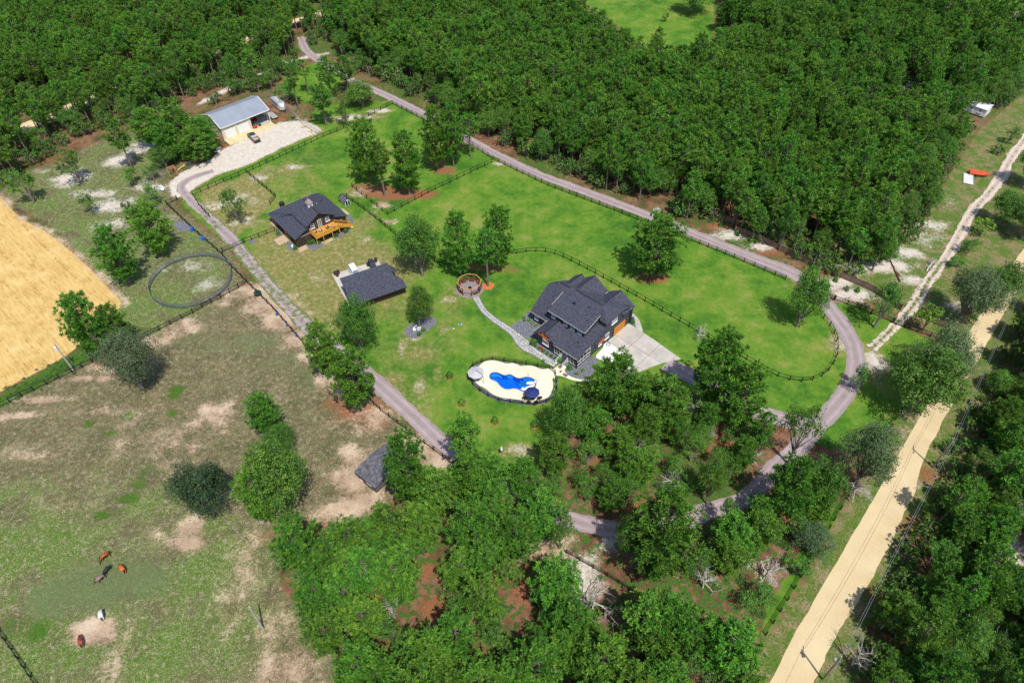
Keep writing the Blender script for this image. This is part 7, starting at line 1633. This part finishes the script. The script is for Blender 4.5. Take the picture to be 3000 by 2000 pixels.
# swing set, toys, boat
SW = lambda x, y: (450+x/7.84, 440+y/7.84)
a, b = np.array(G(*SW(365, 585))), np.array(G(*SW(520, 520))); Ls = math.hypot(*(b-a)); sw = thing('timber_swing_set', 'tan timber swing frame beside the driveway bend', 'swing set', (*((a+b)/2), 0), math.atan2(*(b-a)[::-1]))
for x in (-Ls/2, Ls/2):
    for y in (-.7, .7): MB().bar((x, y, 0), (x, 0, 2.3), .1, .1).build('leg', K['deckpost'], sw)
MB().bar((-Ls/2-.15, 0, 2.35), (Ls/2+.15, 0, 2.35), .12, .14).build('top_beam', K['deckpost'], sw)
for x in (-.4, .5): MB().bar((x-.2, 0, 2.3), (x-.2, 0, .5), .02, .02).bar((x+.2, 0, 2.3), (x+.2, 0, .5), .02, .02).box(x-.22, -.1, .46, x+.22, .1, .5).build('swing_seat', K['rubber'], sw)
o = thing('plastic_playhouse', 'bright red plastic toy playhouse behind the swing frame', 'toy', G(*SW(475, 480)), rad(30)); MB().box(-.5, -.45, .0, .5, .45, .8).build('wall', K['redpl'], o); MB().slab([(-.6, -.55, .8), (0, -.55, 1.2), (0, .55, 1.2), (-.6, .55, .8)][::-1], .05).slab([(.6, -.55, .8), (0, -.55, 1.2), (0, .55, 1.2), (.6, .55, .8)], .05).build('roof', K['redpl'], o); MB().box(-.2, -.47, 0, .2, -.452, .6).build('doorway', K['rubber'], o)
o = thing('plastic_slide', 'yellow plastic slide lying beside the red playhouse', 'toy', G(*SW(645, 430)), rad(35)); MB().add([(-1.1, -.25, .1), (1.1, -.25, .9), (1.1, .25, .9), (-1.1, .25, .1), (-1.1, -.25, 0), (1.1, -.25, .8), (1.1, .25, .8), (-1.1, .25, 0)], [(0, 1, 2, 3), (7, 6, 5, 4), (0, 4, 5, 1), (1, 5, 6, 2), (2, 6, 7, 3), (3, 7, 4, 0)]).build('chute', K['yelpl'], o); MB().bar((1.05, -.2, 0), (1.05, -.2, .9), .06, .06).bar((1.05, .2, 0), (1.05, .2, .9), .06, .06).build('leg', K['yelpl'], o)
o = thing('small_boat', 'small white boat under the trees at the driveway bend', 'boat', G(*SW(190, 900)), rad(-50)); loft([(-1.3, .45, .55, .1, .5, .05), (0, .5, .65, .05, .5, .05), (.9, .35, .5, .1, .58, .05), (1.6, .06, .1, .35, .66, .02)]).build('hull', K['carwhite'], o); MB().box(-.9, -.35, .5, .4, .35, .53).build('cockpit', K['alu'], o)
o = thing('brick_pile', 'pile of orange bricks beside the chain link fence', 'bricks', G(*SW(970, 265))); bm = MB().box(-.1, -.05, 0, .1, .05, .065).mesh('brick', K['needlemulch'])
for i in range(26): put('brick', bm, o, (R.gauss(0, .5), R.gauss(0, .3), R.choice((0, .07))), R.uniform(0, 3))
# barrels
def barrel(name, label, loc, m, r=.3, h=.9): o = thing(name, label, 'barrel', loc); MB().tube([(0, 0, 0), (0, 0, h*.3), (0, 0, h*.5), (0, 0, h*.7), (0, 0, h)], [r*.92, r, r*1.03, r, r*.92], 14).build('body', K[m], o); MB().cyl(0, 0, h, h+.03, r*.8, n=14).build('lid', K['steel'] if m != 'bluepl' else K[m], o)
GZ = lambda x, y: (960+x/7.84, 750+y/7.84)
barrel('brown_barrel', 'dark brown barrel, left of three at the garage apron corner', G(*GZ(180, 430)), 'barrel', .38, 1.0); barrel('brown_barrel', 'dark brown barrel, right of three at the garage apron corner', G(*GZ(250, 405)), 'barrel', .38, 1.0); barrel('brown_barrel', 'dark brown barrel, nearest of three at the garage apron corner', G(*GZ(228, 462)), 'barrel', .38, 1.0); barrel('brown_barrel', 'single dark brown barrel beside the off road buggy', G(*GZ(1112, 128)), 'barrel', .38, 1.0)
barrel('blue_barrel', 'bright blue barrel beside the stone chips above the round pen', G(564, 676), 'bluepl', .42, 1.0); barrel('blue_barrel', 'bright blue barrel by the gravel drive fence next to the pen', G(595, 703), 'bluepl', .42, 1.0)
o = thing('water_tank', 'dark green round stock tank at the bare dirt fence corner', 'tank', G(756, 862)); MB().cyl(0, 0, 0, .62, .85, n=20).build('tank', K['tank'], o); MB().cyl(0, 0, .56, .60, .78, n=20).build('water_surface', K['darkglass'], o)
for p, wd_ in ((T3(1917, 595), 'first'), (T3(1987, 668), 'second'), (T3(2052, 740), 'third'), (T3(2125, 818), 'fourth')):
    o = thing('feed_bucket', '%s blue feed bucket hung along the gravel drive fence, counted from the green tank' % wd_, 'bucket', G(p[0]-4, p[1]+5), 0, 'blue feed buckets on the pasture fence'); MB().cyl(0, 0, .35, .7, .18, .24, 12).build('bucket', K['bluepl'], o); MB().bar((0, .24, .5), (0, .24, .95), .03, .03).build('hanger', K['steel'], o)
barrel('black_barrel', 'black water barrel with a blue top behind the barn roof edge', G(*BZ(430, 400)), 'rubber', .7, 1.2)
# statues and lawn bits
o = thing('white_statue', 'white jug statue in the grey stone bed', 'statue', (*G(*BQ(360, 725)), .035)); MB().tube([(0, 0, 0), (0, 0, .2), (0, 0, .55), (0, 0, .85), (0, 0, 1.0)], [.2, .35, .38, .2, .14], 12).build('body', K['white'], o); MB().bar((-.1, 0, .9), (.6, .5, 1.25), .08, .08).build('handle', K['white'], o)
o = thing('skeletal_ornament', 'white branching ornament beside the jug statue', 'statue', (*G(*BQ(430, 700)), .035))
for i in range(6): MB().bar((i*.14-.3, -.3, .05), (i*.16-.3, .35, .55), .06, .06).build('bar', K['white'], o)
o = thing('pale_statue', 'pale stone figure on a pedestal under the round oak', 'statue', (*G(*BQ(445, 620)), .035)); MB().box(-.2, -.2, 0, .2, .2, .6).tube([(0, 0, .6), (0, 0, .9), (0, 0, 1.2)], [.22, .26, .1], 10).build('figure', K['greycloth'], o)
o = thing('white_urn', 'white urn in the stone bed at the barn front corner', 'urn', (*G(*BZ(710, 1500)), .035)); MB().tube([(0, 0, 0), (0, 0, .25), (0, 0, .6), (0, 0, .85)], [.2, .34, .32, .18], 12).build('body', K['white'], o)
o = thing('red_flower_pot', 'bright red pot between two shrubs on the house front', 'pot', (*G(*HQ(560, 1215)), .035)); MB().cyl(0, 0, 0, .5, .18, .26, 12).build('pot', K['redpl'], o); MB().sphere((0, 0, .58), .22).build('flowers', K['redpl'], o)
o = thing('garden_hose', 'coiled dark hose on the fresh white pad', 'hose', (*G(*HZ(1325, 1078)), .09)); MB().tube([(.42*math.cos(t), .42*math.sin(t), .03) for t in np.linspace(0, 6.283, 25)], .06, 6, cap=False).build('coil', K['rubber'], o)
o = thing('small_mailbox_post', 'short dark post at the near edge of the white pad', 'post', (*G(*HZ(1290, 1300)), .06)); MB().box(-.12, -.1, 0, .12, .1, .55).build('post', K['steel'], o)
o = thing('lawn_sprinkler', 'small blue and white sprinkler on the open lawn', 'sprinkler', G(1348, 950)); MB().sphere((0, 0, .18), .22, 10, 6).build('head', K['bluepl'], o); MB().box(-.4, -.1, 0, .4, .1, .05).build('base', K['white'], o)
o = thing('septic_lid', 'pale cover on the dry lawn above the sprinkler', 'cover', G(1329, 963)); MB().cyl(0, 0, 0, .1, .22, n=10).build('lid', K['gutter'], o)
sw2 = G(1472, 1333); o = thing('white_lawn_lamp', 'white lamp head on a leaning pole near the lower lawn edge', 'lamp', (*sw2, 0)); MB().tube([(0, 0, 0), (-.1, .25, 1.5), (-.15, .3, 2.1)], .04, 6).build('pole', K['metal'], o); MB().tube([(-.15, .3, 2.05), (-.1, -.35, 2.15)], [.16, .2], 8).build('lamp_head', K['white'], o)
o = thing('feed_sign', 'small red and yellow sign on the barn side fence', 'sign', G(1119, 655), rad(-45)); MB().box(-.3, -.03, .5, .3, .0, 1.25).build('red_board', K['redpl'], o); MB().box(.0, -.05, .5, .3, -.032, .85).build('yellow_board', K['yelpl'], o)
# red kayak trailer by the track
K['redorange'] = mat('faded_red_hull', (.62, .085, .03), .5, .12, 1)
ka = np.array(G(2842, 510)); kb = np.array(G(2885, 518)); o = thing('red_boat', 'faded red boat hull resting beside the sandy track', 'boat', (*((ka+kb)/2), 0), math.atan2(*(kb-ka)[::-1]))
loft([(-2.2, .8, 1.0, .3, 1.0, .1), (0, .9, 1.1, .25, 1.0, .1), (1.4, .6, .9, .3, 1.1, .1), (2.6, .08, .15, .7, 1.2, .03)]).build('hull', K['redorange'], o); MB().box(-2.0, -.8, 1.0, .9, .8, 1.06).build('cover', K['redorange'], o); wheel(o, -.2, -1.0, .3); wheel(o, -.2, 1.0, .3)
o = thing('grey_tarp', 'pale grey corrugated sheet lying beside the red boat', 'sheet', (*G(2836, 526), 0), rad(65))
mb = MB()
for i in range(12): mb.slab([(-2.6, -1.2+i*.2, .2), (2.6, -1.2+i*.2, .2), (2.6, -1.1+i*.2, .28), (-2.6, -1.1+i*.2, .28)], .02); mb.slab([(-2.6, -1.1+i*.2, .28), (2.6, -1.1+i*.2, .28), (2.6, -1.0+i*.2, .2), (-2.6, -1.0+i*.2, .2)], .02)
mb.build('sheet', K['mobile'], o)

# ---------------------------------------------------------------- utility poles and wires
def upole(label, base, top, h, m='pole', xarm=None, trans=None, name='utility_pole'):
    g = G(*base); t = G(*top, h); o = thing(name, label, 'pole', (*g, 0)); dx, dy = (t[0]-g[0])*.3, (t[1]-g[1])*.3
    MB().tube([(0, 0, 0), (dx, dy, h)], [.17, .11], 9).build('pole', K[m], o)
    if xarm is not None:
        c, s = math.cos(xarm), math.sin(xarm); MB().bar((dx-c*.9, dy-s*.9, h-.5), (dx+c*.9, dy+s*.9, h-.5), .1, .12).build('cross_arm', K[m], o)
        for k in (-.8, .8): MB().cyl(dx+c*k, dy+s*k, h-.43, h-.2, .06, n=7).build('insulator', K['rubber'], o)
    MB().cyl(dx, dy, h, h+.22, .05, n=7).build('insulator', K['white'], o)
    if trans: MB().cyl(dx+trans[0], dy+trans[1], h-1.9, h-1.0, .24, n=12).build('transformer', K['white' if m == 'greypole' else 'metal'], o)
    return (g[0]+dx, g[1]+dy, h+.2)
t1 = upole('pale utility pole with a transformer between straw field and pasture', (217, 1088), (150, 1003), 8.3, 'greypole', None, (-.3, -.1))
t2 = upole('lone grey post standing in the dry pasture', (772, 1843), (732, 1775), 8.0, 'greypole')
t3 = upole('brown utility pole with transformer at the bottom right beside the dirt road', (2410, 1990), (2463, 1922), 8.6, 'pole', 1.2, (-.35, .1))
t4 = upole('brown utility pole with cross arm beside the dirt road, middle right', (2733, 1369), (2791, 1290), 8.9, 'pole', 1.2)
t5 = upole('distant utility pole beside the dirt road at the right edge', (3000, 790), (3040, 735), 8.9, 'pole', 1.2)
def wire(a, b, label, sag=1.0, r_=.02, off=(0, 0)):
    a = Vector(a)+Vector((*off, 0)); b = Vector(b)+Vector((*off, 0)); P_ = [a.lerp(b, t)-Vector((0, 0, 4*sag*t*(1-t))) for t in np.linspace(0, 1, 15)]
    o = MB().tube([p-a for p in P_], r_, 4).build('power_line', K['metal'], None, tuple(a)); tag(o, label, 'power line')
t6 = (t3[0]-(t4[0]-t3[0])*.55, t3[1]-(t4[1]-t3[1])*.55, 9)
wire(t3, t4, 'overhead power line between the two poles beside the dirt road'); wire(t3, t4, 'lower overhead cable between the two poles beside the dirt road', 1.4, .022, (.5, .1)); wire(t4, t5, 'overhead power line running up the right hand side of the dirt road'); wire(t4, t5, 'lower cable running up the right hand side of the dirt road', 1.5, .022, (.5, .1)); wire(t3, t6, 'power line leaving the bottom right pole toward the camera')
wire(t1, (*G(760, 1640), 4.0), 'thin service cable from the pale pole down across the pasture', .6, .018)

# ---------------------------------------------------------------- horses
def horse_mesh(graze=True, turn=0.0):
    """one continuous body grown from a jointed skeleton; x forward"""
    v = []; e = []; r = []
    def add(p, rad_, par=None): v.append(p); r.append(rad_); i = len(v)-1; (e.append((par, i)) if par is not None else None); return i
    pel = add((-.55, 0, 1.22), (.30, .30)); mid = add((-.05, 0, 1.16), (.32, .34), pel); wit = add((.45, 0, 1.22), (.27, .33), mid); ct, stt = math.cos(turn), math.sin(turn)
    nk = [(.75, .98, .19), (1.0, .66, .14), (1.22, .36, .12)] if graze else [(.72, 1.5, .2), (.92, 1.78, .15), (1.05, 1.95, .13)]
    p = wit
    for x, z, q in nk: dx = x-.45; p = add((.45+dx*ct, dx*stt, z), (q*.75, q), p)
    hd = [(1.34, .20, .11), (1.42, .06, .07)] if graze else [(1.32, 1.82, .11), (1.55, 1.66, .075)]
    for x, z, q in hd: dx = x-.45; p = add((.45+dx*ct, dx*stt, z), (q*.8, q), p)
    for s in (-1, 1):
        a = add((-.62, s*.17, 1.0), (.15, .2), pel); b = add((-.52, s*.18, .80), (.11, .13), a); c = add((-.78, s*.18, .52), (.06, .075), b); d = add((-.72, s*.18, .12), (.045, .05), c); add((-.68, s*.18, .03), (.07, .07), d)
        a = add((.42, s*.16, .92), (.11, .14), wit); b = add((.46, s*.17, .50), (.065, .07), a); c = add((.43, s*.17, .14), (.045, .05), b); add((.47, s*.17, .03), (.07, .07), c)
    me = bpy.data.meshes.new('horse_skeleton'); me.from_pydata(v, e, []); o = bpy.data.objects.new('tmp', me); C.objects.link(o)
    m = o.modifiers.new('s', 'SKIN'); m.use_smooth_shade = True
    for i, q in enumerate(r): me.skin_vertices[0].data[i].radius = q
    me.skin_vertices[0].data[0].use_root = True
    sb = o.modifiers.new('u', 'SUBSURF'); sb.levels = 1; sb.render_levels = 1
    dg = bpy.context.evaluated_depsgraph_get(); dg.update(); out = bpy.data.meshes.new_from_object(o.evaluated_get(dg)); bpy.data.objects.remove(o); out.polygons.foreach_set('use_smooth', [True]*len(out.polygons)); return out
def coat(name, c, dark): return mat(name, c, .45, .12, 2, spec=.4)
K['bay'] = mat('bay_coat', (.30, .075, .02), .5, .15, 2, spec=.4); K['chest'] = mat('chestnut_coat', (.42, .10, .02), .5, .15, 2); K['sorrel'] = mat('sorrel_coat', (.22, .035, .015), .5, .15, 2); K['greyh'] = mat('pale_grey_coat', (.55, .53, .54), .55, .12, 2); K['roan'] = mat('red_roan_coat', (.24, .15, .14), .55, .25, 2.5); K['blackh'] = mat('black_coat', (.022, .024, .035), .5, .2, 2); K['mane'] = mat('black_mane', (.012, .010, .010), .7)
hm = horse_mesh(True, 0); hm2 = horse_mesh(True, .5); hm3 = horse_mesh(True, -.6)
def horse(label, p, head_px, m, mesh, s=1.0, maneM='mane'):
    c = np.array(G(*p)); hpt = np.array(G(*head_px)); me = mesh.copy(); me.materials.clear(); me.materials.append(K[m])
    o = put('horse', me, None, (*c, 0), math.atan2(*(hpt-c)[::-1]), (s, s, s)); tag(o, label, 'horse')
    t = {id(hm): 0, id(hm2): .5, id(hm3): -.6}[id(mesh)]; ct, stt = math.cos(t), math.sin(t)
    MB().tube([(-.84, 0, 1.30), (-.98, 0, 1.1), (-1.0, 0, .75), (-.96, 0, .5)], [.05, .085, .08, .03], 7).build('tail', K[maneM], o)
    MB().tube([(.40, 0, 1.50), (.45+.32*ct, .32*stt, 1.14), (.45+.55*ct, .55*stt, .82), (.45+.74*ct, .74*stt, .50)], [.03, .07, .07, .03], 6).build('mane', K[maneM], o)
    for sgn in (-1, 1): MB().tube([(.45+.76*ct-sgn*.06*stt, .76*stt+sgn*.06*ct, .46), (.45+.74*ct-sgn*.08*stt, .74*stt+sgn*.08*ct, .60)], [.035, .008], 5).build('ear', K[m], o)
QH = lambda x, y: (240+x/9.8, 1580+y/9.8)
horse('brown bay horse grazing highest of the group in the pasture', QH(690, 540), QH(500, 680), 'bay', hm2)
horse('black horse between the bay and the roan, seen in foreshortened pose', QH(760, 920), QH(700, 990), 'blackh', hm, .86)
horse('bright chestnut horse grazing at the right of the group', QH(1200, 880), QH(1110, 760), 'chest', hm)
horse('red roan horse with dark head in the middle of the group', QH(570, 1180), QH(380, 1340), 'roan', hm3)
horse('pale grey horse standing apart above the bare sand patch', (302, 1805), (297, 1780), 'greyh', hm3, 1.05)
horse('dark sorrel horse grazing nearest the bottom of the picture', (243, 1882), (240, 1862), 'sorrel', hm, 1.0)
print('objects', len(bpy.data.objects), 'tris', sum(len(m.polygons)*2 for m in bpy.data.meshes))

for o in C.objects:
    if 'label' in o and not 4 <= len(o['label'].split()) <= 16: print('LABEL', o.name, len(o['label'].split()), o['label'])
